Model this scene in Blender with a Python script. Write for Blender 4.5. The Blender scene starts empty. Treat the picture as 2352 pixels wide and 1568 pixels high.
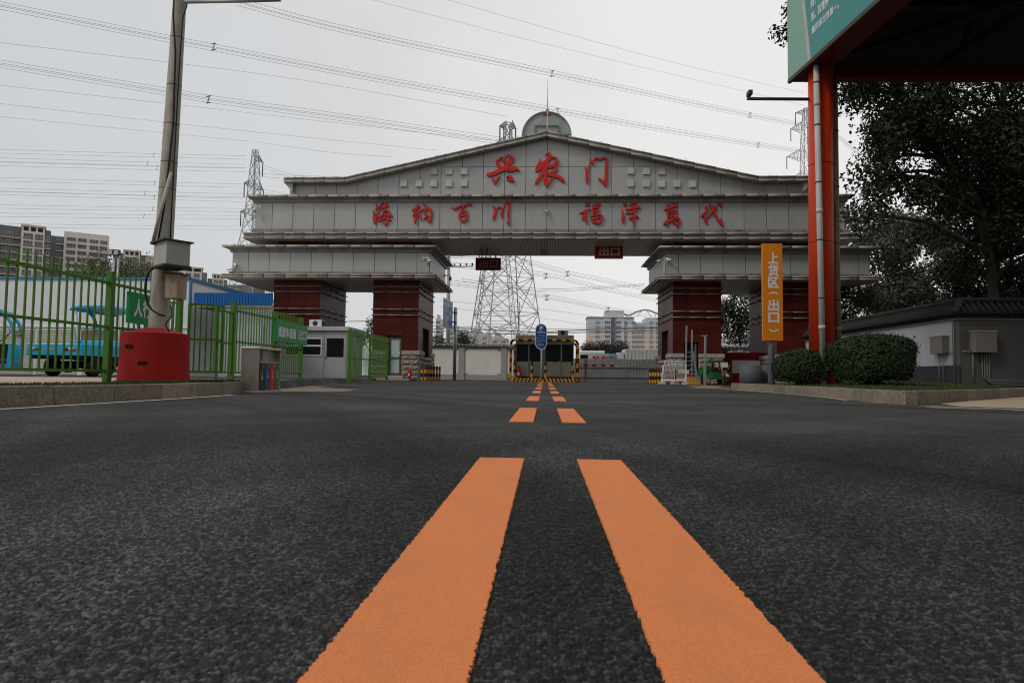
import bpy, math, random
from mathutils import Vector, Matrix
random.seed(7)
R = math.radians
C = bpy.context.scene.collection
SC = bpy.context.scene

# ---------------------------------------------------------------- camera
CAM_H = 0.36
FPX = 1500.0                                   # focal length in pixels of a 2352 px wide picture
ROT = (Matrix.Rotation(R(2.897), 3, 'Z') @ Matrix.Rotation(math.pi/2 + R(3.093), 3, 'X')
       @ Matrix.Rotation(0.0125, 3, 'Z'))
cd = bpy.data.cameras.new('camera'); cam = bpy.data.objects.new('camera', cd); C.objects.link(cam)
cd.sensor_width = 36; cd.lens = FPX/2352*36; cd.clip_start = 0.02; cd.clip_end = 5000
cam.matrix_world = Matrix.Translation((0, 0, CAM_H)) @ ROT.to_4x4()
cd.dof.use_dof = True; cd.dof.focus_distance = 9.0; cd.dof.aperture_fstop = 13
SC.camera = cam

# ---------------------------------------------------------------- sky, sun, exposure
SUN = Vector((-0.8, -0.55, 0.95)).normalized()
w = bpy.data.worlds.new('World'); SC.world = w; w.use_nodes = True
nt = w.node_tree; bg = nt.nodes['Background']
sky = nt.nodes.new('ShaderNodeTexSky'); sky.sky_type = 'NISHITA'; sky.sun_disc = False
sky.sun_elevation = math.asin(SUN.z); sky.sun_rotation = math.atan2(SUN.x, SUN.y)
sky.air_density = 1.0; sky.dust_density = 6.0
tc = nt.nodes.new('ShaderNodeTexCoord')
mp = nt.nodes.new('ShaderNodeMapping'); mp.inputs['Scale'].default_value = (1, 1, 2.4)
nz = nt.nodes.new('ShaderNodeTexNoise'); nz.inputs['Scale'].default_value = 1.5; nz.inputs['Detail'].default_value = 5
nt.links.new(tc.outputs['Generated'], mp.inputs['Vector']); nt.links.new(mp.outputs['Vector'], nz.inputs['Vector'])
dt = nt.nodes.new('ShaderNodeVectorMath'); dt.operation = 'DOT_PRODUCT'
dt.inputs[1].default_value = (0.75, 0.45, 0.48); nt.links.new(tc.outputs['Generated'], dt.inputs[0])
m1 = nt.nodes.new('ShaderNodeMath'); m1.operation = 'MULTIPLY_ADD'; m1.inputs[1].default_value = 0.6
nt.links.new(nz.outputs['Fac'], m1.inputs[0]); nt.links.new(dt.outputs['Value'], m1.inputs[2])
rp = nt.nodes.new('ShaderNodeValToRGB')
rp.color_ramp.elements[0].position = 0.30; rp.color_ramp.elements[0].color = (6.5, 6.72, 6.95, 1)
rp.color_ramp.elements[1].position = 1.12; rp.color_ramp.elements[1].color = (9.1, 8.95, 8.8, 1)
e = rp.color_ramp.elements.new(0.75); e.color = (7.35, 7.4, 7.42, 1)
nt.links.new(m1.outputs[0], rp.inputs['Fac'])
mx = nt.nodes.new('ShaderNodeMix'); mx.data_type = 'RGBA'; mx.inputs['Factor'].default_value = 0.9
nt.links.new(sky.outputs['Color'], mx.inputs[6]); nt.links.new(rp.outputs['Color'], mx.inputs[7])
nt.links.new(mx.outputs[2], bg.inputs['Color']); bg.inputs['Strength'].default_value = 0.10
sd = bpy.data.lights.new('sun', 'SUN'); so = bpy.data.objects.new('sun', sd); C.objects.link(so)
sd.energy = 1.15; sd.angle = R(15); sd.color = (1.0, 0.96, 0.9)
so.rotation_euler = SUN.to_track_quat('Z', 'Y').to_euler(); so.location = (0, -20, 60)
vs = SC.view_settings; vs.view_transform = 'Standard'; vs.look = 'None'; vs.exposure = 0; vs.gamma = 1
SC.cycles.filter_width = 1.1; SC.cycles.max_bounces = 6; SC.cycles.transparent_max_bounces = 8

# ---------------------------------------------------------------- helpers
def ray(px, py):
    return ROT @ Vector(((px-1176)/FPX, -(py-784)/FPX, -1))
def W(px, py, Y):                               # point of the place seen at a spot of the photograph, at road distance Y
    d = ray(px, py); return Vector((0, 0, CAM_H)) + d*(Y/d.y)
def G(px, py, z=0.0):                           # point of the ground seen there
    d = ray(px, py); return Vector((0, 0, CAM_H)) + d*((z-CAM_H)/d.z)
def sm(a, b, t):
    t = max(0, min(1, (t-a)/(b-a))); return t*t*(3-2*t)
def H(y): return 0.08*sm(16, 32, y)             # the road climbs a little towards the gate

MATS = {}
def M(name, col=(.5, .5, .5), rough=.6, metal=0.0, var=.14, scale=3.0, bump=0.0, bscale=60.0, dirt=0.0, dcol=(.08, .06, .045),
      dscale=(1.2, 1.2, .35), spec=.22, coat=0.0, island=0.0):
    if name in MATS: return MATS[name]
    m = bpy.data.materials.new(name); m.use_nodes = True; n = m.node_tree; b = n.nodes['Principled BSDF']; L = n.links.new
    b.inputs['Roughness'].default_value = rough; b.inputs['Metallic'].default_value = metal
    b.inputs['Specular IOR Level'].default_value = spec
    if coat: b.inputs['Coat Weight'].default_value = coat; b.inputs['Coat Roughness'].default_value = .15
    t = n.nodes.new('ShaderNodeTexCoord')
    no = n.nodes.new('ShaderNodeTexNoise'); no.inputs['Scale'].default_value = scale; no.inputs['Detail'].default_value = 6
    no.inputs['Roughness'].default_value = .65
    L(t.outputs['Object'], no.inputs['Vector'])
    r = n.nodes.new('ShaderNodeValToRGB'); r.color_ramp.elements[0].position = .3; r.color_ramp.elements[1].position = .7
    r.color_ramp.elements[0].color = tuple(c*(1-var) for c in col)+(1,)
    r.color_ramp.elements[1].color = tuple(min(1, c*(1+var)) for c in col)+(1,)
    L(no.outputs['Fac'], r.inputs['Fac']); out = r.outputs['Color']
    if dirt:
        mpp = n.nodes.new('ShaderNodeMapping'); mpp.inputs['Scale'].default_value = dscale
        L(t.outputs['Object'], mpp.inputs['Vector'])
        n2 = n.nodes.new('ShaderNodeTexNoise'); n2.inputs['Scale'].default_value = 2.3; n2.inputs['Detail'].default_value = 8
        n2.inputs['Roughness'].default_value = .7
        L(mpp.outputs['Vector'], n2.inputs['Vector'])
        r2 = n.nodes.new('ShaderNodeMapRange'); r2.inputs['From Min'].default_value = .48; r2.inputs['From Max'].default_value = .72
        r2.inputs['To Max'].default_value = dirt
        L(n2.outputs['Fac'], r2.inputs['Value'])
        mi = n.nodes.new('ShaderNodeMix'); mi.data_type = 'RGBA'; L(r2.outputs['Result'], mi.inputs['Factor'])
        L(out, mi.inputs[6]); mi.inputs[7].default_value = tuple(dcol)+(1,); out = mi.outputs[2]
    if island:                                   # every panel or block its own tone
        ge = n.nodes.new('ShaderNodeNewGeometry'); ri = n.nodes.new('ShaderNodeMapRange'); ri.inputs['To Min'].default_value = 1-island; ri.inputs['To Max'].default_value = 1+island
        L(ge.outputs['Random Per Island'], ri.inputs['Value']); sc = n.nodes.new('ShaderNodeVectorMath'); sc.operation = 'SCALE'; L(out, sc.inputs[0]); L(ri.outputs['Result'], sc.inputs['Scale']); out = sc.outputs[0]
    L(out, b.inputs['Base Color'])
    rr = n.nodes.new('ShaderNodeMapRange'); rr.inputs['To Min'].default_value = max(.02, rough*.85); rr.inputs['To Max'].default_value = min(1, rough*1.15)
    L(no.outputs['Fac'], rr.inputs['Value']); L(rr.outputs['Result'], b.inputs['Roughness'])
    if bump:
        n3 = n.nodes.new('ShaderNodeTexNoise'); n3.inputs['Scale'].default_value = bscale; n3.inputs['Detail'].default_value = 4
        L(t.outputs['Object'], n3.inputs['Vector'])
        bp = n.nodes.new('ShaderNodeBump'); bp.inputs['Strength'].default_value = bump; bp.inputs['Distance'].default_value = .02
        L(n3.outputs['Fac'], bp.inputs['Height']); L(bp.outputs['Normal'], b.inputs['Normal'])
    MATS[name] = m; return m

def asphalt_mat(near=False):
    m = bpy.data.materials.new('asphalt_near' if near else 'asphalt'); m.use_nodes = True; n = m.node_tree; b = n.nodes['Principled BSDF']; L = n.links.new
    N = n.nodes.new
    t = N('ShaderNodeTexCoord'); ge = N('ShaderNodeNewGeometry'); pos = ge.outputs['Position']
    dn = N('ShaderNodeTexNoise'); dn.inputs['Scale'].default_value = 60; L(pos, dn.inputs['Vector'])
    va = N('ShaderNodeVectorMath'); va.operation = 'MULTIPLY_ADD'; va.inputs[1].default_value = (.009, .009, 0); L(dn.outputs['Color'], va.inputs[0]); L(pos, va.inputs[2])
    vo = N('ShaderNodeTexVoronoi'); vo.inputs['Scale'].default_value = 125; L(va.outputs[0], vo.inputs['Vector'])
    v2 = N('ShaderNodeTexVoronoi'); v2.inputs['Scale'].default_value = 62; L(va.outputs[0], v2.inputs['Vector'])
    r1 = N('ShaderNodeValToRGB'); cr = r1.color_ramp
    cr.elements[0].position = 0; cr.elements[0].color = (.018, .0177, .0172, 1); cr.elements[1].position = 1; cr.elements[1].color = (.115, .112, .108, 1)
    e = cr.elements.new(.55); e.color = (.038, .0372, .0362, 1)
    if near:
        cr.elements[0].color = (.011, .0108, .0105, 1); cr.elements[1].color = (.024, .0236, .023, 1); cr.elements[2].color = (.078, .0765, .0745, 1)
        at = N('ShaderNodeAttribute'); at.attribute_name = 'stone'; L(at.outputs['Fac'], r1.inputs['Fac']); ab = N('ShaderNodeAttribute'); ab.attribute_name = 'gap_shade'
        mi = N('ShaderNodeMix'); mi.data_type = 'RGBA'; L(ab.outputs['Fac'], mi.inputs['Factor']); L(r1.outputs['Color'], mi.inputs[6]); mi.inputs[7].default_value = (.006, .006, .006, 1); col = mi.outputs[2]  # near-black between stones: bitumen tone with the crevices' shade painted in
    else:
        sp = N('ShaderNodeSeparateColor'); L(vo.outputs['Color'], sp.inputs['Color']); L(sp.outputs['Red'], r1.inputs['Fac'])
        g = N('ShaderNodeMapRange'); g.inputs['From Min'].default_value = .3; g.inputs['From Max'].default_value = .75; g.inputs['To Max'].default_value = .6; L(vo.outputs['Distance'], g.inputs['Value'])
        mi = N('ShaderNodeMix'); mi.data_type = 'RGBA'; L(g.outputs['Result'], mi.inputs['Factor']); L(r1.outputs['Color'], mi.inputs[6]); mi.inputs[7].default_value = (.012, .012, .012, 1); col = mi.outputs[2]
    def scaled(col, src, a, b_, lo, hi):
        mr = N('ShaderNodeMapRange'); mr.inputs['From Min'].default_value = a; mr.inputs['From Max'].default_value = b_; mr.inputs['To Min'].default_value = lo; mr.inputs['To Max'].default_value = hi; L(src, mr.inputs['Value'])
        sc = N('ShaderNodeVectorMath'); sc.operation = 'SCALE'; L(col, sc.inputs[0]); L(mr.outputs['Result'], sc.inputs['Scale']); return sc.outputs[0]
    # clusters of stones a few centimetres wide
    s2 = N('ShaderNodeSeparateColor'); L(v2.outputs['Color'], s2.inputs['Color'])
    if not near: col = scaled(col, s2.outputs['Green'], 0, 1, .75, 1.28)
    nm = N('ShaderNodeTexNoise'); nm.inputs['Scale'].default_value = 36; nm.inputs['Detail'].default_value = 5; nm.inputs['Roughness'].default_value = .75; L(pos, nm.inputs['Vector'])
    if not near: col = scaled(col, nm.outputs['Fac'], .3, .7, .78, 1.22)
    # tyre sweeps: noise stretched along wide arcs
    def arcs(cx, cy, rs, as_, lo, hi, a=.36, b_=.66):
        sb = N('ShaderNodeVectorMath'); sb.operation = 'SUBTRACT'; L(pos, sb.inputs[0]); sb.inputs[1].default_value = (cx, cy, 0)
        ln = N('ShaderNodeVectorMath'); ln.operation = 'LENGTH'; L(sb.outputs[0], ln.inputs[0]); sx = N('ShaderNodeSeparateXYZ'); L(sb.outputs[0], sx.inputs[0])
        an = N('ShaderNodeMath'); an.operation = 'ARCTAN2'; L(sx.outputs['Y'], an.inputs[0]); L(sx.outputs['X'], an.inputs[1])
        cb = N('ShaderNodeCombineXYZ'); m1 = N('ShaderNodeMath'); m1.operation = 'MULTIPLY'; m1.inputs[1].default_value = rs; L(ln.outputs['Value'], m1.inputs[0]); m2 = N('ShaderNodeMath'); m2.operation = 'MULTIPLY'; m2.inputs[1].default_value = as_; L(an.outputs[0], m2.inputs[0])
        L(m1.outputs[0], cb.inputs['X']); L(m2.outputs[0], cb.inputs['Y']); nz = N('ShaderNodeTexNoise'); nz.inputs['Scale'].default_value = 1; nz.inputs['Detail'].default_value = 5; nz.inputs['Roughness'].default_value = .6; L(cb.outputs[0], nz.inputs['Vector'])
        return scaled(col, nz.outputs['Fac'], a, b_, lo, hi)
    col = arcs(-19, -4, 1.0, 2.0, .55, 1.65); col = arcs(15, -9, .75, 2.2, .6, 1.55)
    v3 = N('ShaderNodeTexVoronoi'); v3.inputs['Scale'].default_value = 4.5; L(pos, v3.inputs['Vector']); ls = N('ShaderNodeMath'); ls.operation = 'LESS_THAN'; ls.inputs[1].default_value = .02; L(v3.outputs['Distance'], ls.inputs[0])
    m2_ = N('ShaderNodeMix'); m2_.data_type = 'RGBA'; L(ls.outputs[0], m2_.inputs['Factor']); L(col, m2_.inputs[6]); m2_.inputs[7].default_value = (.13, .115, .10, 1)
    L(m2_.outputs[2], b.inputs['Base Color']); b.inputs['Roughness'].default_value = .78; b.inputs['Specular IOR Level'].default_value = .2 if near else .3
    bp = N('ShaderNodeBump'); bp.invert = True; bp.inputs['Strength'].default_value = .5 if near else 1
    if near:
        nf = N('ShaderNodeTexNoise'); nf.inputs['Scale'].default_value = 500; L(pos, nf.inputs['Vector']); bp.inputs['Distance'].default_value = .0015; L(nf.outputs['Fac'], bp.inputs['Height'])
    else:
        ad = N('ShaderNodeMath'); ad.operation = 'MULTIPLY_ADD'; ad.inputs[1].default_value = 2.2; L(v2.outputs['Distance'], ad.inputs[0]); L(vo.outputs['Distance'], ad.inputs[2]); bp.inputs['Distance'].default_value = .010; L(ad.outputs[0], bp.inputs['Height'])
    L(bp.outputs['Normal'], b.inputs['Normal'])
    return m

class MB:
    def __init__(s): s.v = []; s.f = []; s.m = []; s.s = []
    def face(s, pts, mi=0, smooth=False):
        k = len(s.v); s.v += [tuple(p) for p in pts]; s.f.append(tuple(range(k, k+len(pts)))); s.m.append(mi); s.s.append(smooth)
    def hexa(s, p, mi=0):                        # p: 4 bottom, 4 top, both counter-clockwise from above
        k = len(s.v); s.v += [tuple(q) for q in p]
        for q in ((3, 2, 1, 0), (4, 5, 6, 7), (0, 1, 5, 4), (1, 2, 6, 5), (2, 3, 7, 6), (3, 0, 4, 7)):
            s.f.append(tuple(k+i for i in q)); s.m.append(mi); s.s.append(False)
    def box(s, x0, x1, y0, y1, z0, z1, mi=0):
        if x0 > x1: x0, x1 = x1, x0
        if y0 > y1: y0, y1 = y1, y0
        if z0 > z1: z0, z1 = z1, z0
        s.hexa([(x0, y0, z0), (x1, y0, z0), (x1, y1, z0), (x0, y1, z0), (x0, y0, z1), (x1, y0, z1), (x1, y1, z1), (x0, y1, z1)], mi)
    def frustum(s, a, z0, b, z1, mi=0):          # a, b = (x0,x1,y0,y1)
        s.hexa([(a[0], a[2], z0), (a[1], a[2], z0), (a[1], a[3], z0), (a[0], a[3], z0), (b[0], b[2], z1), (b[1], b[2], z1), (b[1], b[3], z1), (b[0], b[3], z1)], mi)
    def beam(s, p, q, wd, hd, mi=0, up=(0, 0, 1)):   # rectangular bar from p to q
        p = Vector(p); q = Vector(q); d = (q-p).normalized(); u = Vector(up)
        if abs(d.dot(u)) > .97: u = Vector((0, 1, 0))
        a = d.cross(u).normalized()*wd/2; c = a.cross(d).normalized()*hd/2
        s.hexa([p-a-c, p+a-c, q+a-c, q-a-c, p-a+c, p+a+c, q+a+c, q-a+c], mi)
    def cyl(s, p, q, r0, r1=None, n=12, mi=0, caps=True, smooth=True):
        s.tube([p, q], [r0, r0 if r1 is None else r1], n, mi, caps, smooth)
    def tube(s, pts, r, n=8, mi=0, caps=True, smooth=True, mfun=None):
        pts = [Vector(p) for p in pts]; k = len(pts)
        if not isinstance(r, (list, tuple)): r = [r]*k
        d0 = (pts[1]-pts[0]).normalized(); u = Vector((0, 0, 1)) if abs(d0.z) < .9 else Vector((1, 0, 0))
        a = d0.cross(u).normalized(); b0 = len(s.v)
        for i, p in enumerate(pts):
            d = (pts[min(i+1, k-1)]-pts[max(i-1, 0)]).normalized()
            a = (a - d*a.dot(d)).normalized(); c = d.cross(a)
            for j in range(n):
                t = 2*math.pi*j/n; s.v.append(tuple(p + (a*math.cos(t)+c*math.sin(t))*r[i]))
        for i in range(k-1):
            for j in range(n):
                s.f.append((b0+i*n+j, b0+i*n+(j+1) % n, b0+(i+1)*n+(j+1) % n, b0+(i+1)*n+j))
                s.m.append(mfun(i) if mfun else mi); s.s.append(smooth)
        if caps:
            s.f.append(tuple(b0+j for j in reversed(range(n)))); s.m.append(mfun(0) if mfun else mi); s.s.append(False)
            s.f.append(tuple(b0+(k-1)*n+j for j in range(n))); s.m.append(mfun(k-2) if mfun else mi); s.s.append(False)
    def lathe(s, c, prof, n=24, mi=0, mfun=None, smooth=True, axis='z'):
        b0 = len(s.v); k = len(prof)
        for r, z in prof:
            for j in range(n):
                t = 2*math.pi*j/n; a, bb = r*math.cos(t), r*math.sin(t)
                s.v.append((c[0]+a, c[1]+bb, c[2]+z) if axis == 'z' else ((c[0]+a, c[1]-z, c[2]+bb) if axis == 'y' else (c[0]+z, c[1]+a, c[2]+bb)))
        for i in range(k-1):
            for j in range(n):
                s.f.append((b0+i*n+j, b0+i*n+(j+1) % n, b0+(i+1)*n+(j+1) % n, b0+(i+1)*n+j)); s.m.append(mfun(i) if mfun else mi); s.s.append(smooth)
        s.f.append(tuple(b0+j for j in reversed(range(n)))); s.m.append(mi); s.s.append(False)
        s.f.append(tuple(b0+(k-1)*n+j for j in range(n))); s.m.append(mfun(k-2) if mfun else mi); s.s.append(False)
    def ball(s, c, r, n=12, mi=0, sz=1.0):
        pr = [(max(.001, r*math.sin(math.pi*i/8)), -r*sz*math.cos(math.pi*i/8)) for i in range(9)]
        s.lathe(c, pr, n, mi)
    def prism(s, p2, o, u, v, n, d, mi=0, side=None, back=True):     # polygon in the frame (o,u,v), pushed d along n; counter-clockwise seen from n
        o = Vector(o); u = Vector(u); v = Vector(v); n = Vector(n)
        A = [o+u*a+v*b for a, b in p2]; B = [p+n*d for p in A]; k = len(A)
        s.face(B, mi)
        if back: s.face(list(reversed(A)), mi if side is None else side)
        for i in range(k):
            j = (i+1) % k; s.face([A[i], A[j], B[j], B[i]], mi if side is None else side)
    def build(s, name, mats, parent=None, bevel=0.0, link=True):
        me = bpy.data.meshes.new(name); off = root_loc(parent) if parent else Vector((0, 0, 0))
        me.from_pydata([(a-off.x, b-off.y, c-off.z) for a, b, c in s.v], [], s.f)
        for m in (mats if isinstance(mats, (list, tuple)) else [mats]): me.materials.append(m)
        me.polygons.foreach_set('material_index', s.m); me.polygons.foreach_set('use_smooth', s.s); me.update()
        o = bpy.data.objects.new(name, me); C.objects.link(o)
        if parent: o.parent = parent
        if bevel:
            bv = o.modifiers.new('bevel', 'BEVEL'); bv.width = bevel; bv.segments = 2; bv.limit_method = 'ANGLE'; bv.angle_limit = R(50)
        return o
def root_loc(p):
    while p.parent: p = p.parent
    return Vector(p.location)
def tag(o, label=None, cat=None, group=None, kind=None):
    if label: o['label'] = label
    if cat: o['category'] = cat
    if group: o['group'] = group
    if kind: o['kind'] = kind
    return o
def thing(name, label, cat, loc=(0, 0, 0), group=None):
    o = bpy.data.objects.new(name, None); C.objects.link(o); o.location = loc; o.empty_display_size = .2
    return tag(o, label, cat, group)
def struct(o): o['kind'] = 'structure'; return o
def dup(root, loc, rz=None, label=None, group=None):
    def cp(o, par):
        c = o.copy(); C.objects.link(c)
        if par: c.parent = par
        for ch in list(o.children): cp(ch, c)
        return c
    r = cp(root, None); r.location = loc
    if rz is not None: r.rotation_euler = (0, 0, rz)
    if label: r['label'] = label
    if group: r['group'] = group
    return r

TXT = {}
def text(mb, body, o, u, v, rect, mi=0, bold=0.0, keep=False):    # writing fitted to rect (u0,v0,u1,v1) of the frame o,u,v
    key = body
    if key not in TXT:
        cu = bpy.data.curves.new('writing', 'FONT'); cu.body = body; cu.size = 1; cu.resolution_u = 3
        ob = bpy.data.objects.new('writing', cu); C.objects.link(ob)
        me = bpy.data.meshes.new_from_object(ob.evaluated_get(bpy.context.evaluated_depsgraph_get()))
        TXT[key] = ([tuple(p.co) for p in me.vertices], [tuple(p.vertices) for p in me.polygons])
        bpy.data.objects.remove(ob); bpy.data.curves.remove(cu); bpy.data.meshes.remove(me)
    vs_, fs = TXT[key]
    x0 = min(p[0] for p in vs_); x1 = max(p[0] for p in vs_); y0 = min(p[1] for p in vs_); y1 = max(p[1] for p in vs_)
    sx = (rect[2]-rect[0])/(x1-x0); sy = (rect[3]-rect[1])/max(.05, y1-y0)
    if keep: sx = sy = min(sx, sy)
    o = Vector(o); u = Vector(u); v = Vector(v); k = len(mb.v)
    cx = (rect[0]+rect[2])/2 - (x0+x1)/2*sx; cy = (rect[1]+rect[3])/2 - (y0+y1)/2*sy
    nn = u.cross(v)
    for i, (dx, dy) in enumerate(((-1, -1), (1, -1), (1, 1), (-1, 1), (0, 0)) if bold else ((0, 0),)):
        k = len(mb.v); sh = u*(dx*bold*sx)+v*(dy*bold*sy)+nn*(.0005*i)
        for p in vs_: mb.v.append(tuple(o + sh + u*(p[0]*sx+cx) + v*(p[1]*sy+cy)))
        for f in fs: mb.f.append(tuple(k+j for j in f)); mb.m.append(mi); mb.s.append(False)

def crv(P, n=5):                                 # Catmull-Rom through tuples
    out = []; k = len(P)
    for i in range(k-1):
        a, b, c, d = P[max(0, i-1)], P[i], P[i+1], P[min(k-1, i+2)]
        for j in range(n):
            t = j/n
            out.append(tuple(.5*(2*q+(r-p)*t+(2*p-5*q+4*r-s_)*t*t+(3*q-p-3*r+s_)*t**3) for p, q, r, s_ in zip(a, b, c, d)))
    out.append(tuple(P[-1])); return out

# shared materials
ASPH = asphalt_mat()
m_orange = M('orange_road_paint', (.62, .195, .064), .8, spec=.2, var=.17, scale=210, bump=.25, bscale=330, dirt=.4, dcol=(.36, .16, .09), dscale=(2.6, 1.3, 1))
m_white_paint = M('white_road_paint', (.5, .47, .42), .8, dirt=.6, dscale=(4, 4, 4), dcol=(.3, .22, .16))
m_kerb = M('kerb_concrete', (.225, .185, .145), .9, var=.42, scale=30, bump=.7, bscale=70, dirt=.7, dcol=(.10, .075, .055), dscale=(2.5, 2.5, 2.5), island=.16)
m_beige = M('beige_concrete', (.38, .29, .215), .9, var=.16, scale=1.2, bump=.2, bscale=60, dirt=.35, dcol=(.2, .15, .11), dscale=(.8, .8, 1))
m_soil = M('soil', (.14, .1, .07), .95, var=.3, scale=6, bump=.6, bscale=30)
m_grass = M('grass_blades', (.045, .068, .024), .8, var=.45, scale=2)
m_black = M('black_rubber', (.018, .018, .019), .75, var=.2)
m_dark = M('dark_steel', (.04, .04, .042), .55, var=.2)
m_glass = M('dark_glass', (.010, .011, .012), .08, var=.2, spec=.45)
m_white = M('white_paint', (.66, .66, .65), .45, var=.05, dirt=.12, dcol=(.35, .32, .28))
m_gal = M('galvanised_steel', (.38, .39, .4), .42, metal=.55, var=.15, scale=8)
m_steel = M('brushed_stainless', (.46, .45, .42), .3, metal=.9, var=.12, scale=1.4, bump=.06, bscale=3)
m_green = M('green_fence_paint', (.05, .15, .014), .5, spec=.3, var=.1, scale=5, dirt=.15, dcol=(.035, .05, .02))
m_red = M('red_paint', (.52, .018, .014), .5, var=.1, scale=4)
m_yellow = M('yellow_paint', (.68, .27, .015), .5, var=.12, dirt=.3, dcol=(.25, .12, .03))
m_stripe_black = M('black_paint', (.02, .02, .02), .5, var=.2)
# ---------------------------------------------------------------- the ground
mb = MB()
ys = [-60, 0, 8, 16] + [16+1.6*i for i in range(1, 11)] + [60, 200, 600, 3000]
for i in range(len(ys)-1):
    a, b = ys[i], ys[i+1]
    mb.face([(-900, a, H(a)), (900, a, H(a)), (900, b, H(b)), (-900, b, H(b))], 0, True)
struct(mb.build('road', ASPH))
# the first metres in front of the camera: real stones, one height field
import numpy as np
def near_asphalt():
    rng = np.random.default_rng(3); ys = [.48]
    while ys[-1] < 4.6: ys.append(ys[-1]+.0014+.0014*ys[-1])
    ys = np.array(ys); nu = 820; u = np.linspace(-1, 1, nu)
    Y = np.repeat(ys[:, None], nu, 1); X = u[None, :]*(.84*Y+.22)-.05*Y
    cs = .0074; gx_ = np.floor(X/cs).astype(int); gy_ = np.floor(Y/cs).astype(int)
    T = rng.random((5, 1024, 1024))
    def rnd(i, j, k): return T[k, i % 1024, j % 1024]
    best = np.full(X.shape, 9.); sec = np.full(X.shape, 9.); val = np.zeros(X.shape); hh = np.zeros(X.shape)
    for di in (-1, 0, 1):
        for dj in (-1, 0, 1):
            i, j = gx_+di, gy_+dj; px = (i+.1+.8*rnd(i, j, 1))*cs; py = (j+.1+.8*rnd(i, j, 2))*cs; d = np.hypot(X-px, Y-py)/cs
            m = d < best; sec = np.where(m, best, np.minimum(sec, d)); val = np.where(m, rnd(i, j, 3), val); hh = np.where(m, rnd(i, j, 4), hh); best = np.where(m, d, best)
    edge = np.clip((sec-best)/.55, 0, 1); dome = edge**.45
    Z = .0006+.0060*dome*(.35+.75*hh)
    Z *= 1-.75*np.clip((Y-3.6)/1.0, 0, 1)
    n, m_ = Y.shape; co = np.stack([X, Y, Z], -1).reshape(-1, 3).astype(np.float32); idx = np.arange(n*m_).reshape(n, m_)
    q = np.stack([idx[:-1, :-1], idx[:-1, 1:], idx[1:, 1:], idx[1:, :-1]], -1).reshape(-1, 4)
    me = bpy.data.meshes.new('road_surface'); me.vertices.add(len(co)); me.vertices.foreach_set('co', co.ravel()); me.loops.add(q.size); me.loops.foreach_set('vertex_index', q.ravel().astype(np.int32)); me.polygons.add(len(q)); me.polygons.foreach_set('loop_start', np.arange(0, q.size, 4, dtype=np.int32)); me.polygons.foreach_set('loop_total', np.full(len(q), 4, dtype=np.int32)); me.update(calc_edges=True)
    at = me.attributes.new('stone', 'FLOAT', 'POINT'); at.data.foreach_set('value', val.reshape(-1).astype(np.float32)); ab = me.attributes.new('gap_shade', 'FLOAT', 'POINT'); ab.data.foreach_set('value', np.clip(1.15-edge*2.4, 0, .9).reshape(-1).astype(np.float32)); me.materials.append(asphalt_mat(True)); me.polygons.foreach_set('use_smooth', np.ones(len(q), dtype=bool))
    o = bpy.data.objects.new('road_surface', me); C.objects.link(o); return struct(o)
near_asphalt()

def paint_strip(mb, x0, x1, y0, y1, th=.0084, step=.004, amp=.0024, far=8):
    """a painted bar with the ragged rim that paint gets on coarse asphalt"""
    if y0 > far: step, amp = .3, .003
    n = max(2, int((y1-y0)/step)); a = []; b = []; ra = rb = 0
    for i in range(n+1):
        y = y0+(y1-y0)*i/n
        ra = .15*ra+random.uniform(-amp, amp); rb = .15*rb+random.uniform(-amp, amp)
        a.append((x0+ra, y, H(y))); b.append((x1+rb, y, H(y)))
    up = Vector((0, 0, th))
    for i in range(n):
        A, B, D, E_ = [Vector(q) for q in (a[i], b[i], b[i+1], a[i+1])]
        mb.face([A+up, B+up, D+up, E_+up]); mb.face([A, A+up, E_+up, E_]); mb.face([B, D, D+up, B+up])
    m = max(2, int((x1-x0)/step)); P = []
    for yy, src in ((y0, 0), (y1, n)):
        A, B = Vector(a[src]), Vector(b[src])
        mb.face([A, B, B+up, A+up])
marks = [(.5, 2.86), (5.2, 7.5), (9.82, 12.15), (14.45, 16.75), (19.05, 21.4), (23.7, 26), (28.3, 30.6), (32.9, 35.2), (37.2, 38.3)]
mb = MB()
for y0, y1 in marks:
    paint_strip(mb, -.278, -.086, y0, y1); paint_strip(mb, .144, .331, y0, y1)
struct(mb.build('road_marking', m_orange))

def ribbon(pts, wid, z=.004):
    mb = MB()
    for i in range(len(pts)-1):
        p, q = Vector((*pts[i], 0)), Vector((*pts[i+1], 0)); d = (q-p).normalized(); s = Vector((-d.y, d.x, 0))*wid/2
        mb.face([(c.x, c.y, H(c.y)+z) for c in (p-s, q-s, q+s, p+s)])
    return mb
LK = [(-5.15, -12), (-5.16, 2), (-5.18, 7), (-5.2, 9), (-5.32, 10.6), (-5.55, 11.7), (-5.72, 12.3)]
RK = [(6.32, 22.6), (6.38, 21.2), (6.44, 19.2), (6.46, 17.6), (6.38, 16.0), (6.2, 14.6), (5.97, 13.3), (5.75, 12.4), (5.55, 11.5), (5.48, 10.95), (5.62, 10.68), (5.95, 10.75), (6.9, 11.75), (7.94, 12.9), (10.4, 15.5), (13.12, 18.6), (18, 24), (26, 33)]
sheet = MB()                                   # brown dust that gathers on the asphalt
def blob(c, rx, ry, z, n=36, sd=1):
    rnd = random.Random(sd); ph = [rnd.uniform(0, 6.3) for _ in range(4)]
    pts = []
    for i in range(n):
        t = 2*math.pi*i/n; k = 1+.18*math.sin(3*t+ph[0])+.1*math.sin(5*t+ph[1])+.08*math.sin(9*t+ph[2])
        x, y = c[0]+rx*k*math.cos(t), c[1]+ry*k*math.sin(t); pts.append((x, y, H(y)+z))
    return pts
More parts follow.
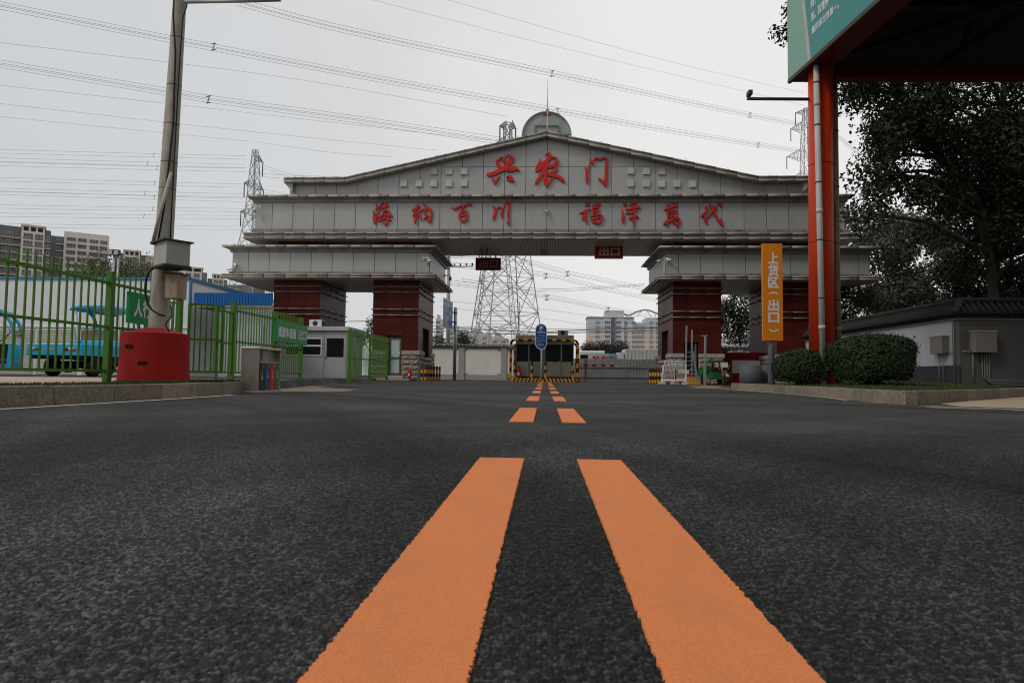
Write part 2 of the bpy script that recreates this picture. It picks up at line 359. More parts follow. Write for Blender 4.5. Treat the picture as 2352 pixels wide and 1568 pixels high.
sheet.face(blob((-5.35, 14.6), .85, 2.3, .0035, sd=3)); sheet.face(blob((-6.6, 16.2), .8, 2.8, .0036, sd=4)); sheet.face(blob((6.9, 25.6), 1.3, 3.2, .0036, sd=9))
sheet.face(blob((5.9, 9.6), .5, .5, .0036, sd=11))
struct(sheet.build('dust_patch', M('road_dust', (.21, .155, .11), .95, var=.35, scale=5, dirt=.8, dcol=(.07, .065, .06), dscale=(1.5, 1.5, 1))))
off = lambda L_, d: [(x+d, y) for x, y in L_]
struct(ribbon(off(LK[:5], .16), .11).build('edge_line', m_white_paint))
struct(ribbon([(x-.16, y) for x, y in RK[:8]], .10, .005).build('edge_line', m_white_paint))
rr = G(2250, 936.5), G(2420, 948.5)
struct(ribbon([(rr[0].x, rr[0].y), (rr[1].x, rr[1].y)], .1, .009).build('edge_line', m_white_paint))
mb = MB(); a = G(2130, 929); 
mb.face([(6.2, 10.2, .0045), (7.2, 9.2, .0045), (40, 7.5, .0045), (60, 20, .0045), (30, 36, .0045), (14, 19.4, .0045), (8, 12.9, .0045), (6.6, 11.3, .0045)])
struct(mb.build('side_pavement', m_beige))

# kerbs: single concrete blocks butted end to end
def kerb(pts, hgt, wid, blk, side):
    mb = MB(); P = [Vector((x, y, 0)) for x, y in pts]; d = [0]
    for i in range(1, len(P)): d.append(d[-1]+(P[i]-P[i-1]).length)
    def at(s):
        s = max(0, min(d[-1], s))
        for i in range(1, len(P)):
            if s <= d[i]: return P[i-1].lerp(P[i], (s-d[i-1])/(d[i]-d[i-1]))
        return P[-1]
    s = 0
    while s < d[-1]-.05:
        L_ = blk*random.uniform(.96, 1.04); a, b = at(s+.006), at(min(s+L_, d[-1])-.006); t = (b-a).normalized(); nrm = Vector((-t.y, t.x, 0))*side*wid
        j = random.uniform(-.006, .006); k = nrm*(.012/wid)
        z0a, z0b = H(a.y)-.02, H(b.y)-.02; h = hgt+random.uniform(-.004, .004)
        A, B = a+nrm*j, b+nrm*j; up = Vector((0, 0, 1))
        lo = [A+up*z0a, B+up*z0b, B+nrm+up*z0b, A+nrm+up*z0a]; top = [A+k+up*(H(a.y)+h), B+k+up*(H(b.y)+h), B+nrm+up*(H(b.y)+h), A+nrm+up*(H(a.y)+h)]
        if side < 0: lo = [lo[1], lo[0], lo[3], lo[2]]; top = [top[1], top[0], top[3], top[2]]
        mb.hexa(lo+top); s += L_
    return mb
struct(kerb(LK, .205, .15, .98, 1).build('kerb', m_kerb, bevel=.012))
struct(kerb(RK, .215, .26, .75, 1).build('kerb', m_kerb, bevel=.012))

# raised yard on the left, lawn on the right
mb = MB(); Z = .195
yard = [(-5.26, -12), (-5.28, 7), (-5.32, 9), (-5.45, 10.6), (-5.68, 11.7), (-5.85, 12.3), (-6.45, 14.5), (-6.85, 17.5), (-7.2, 19), (-7.7, 27), (-90, 27), (-90, -12)]
mb.face([(x, y, Z) for x, y in yard])
sk = MB()
for i in range(4, 9):
    a, b = yard[i], yard[i+1]; (mb if i < 6 else sk).face([(a[0]+(.25 if i > 5 else .03), a[1]-.1, H(a[1])-.01), (b[0]+(.25 if i > 4 else .03), b[1]-.1, H(b[1])-.01), (b[0], b[1], Z), (a[0], a[1], Z)])
struct(mb.build('yard_pavement', m_beige)); struct(sk.build('yard_ramp', ASPH))
mb = MB(); mb.face([(-60, 17.4, Z+.004), (-6.86, 17.4, Z+.004), (-7.2, 19, Z+.004), (-7.69, 26.9, Z+.004), (-60, 26.9, Z+.004)]); struct(mb.build('yard_lane', ASPH))
mb = MB(); mb.box(-14.2, -7.8, 17.5, 17.6, Z+.001, Z+.008); struct(mb.build('edge_line', m_white_paint))
def lawn_z(x, y): return .198+H(y)*.8+.14*sm(12, 21, y)*sm(6.6, 9.2, x)*sm(0, 2.5, (y-(11.85+1.105*(x-6.8)))*.67+.0)
mb = MB(); gx_ = [(6.3+.0, 22.4)]
inner = [(6.52, 22.4), (6.58, 19.2), (6.6, 17.6), (6.52, 16.0), (6.34, 14.6), (6.12, 13.3), (5.9, 12.2), (5.72, 11.5), (5.64, 11.0), (5.9, 10.9), (6.8, 11.85), (7.82, 13.0), (10.3, 15.65), (13, 18.75), (17.9, 24.1)]
ctr = (10, 19.5)
def ring(k): return [(ctr[0]+(x-ctr[0])*k, ctr[1]+(y-ctr[1])*k) for x, y in inner]
rings = [ring(k) for k in (1, .93, .82, .7, .55, .4, .2)]
for i in range(6):
    for j in range(len(inner)):
        k = (j+1) % len(inner); q = [rings[i][j], rings[i][k], rings[i+1][k], rings[i+1][j]]; mb.face([(x, y, lawn_z(x, y)) for x, y in q], 0, True)
mb.face([(x, y, lawn_z(x, y)) for x, y in rings[6]], 0, True)
mb.face([(17.9, 24.1, .2), (6.52, 22.4, .2), (6.9, 26.5, .12), (12, 30, .12), (40, 40, .2)])
struct(mb.build('lawn', m_soil))

def inside(p, poly):
    c = False; j = len(poly)-1
    for i in range(len(poly)):
        if (poly[i][1] > p[1]) != (poly[j][1] > p[1]) and p[0] < (poly[j][0]-poly[i][0])*(p[1]-poly[i][1])/(poly[j][1]-poly[i][1])+poly[i][0]: c = not c
        j = i
    return c
def grass(mb, x, y, z, h, k=3):
    for _ in range(k):
        a = random.uniform(0, 6.3); hh = h*random.uniform(.5, 1.3); wd = random.uniform(.004, .008); lx, ly = random.uniform(-.5, .5)*hh, random.uniform(-.5, .5)*hh
        x0, y0 = x+random.uniform(-.02, .02), y+random.uniform(-.02, .02); dx, dy = math.cos(a)*wd, math.sin(a)*wd
        mb.face([(x0-dx, y0-dy, z), (x0+dx, y0+dy, z), (x0+lx*.4+dx*.7, y0+ly*.4+dy*.7, z+hh*.6), (x0+lx*.4-dx*.7, y0+ly*.4-dy*.7, z+hh*.6)])
        mb.face([(x0+lx*.4-dx*.7, y0+ly*.4-dy*.7, z+hh*.6), (x0+lx*.4+dx*.7, y0+ly*.4+dy*.7, z+hh*.6), (x0+lx, y0+ly, z+hh)])
mb = MB(); n = 0
lp = inner+[(12.9, 23)]
while n < 5200:
    y = random.uniform(10.5, 21.5); x = random.uniform(5.6, 15)
    if not inside((x, y), lp) or random.random() > max(.25, 1.5-(y-10)/8): continue
    grass(mb, x, y, lawn_z(x, y), .06); n += 1
tag(mb.build('grass', m_grass), 'short dark green lawn behind the right kerb under the round bushes', 'grass', kind='stuff')
mb = MB(); n = 0
while n < 2600:
    y = random.uniform(5, 12.2)+random.uniform(0, 1.6)*(random.random() < .3); t = random.random()**1.6
    dens = .35 if y < 8.5 else (.8 if y < 11 else 1)
    x = -5.36-(.15 if y < 12 else .5)-t*(.5 if y < 9.6 else 1.2)
    if random.random() > dens or not inside((x, y), yard): continue
    grass(mb, x, y, Z, .035 if y < 9 else .05); n += 1
tag(mb.build('grass', m_grass), 'thin tufts of grass along the left kerb by the green fence', 'grass', kind='stuff')

# ---------------------------------------------------------------- the gateway
GY = 37.0
m_alu = M('grey_aluminium_panel', (.365, .357, .343), .38, metal=.15, var=.05, scale=.5, dirt=.16, dcol=(.17, .155, .135), dscale=(1.5, 1.5, .2), island=.04)
m_ledge = M('stained_ledge', (.215, .21, .20), .5, var=.16, scale=1.3, dirt=.85, dcol=(.075, .058, .042), dscale=(.55, .55, .3), island=.12)
m_gap = M('panel_joint', (.03, .028, .026), .8)
m_tube = M('beige_light_tube', (.39, .34, .265), .35, var=.16, scale=1.2, dirt=.4, dcol=(.2, .16, .12), dscale=(2, 2, 2))
m_gtube = M('grey_light_tube', (.20, .20, .19), .35, var=.12, scale=2)
m_clip = M('tube_clip', (.09, .075, .06), .6)
m_soff = M('soffit_slat', (.64, .57, .48), .45, metal=.2, var=.1, scale=1)
m_tile = M('red_stone_tile', (.085, .0135, .009), .42, spec=.12, var=.22, scale=.8, dirt=.2, dcol=(.03, .008, .006), island=.2)
m_stone = M('rusticated_stone', (.31, .245, .2), .9, var=.28, scale=5, bump=1, bscale=9, dirt=.4, dcol=(.15, .11, .085), dscale=(2, 2, 2), island=.18)
m_cap = M('stone_cap', (.36, .32, .29), .85, var=.14, scale=5, bump=.3, bscale=50, dirt=.3)
m_letter = M('red_letter_face', (.50, .022, .016), .42, var=.1, scale=3)
m_lside = M('letter_side', (.075, .022, .02), .5)
XC = W(1256, 500, GY).x
gate = thing('gateway', 'wide grey panelled gateway with red stone pillars and red Chinese lettering spanning the road', 'gateway', (XC, GY+2.6, 0.08))
gx = lambda px, py, Y: W(px, py, Y).x
gz = lambda py, Y: W(1256, py, Y).z
def mirror(x): return 2*XC-x

def tube_run(mb, p, q, r=.04, seg=1.18, gap=.03):
    """light tubes laid end to end, a dark clip at each joint"""
    p = Vector(p); q = Vector(q); L_ = (q-p).length; n = max(1, round(L_/seg)); d = (q-p)/n
    for i in range(n):
        a = p+d*i; b = p+d*(i+1); u = d.normalized()
        mb.cyl(a+u*gap, b-u*gap, r, n=8, mi=0); mb.cyl(b-u*gap, b+u*gap, r*1.12, n=8, mi=1)
        if i % 2 == 0:
            c = a+d*.55; mb.tube([c+Vector((0, -.02, r)), c+Vector((.05, -.1, r+.05)), c+Vector((.12, -.12, -.02)), c+Vector((.09, -.03, -r))], .008, 4, 1)
def rect_tubes(mb, x0, x1, y0, y1, z, r=.04):
    tube_run(mb, (x0, y0, z), (x1, y0, z), r); tube_run(mb, (x1, y0, z), (x1, y1, z), r); tube_run(mb, (x0, y0, z), (x0, y1, z), r)

def panels(mb, x0, x1, y, z0, z1, xs, gap=.014, t=.03):
    xs = sorted([x0]+[x for x in xs if x0+.1 < x < x1-.1]+[x1])
    for a, b in zip(xs, xs[1:]): mb.box(a+gap, b-gap, y-t, y-.001, z0, z1)
JW = W(1256+49.4, 500, GY).x-XC               # panel width
joints = [XC+i*JW for i in range(-30, 31)]

def band(x0, x1, y0, y1, zb, zt, ct, led, wide_top, wide_bot, soff_h, name):
    """a clad box: face panels, cornice above, stained ledge and soffit below"""
    mb = MB(); g = .035
    mb.box(x0+g, x1-g, y0+g, y1-g, zb, zt, 1); panels(mb, x0+g, x1-g, y0+g, zb, zt, joints)
    ny = max(2, round((y1-y0)/JW)); yy = [y0+g+(y1-y0-2*g)*i/ny for i in range(ny+1)]
    for a, b in zip(yy, yy[1:]):
        mb.box(x0+.001, x0+g-.001, a+.014, b-.014, zb, zt); mb.box(x1-g+.001, x1-.001, a+.014, b-.014, zb, zt)
    mb.build(name, [m_alu, m_gap], gate)
    mb = MB(); h = ct                          # cornice: two steps leaning out
    mb.box(x0-.09, x1+.09, y0-.09, y1+.09, zt+.001, zt+h*.45, 0)
    mb.frustum((x0-.1, x1+.1, y0-.1, y1+.1), zt+h*.45+.001, (x0-wide_top, x1+wide_top, y0-wide_top, y1+wide_top), zt+h*.72, 0)
    mb.box(x0-wide_top, x1+wide_top, y0-wide_top, y1+wide_top, zt+h*.72+.001, zt+h, 0)
    mb.build('cornice', [m_ledge, m_gap], gate)
    mb = MB(); l1 = led*.42
    g2 = .012
    xs = [x0-.12]+[j for j in joints if x0 < j < x1]+[x1+.12]
    for a, b in zip(xs, xs[1:]): mb.box(a+g2, b-g2, y0-.12, y1+.12, zb-l1, zb-.001, 0)
    mb.box(x0-wide_bot, x1+wide_bot, y0-wide_bot, y1+wide_bot, zb-led, zb-l1-.001, 0)
    mb.build('ledge', [m_ledge, m_gap], gate)
    mb = MB(); xa, xb = x0-wide_bot+.12, x1+wide_bot-.12; n = int((xb-xa)/.16)
    for i in range(n):
        a = xa+(xb-xa)*i/n; b = xa+(xb-xa)*(i+1)/n; mb.box(a+.018, b-.018, y0-wide_bot+.12, y1+wide_bot-.12, zb-led-soff_h, zb-led-.001, 0)
    mb.build('soffit', m_soff, gate)
    for wd, z in ((wide_top, zt+h-.05), (wide_top, zt+h*.74), (wide_bot, zb-l1-.06), (wide_bot, zb-led+.02)):
        mb = MB(); rect_tubes(mb, x0-wd-.04, x1+wd+.04, y0-wd-.05, y1+wd, z); mb.build('light_tube', [m_tube, m_clip], gate)

# side canopies, the slogan beam
CY0, CY1 = 36.6, 42.4
cz_t, cz_b = gz(581, CY0), gz(627, CY0)
for sgn in (-1, 1):
    xa, xb = gx(533, 600, CY0), gx(988, 600, CY0)
    if sgn > 0: xa, xb = gx(1528, 602, CY0), gx(1997, 602, CY0)
    band(xa, xb, CY0, CY1, cz_b, cz_t, .36, .36, .36, .36, .03, 'canopy_fascia')
BY0, BY1 = 36.8, 41.2
bx0 = gx(585, 500, BY0); bx1 = gx(1942, 500, BY0)
bz_b, bz_t = gz(527, BY0), gz(465, BY0)
band(bx0, bx1, BY0, BY1, bz_b, bz_t, .38, .62, .3, .4, .03, 'slogan_beam')

# pediment
PY0, PY1 = 37.0, 40.6
def pz(px, py): return W(px, py, PY0)
pe = [(666, 422), (797, 422), (1256, 319)]
prof = [(gx(a, b, PY0), gz(b, PY0)) for a, b in pe]
prof = prof + [(gx(1735, 420, PY0), prof[1][1]), (gx(1858, 420, PY0), prof[0][1])]
pzb = bz_t+.38+.002
def roofz(x):
    for (xa, za), (xb, zb2) in zip(prof, prof[1:]):
        if xa-1e-6 <= x <= xb+1e-6: return za+(zb2-za)*(x-xa)/(xb-xa)
    return prof[0][1]
mb = MB()
core = [(prof[0][0], pzb)]+[(prof[-1][0], pzb)]+list(reversed(prof))
mb.prism([(x, z) for x, z in core], (0, PY0+.03+3.5, 0), (1, 0, 0), (0, 0, 1), (0, -1, 0), 3.5, 1)
hz_ = gz(383, PY0); xs = [prof[0][0]]+[j for j in joints if prof[0][0]+.2 < j < prof[-1][0]-.2]+[prof[-1][0]]
kinks = [prof[1][0], prof[3][0]]
for a, b in zip(xs, xs[1:]):
    a2, b2 = a+.014, b-.014; top = [(b2, roofz(b2))]+[(k, roofz(k)) for k in kinks if a2 < k < b2]+[(a2, roofz(a2))]
    lo = min(t[1] for t in top)
    if lo > hz_+.15:
        mb.prism([(a2, pzb), (b2, pzb), (b2, hz_-.012), (a2, hz_-.012)], (0, PY0+.029, 0), (1, 0, 0), (0, 0, 1), (0, -1, 0), .029, 0)
        mb.prism([(a2, hz_+.012), (b2, hz_+.012)]+top, (0, PY0+.029, 0), (1, 0, 0), (0, 0, 1), (0, -1, 0), .029, 0)
    else: mb.prism([(a2, pzb), (b2, pzb)]+top, (0, PY0+.029, 0), (1, 0, 0), (0, 0, 1), (0, -1, 0), .029, 0)
mb.build('pediment', [m_alu, m_gap], gate)
mb = MB(); th = .27
ex = [(gx(651, 420, 36.6), prof[0][1])]+prof[1:4]+[(gx(1869, 420, 36.6), prof[-1][1])]
for (xa, za), (xb, zb2) in zip(ex, ex[1:]):
    y0, y1 = 36.62, 41.0
    mb.hexa([(xa, y0, za+.02), (xb, y0, zb2+.02), (xb, y1, zb2+.02), (xa, y1, za+.02), (xa, y0, za+th), (xb, y0, zb2+th), (xb, y1, zb2+th), (xa, y1, za+th)])
    n = max(1, round((xb-xa)/1.6))
    for i in range(1, n+1):
        f = i/n; x, z = xa+(xb-xa)*f, za+(zb2-za)*f; mb.box(x-.012, x+.012, y0-.004, y0+.02, z+.05, z+th-.03, 1)
    for dz in (.03, th-.01):
        tb = MB(); tube_run(tb, (xa, 36.57, za+dz), (xb, 36.57, zb2+dz)); tb.build('light_tube', [m_tube, m_clip], gate)
x0, z0 = ex[0]; mb.prism([(0, 0), (.5, -.55), (.5, 0)], (x0, 41.0, z0+.01), (1, 0, 0), (0, 0, 1), (0, -1, 0), 4.3, 0)
x1, z1 = ex[-1]; mb.prism([(0, 0), (-.5, 0), (-.5, -.55)], (x1, 41.0, z1+.01), (1, 0, 0), (0, 0, 1), (0, -1, 0), 4.3, 0)
mb.build('eave', [m_alu, m_gap], gate)
# square plates beside the name
pl = []
for a, y in [(340, 263), (432, 263), (522, 263), (613, 263), (705, 261), (522, 190), (613, 190), (705, 190), (1709, 263), (1803, 264), (1894, 266), (1987, 265), (2081, 266), (1709, 187), (1803, 189), (1896, 190)]:
    pl.append(((1140+a/1.8375)/1.4286, (460+y/1.8375)/1.4286))
m_plate = M('pale_plate', (.46, .46, .44), .4, var=.06, dirt=.2)
for px, py in pl:
    c = W(px, py, PY0); mb = MB(); mb.box(c.x-.19, c.x+.19, PY0-.09, PY0-.002, c.z-.19, c.z+.19); mb.build('square_plate', m_plate, gate, bevel=.012)

# brush lettering: each stroke a polyline with a width
def glyph(strokes, sc_, ox, oy, Y, dep):
    mb = MB(); wpx = 1.0/(sc_*1.4286)*Y/FPX
    for i, S in enumerate(strokes):
        P = crv(S, 6); f = Y-dep-.0025*i; pts = []
        for x, y, wd in P:
            q = W((ox+x/sc_)/1.4286, (oy+y/sc_)/1.4286, Y); pts.append((q.x, q.z, max(.02, wd*wpx*.52)))
        L_, R_ = [], []
        for k, (x, z, h) in enumerate(pts):
            a, b = pts[max(0, k-1)], pts[min(len(pts)-1, k+1)]; dx, dz = b[0]-a[0], b[1]-a[1]; l = math.hypot(dx, dz) or 1
            L_.append((x-dz/l*h, z+dx/l*h)); R_.append((x+dz/l*h, z-dx/l*h))
        for k in range(len(pts)-1):
            mb.face([(R_[k][0], f, R_[k][1]), (R_[k+1][0], f, R_[k+1][1]), (L_[k+1][0], f, L_[k+1][1]), (L_[k][0], f, L_[k][1])])
            for q in (L_, R_): mb.face([(q[k][0], f, q[k][1]), (q[k+1][0], f, q[k+1][1]), (q[k+1][0], Y-.01, q[k+1][1]), (q[k][0], Y-.01, q[k][1])], 1)
        for k, e in ((0, -1), (len(pts)-1, 1)):   # rounded ends
            x, z, h = pts[k]; ring_ = [(x+h*math.cos(t*math.pi/5), f+.0008, z+h*math.sin(t*math.pi/5)) for t in range(10)]
            mb.face(ring_)
            for t in range(10):
                a, b = ring_[t], ring_[(t+1) % 10]; mb.face([a, b, (b[0], Y-.01, b[2]), (a[0], Y-.01, a[2])], 1)
    return mb
BIG = [
 [[(240,1012,16),(256,1055,50),(280,1100,60),(302,1130,40)], [(258,1045,14),(300,985,26),(322,960,18)], [(318,962,22),(345,1000,50),(378,1035,56),(396,1050,26)], [(372,1000,20),(405,945,8)],
  [(432,932,20),(470,965,64),(488,1005,76),(450,1060,66),(385,1120,60),(320,1170,44)], [(96,1238,30),(120,1248,54),(200,1228,62),(300,1185,62),(400,1150,56),(480,1140,48),(550,1142,42),(602,1182,20)], [(560,1152,46),(500,1178,34),(412,1200,10)],
  [(180,1300,12),(190,1335,36),(218,1370,46),(226,1398,16)], [(225,1365,36),(270,1310,22),(294,1276,8)], [(405,1285,14),(440,1275,30),(480,1300,54),(505,1345,40),(519,1364,14)], [(500,1340,40),(440,1325,32),(410,1330,12)]],
 [[(1030,935,10),(1068,908,26),(1095,925,50),(1075,975,50),(1045,1045,62)], [(935,998,12),(945,1050,34),(905,1120,52),(888,1180,46)], [(900,1182,44),(960,1110,84),(1040,1040,62),(1110,985,36),(1160,968,26),(1203,1000,44),(1213,1040,48),(1180,1085,60),(1120,1120,46),(1075,1120,36)],
  [(1095,925,50),(1075,990,44),(1045,1080,66),(1015,1160,70),(980,1220,66),(930,1310,50),(885,1370,46),(870,1390,24)], [(890,1345,30),(886,1318,8)], [(1025,1168,50),(1030,1230,42),(1022,1320,44),(1040,1390,60),(1060,1438,18)], [(1055,1405,56),(1110,1340,40),(1148,1288,14)],
  [(1190,1138,46),(1198,1172,50),(1160,1210,50),(1110,1235,58),(1098,1258,46)], [(1092,1242,50),(1160,1262,42),(1240,1288,48),(1310,1335,46),(1328,1372,18)]],
 [[(1662,1138,10),(1685,1160,28),(1695,1220,42),(1695,1300,48),(1700,1350,46),(1707,1390,14)], [(1712,1200,24),(1722,1130,14),(1727,1080,6)], [(1742,992,10),(1768,1040,44),(1783,1082,22)], [(1780,1060,38),(1820,1000,30),(1860,980,26),(1895,1000,34),(1940,985,32),(1985,978,28),(2012,1005,42),(2010,1100,48),(2006,1250,52),(2003,1350,58),(1990,1436,22)], [(1990,1400,56),(1930,1345,38),(1878,1312,8)]]]
SL1 = [
 [[(131,82,8),(160,110,28),(178,128,22),(130,145,10)], [(98,157,8),(110,190,24),(112,250,28),(118,310,34),(127,333,14)], [(124,320,18),(140,265,12),(165,190,12),(190,115,14),(228,58,22),(262,76,26),(245,110,22),(208,143,14)], [(215,130,20),(250,115,32),(290,99,24)], [(240,160,28),(225,200,20),(205,240,20),(168,278,22),(172,296,16),(230,275,20),(300,275,22),(330,288,14)], [(250,170,16),(280,165,26),(300,185,26),(298,240,24),(285,290,26),(265,336,30),(253,354,12)], [(258,343,30),(222,311,12)], [(130,255,16),(200,230,14),(270,218,18),(320,222,24),(344,237,12)], [(262,190,12),(246,232,12)], [(266,238,12),(256,270,12)]],
 [[(660,96,14),(684,116,34),(640,145,32),(608,160,26),(625,183,22),(660,174,26),(650,202,24),(620,233,28),(658,218,24)], [(652,212,26),(640,270,30),(636,310,22),(635,328,10)], [(690,182,14),(692,220,20),(704,262,22),(717,288,8)], [(690,185,12),(730,155,20),(790,137,30),(833,152,32),(846,200,26),(838,260,28),(828,298,34),(822,318,12)], [(825,303,28),(772,271,10)], [(742,80,12),(768,98,26),(774,140,28),(757,195,22),(772,218,26),(800,233,22),(748,269,14)]],
 [[(1112,126,16),(1150,143,24),(1220,110,26),(1300,92,26),(1345,82,28),(1360,97,18)], [(1270,110,20),(1240,150,20),(1215,205,28),(1212,255,32),(1230,290,30),(1265,300,32),(1298,270,32),(1303,220,26),(1288,177,36),(1260,170,24),(1236,208,20)], [(1225,235,18),(1260,225,20),(1290,221,18)]],
 [[(1641,112,10),(1664,145,32),(1671,180,32),(1655,230,32),(1645,265,28),(1652,288,10)], [(1680,165,20),(1700,130,14),(1730,122,16),(1751,140,20),(1753,190,30),(1745,220,28),(1755,260,10)], [(1760,160,14),(1790,100,14),(1818,47,22),(1843,62,38),(1847,120,30),(1835,200,28),(1838,280,26),(1845,330,26),(1847,360,10)], [(1837,335,20),(1810,312,8)]]]
SL2 = [
 [[(186,80,10),(224,92,26),(238,114,14),(180,122,10)], [(97,216,12),(135,225,28),(190,192,42),(218,186,24),(254,167,8)], [(212,192,32),(190,240,34),(152,288,38),(146,322,22)], [(195,250,20),(195,320,26),(197,383,12)], [(300,107,20),(340,98,34),(385,92,30),(396,112,20),(302,130,12)], [(286,168,16),(300,150,26),(350,146,22),(378,160,26),(368,200,28),(300,224,24),(289,168,18)], [(295,190,18),(350,180,14)], [(264,262,12),(275,290,22),(285,340,28),(310,368,24),(388,375,32),(422,320,34),(427,268,26),(390,252,20),(276,267,16)], [(300,315,14),(396,297,14)], [(346,265,14),(340,348,16)]],
 [[(741,67,10),(775,92,32),(793,114,18),(757,121,12)], [(722,172,8),(735,220,22),(730,290,20),(736,348,26),(754,378,12)], [(753,345,22),(767,268,8)], [(836,116,14),(880,82,28),(922,72,32),(932,100,30),(890,140,32),(862,163,28)], [(786,171,20),(840,170,28),(930,147,26),(982,142,28),(998,160,14)], [(786,229,16),(860,223,28),(910,187,26),(956,181,14)], [(920,187,24),(904,240,28)], [(905,210,24),(903,300,28),(903,380,24),(904,428,10)], [(832,309,18),(880,291,28),(948,277,24),(973,295,16)]],
 [[(1396,97,14),(1418,112,36),(1428,144,24)], [(1467,82,14),(1503,74,28),(1517,96,26),(1490,138,22)], [(1361,175,24),(1420,155,28),(1500,132,22),(1543,119,22)], [(1395,215,20),(1409,265,22),(1405,298,20)], [(1395,210,16),(1460,187,20),(1518,187,28),(1523,220,26),(1500,288,20)], [(1415,235,14),(1500,225,14)], [(1410,288,14),(1500,270,16)], [(1465,180,16),(1455,300,20),(1450,358,16)], [(1346,385,24),(1400,355,32),(1480,317,26),(1548,302,28),(1577,330,30),(1568,380,32),(1550,428,16)], [(1545,405,34),(1492,376,14)], [(1376,336,16),(1395,398,28),(1400,423,10)], [(1482,350,12),(1518,341,14),(1500,368,12)]],
 [[(1962,142,20),(1988,152,38),(1983,185,32),(1940,235,32),(1906,264,28),(1901,284,14)], [(1935,240,24),(1958,290,32),(1966,350,34),(1977,388,12)], [(1990,290,14),(2050,220,20),(2108,162,28),(2122,142,26),(2092,131,18)], [(2021,92,12),(2045,130,32),(2080,190,34),(2120,280,28),(2180,370,34),(2223,418,14)], [(2205,385,20),(2191,302,8)], [(2136,87,12),(2178,97,36),(2194,123,18)]]]
for S in BIG: glyph(S, 4.9, 1580, 320, PY0, .11).build('name_character', [m_letter, m_lside], gate)
for S in SL1: glyph(S, 3.92, 1200, 650, BY0, .09).build('slogan_character', [m_letter, m_lside], gate)
for S in SL2: glyph(S, 4.523, 1880, 650, BY0, .09).build('slogan_character', [m_letter, m_lside], gate)

# pillars
PZ0 = .075; PF, PB = 37.0, 41.9
ptop = cz_b-.36-.032
lx = [(gx(628, 700, PF), gx(735, 700, PF)), (gx(856.5, 700, PF), gx(962, 700, PF))]
pill = [(a, b, 0) for a, b in lx]+[(gx(1545, 700, PF), gx(1657, 700, PF), 1), (gx(1783, 700, PF), gx(1894, 700, PF), 1)]
capz0, capz1 = gz(818, PF), gz(808.5, PF)
def tile_wall(mb, axis, c, a0, a1, z0, z1, na, nz_, out, holes=()):
    """red stone slabs with open joints; axis 'x' = wall in a plane of constant y"""
    t = .02; da = (a1-a0)/na; dz = (z1-z0)/nz_; g = .005
    for i in range(na):
        for k in range(nz_):
            r = [(a0+da*i+g, a0+da*(i+1)-g, z0+dz*k+g, z0+dz*(k+1)-g)]
            for h in holes:
                nr = []
                for (p, q, s, e_) in r:
                    if q <= h[0] or p >= h[1] or e_ <= h[2] or s >= h[3]: nr.append((p, q, s, e_)); continue
                    if p < h[0]: nr.append((p, h[0], s, e_))
                    if q > h[1]: nr.append((h[1], q, s, e_))
                    m0, m1_ = max(p, h[0]), min(q, h[1])
                    if s < h[2]: nr.append((m0, m1_, s, h[2]))
                    if e_ > h[3]: nr.append((m0, m1_, h[3], e_))
                r = nr
            for p, q, s, e_ in r:
                if axis == 'x': mb.box(p, q, min(c, c+out*t), max(c, c+out*t), s, e_, 0)
                else: mb.box(min(c, c+out*t), max(c, c+out*t), p, q, s, e_, 0)
def rough_block(mb, p0, p1, face, mi):
    """a stone with a hewn, bulging face; face = 'y-','x-','x+'"""
    n, m = 6, 4; x0, y0, z0 = p0; x1, y1, z1 = p1; gpts = []
    for k in range(m+1):
        for i in range(n+1):
            u, v = i/n, k/m; edge = min(u, 1-u, v, 1-v); b = .0 if edge == 0 else random.uniform(.03, .085)
            z = z0+(z1-z0)*v
            if face == 'y-': gpts.append((x0+(x1-x0)*u, y0-b, z))
            elif face == 'x+': gpts.append((x1+b, y0+(y1-y0)*u, z))
            else: gpts.append((x0-b, y1-(y1-y0)*u, z))
    for k in range(m):
        for i in range(n):
            a = k*(n+1)+i; mb.face([gpts[a], gpts[a+1], gpts[a+n+2], gpts[a+n+1]], mi)
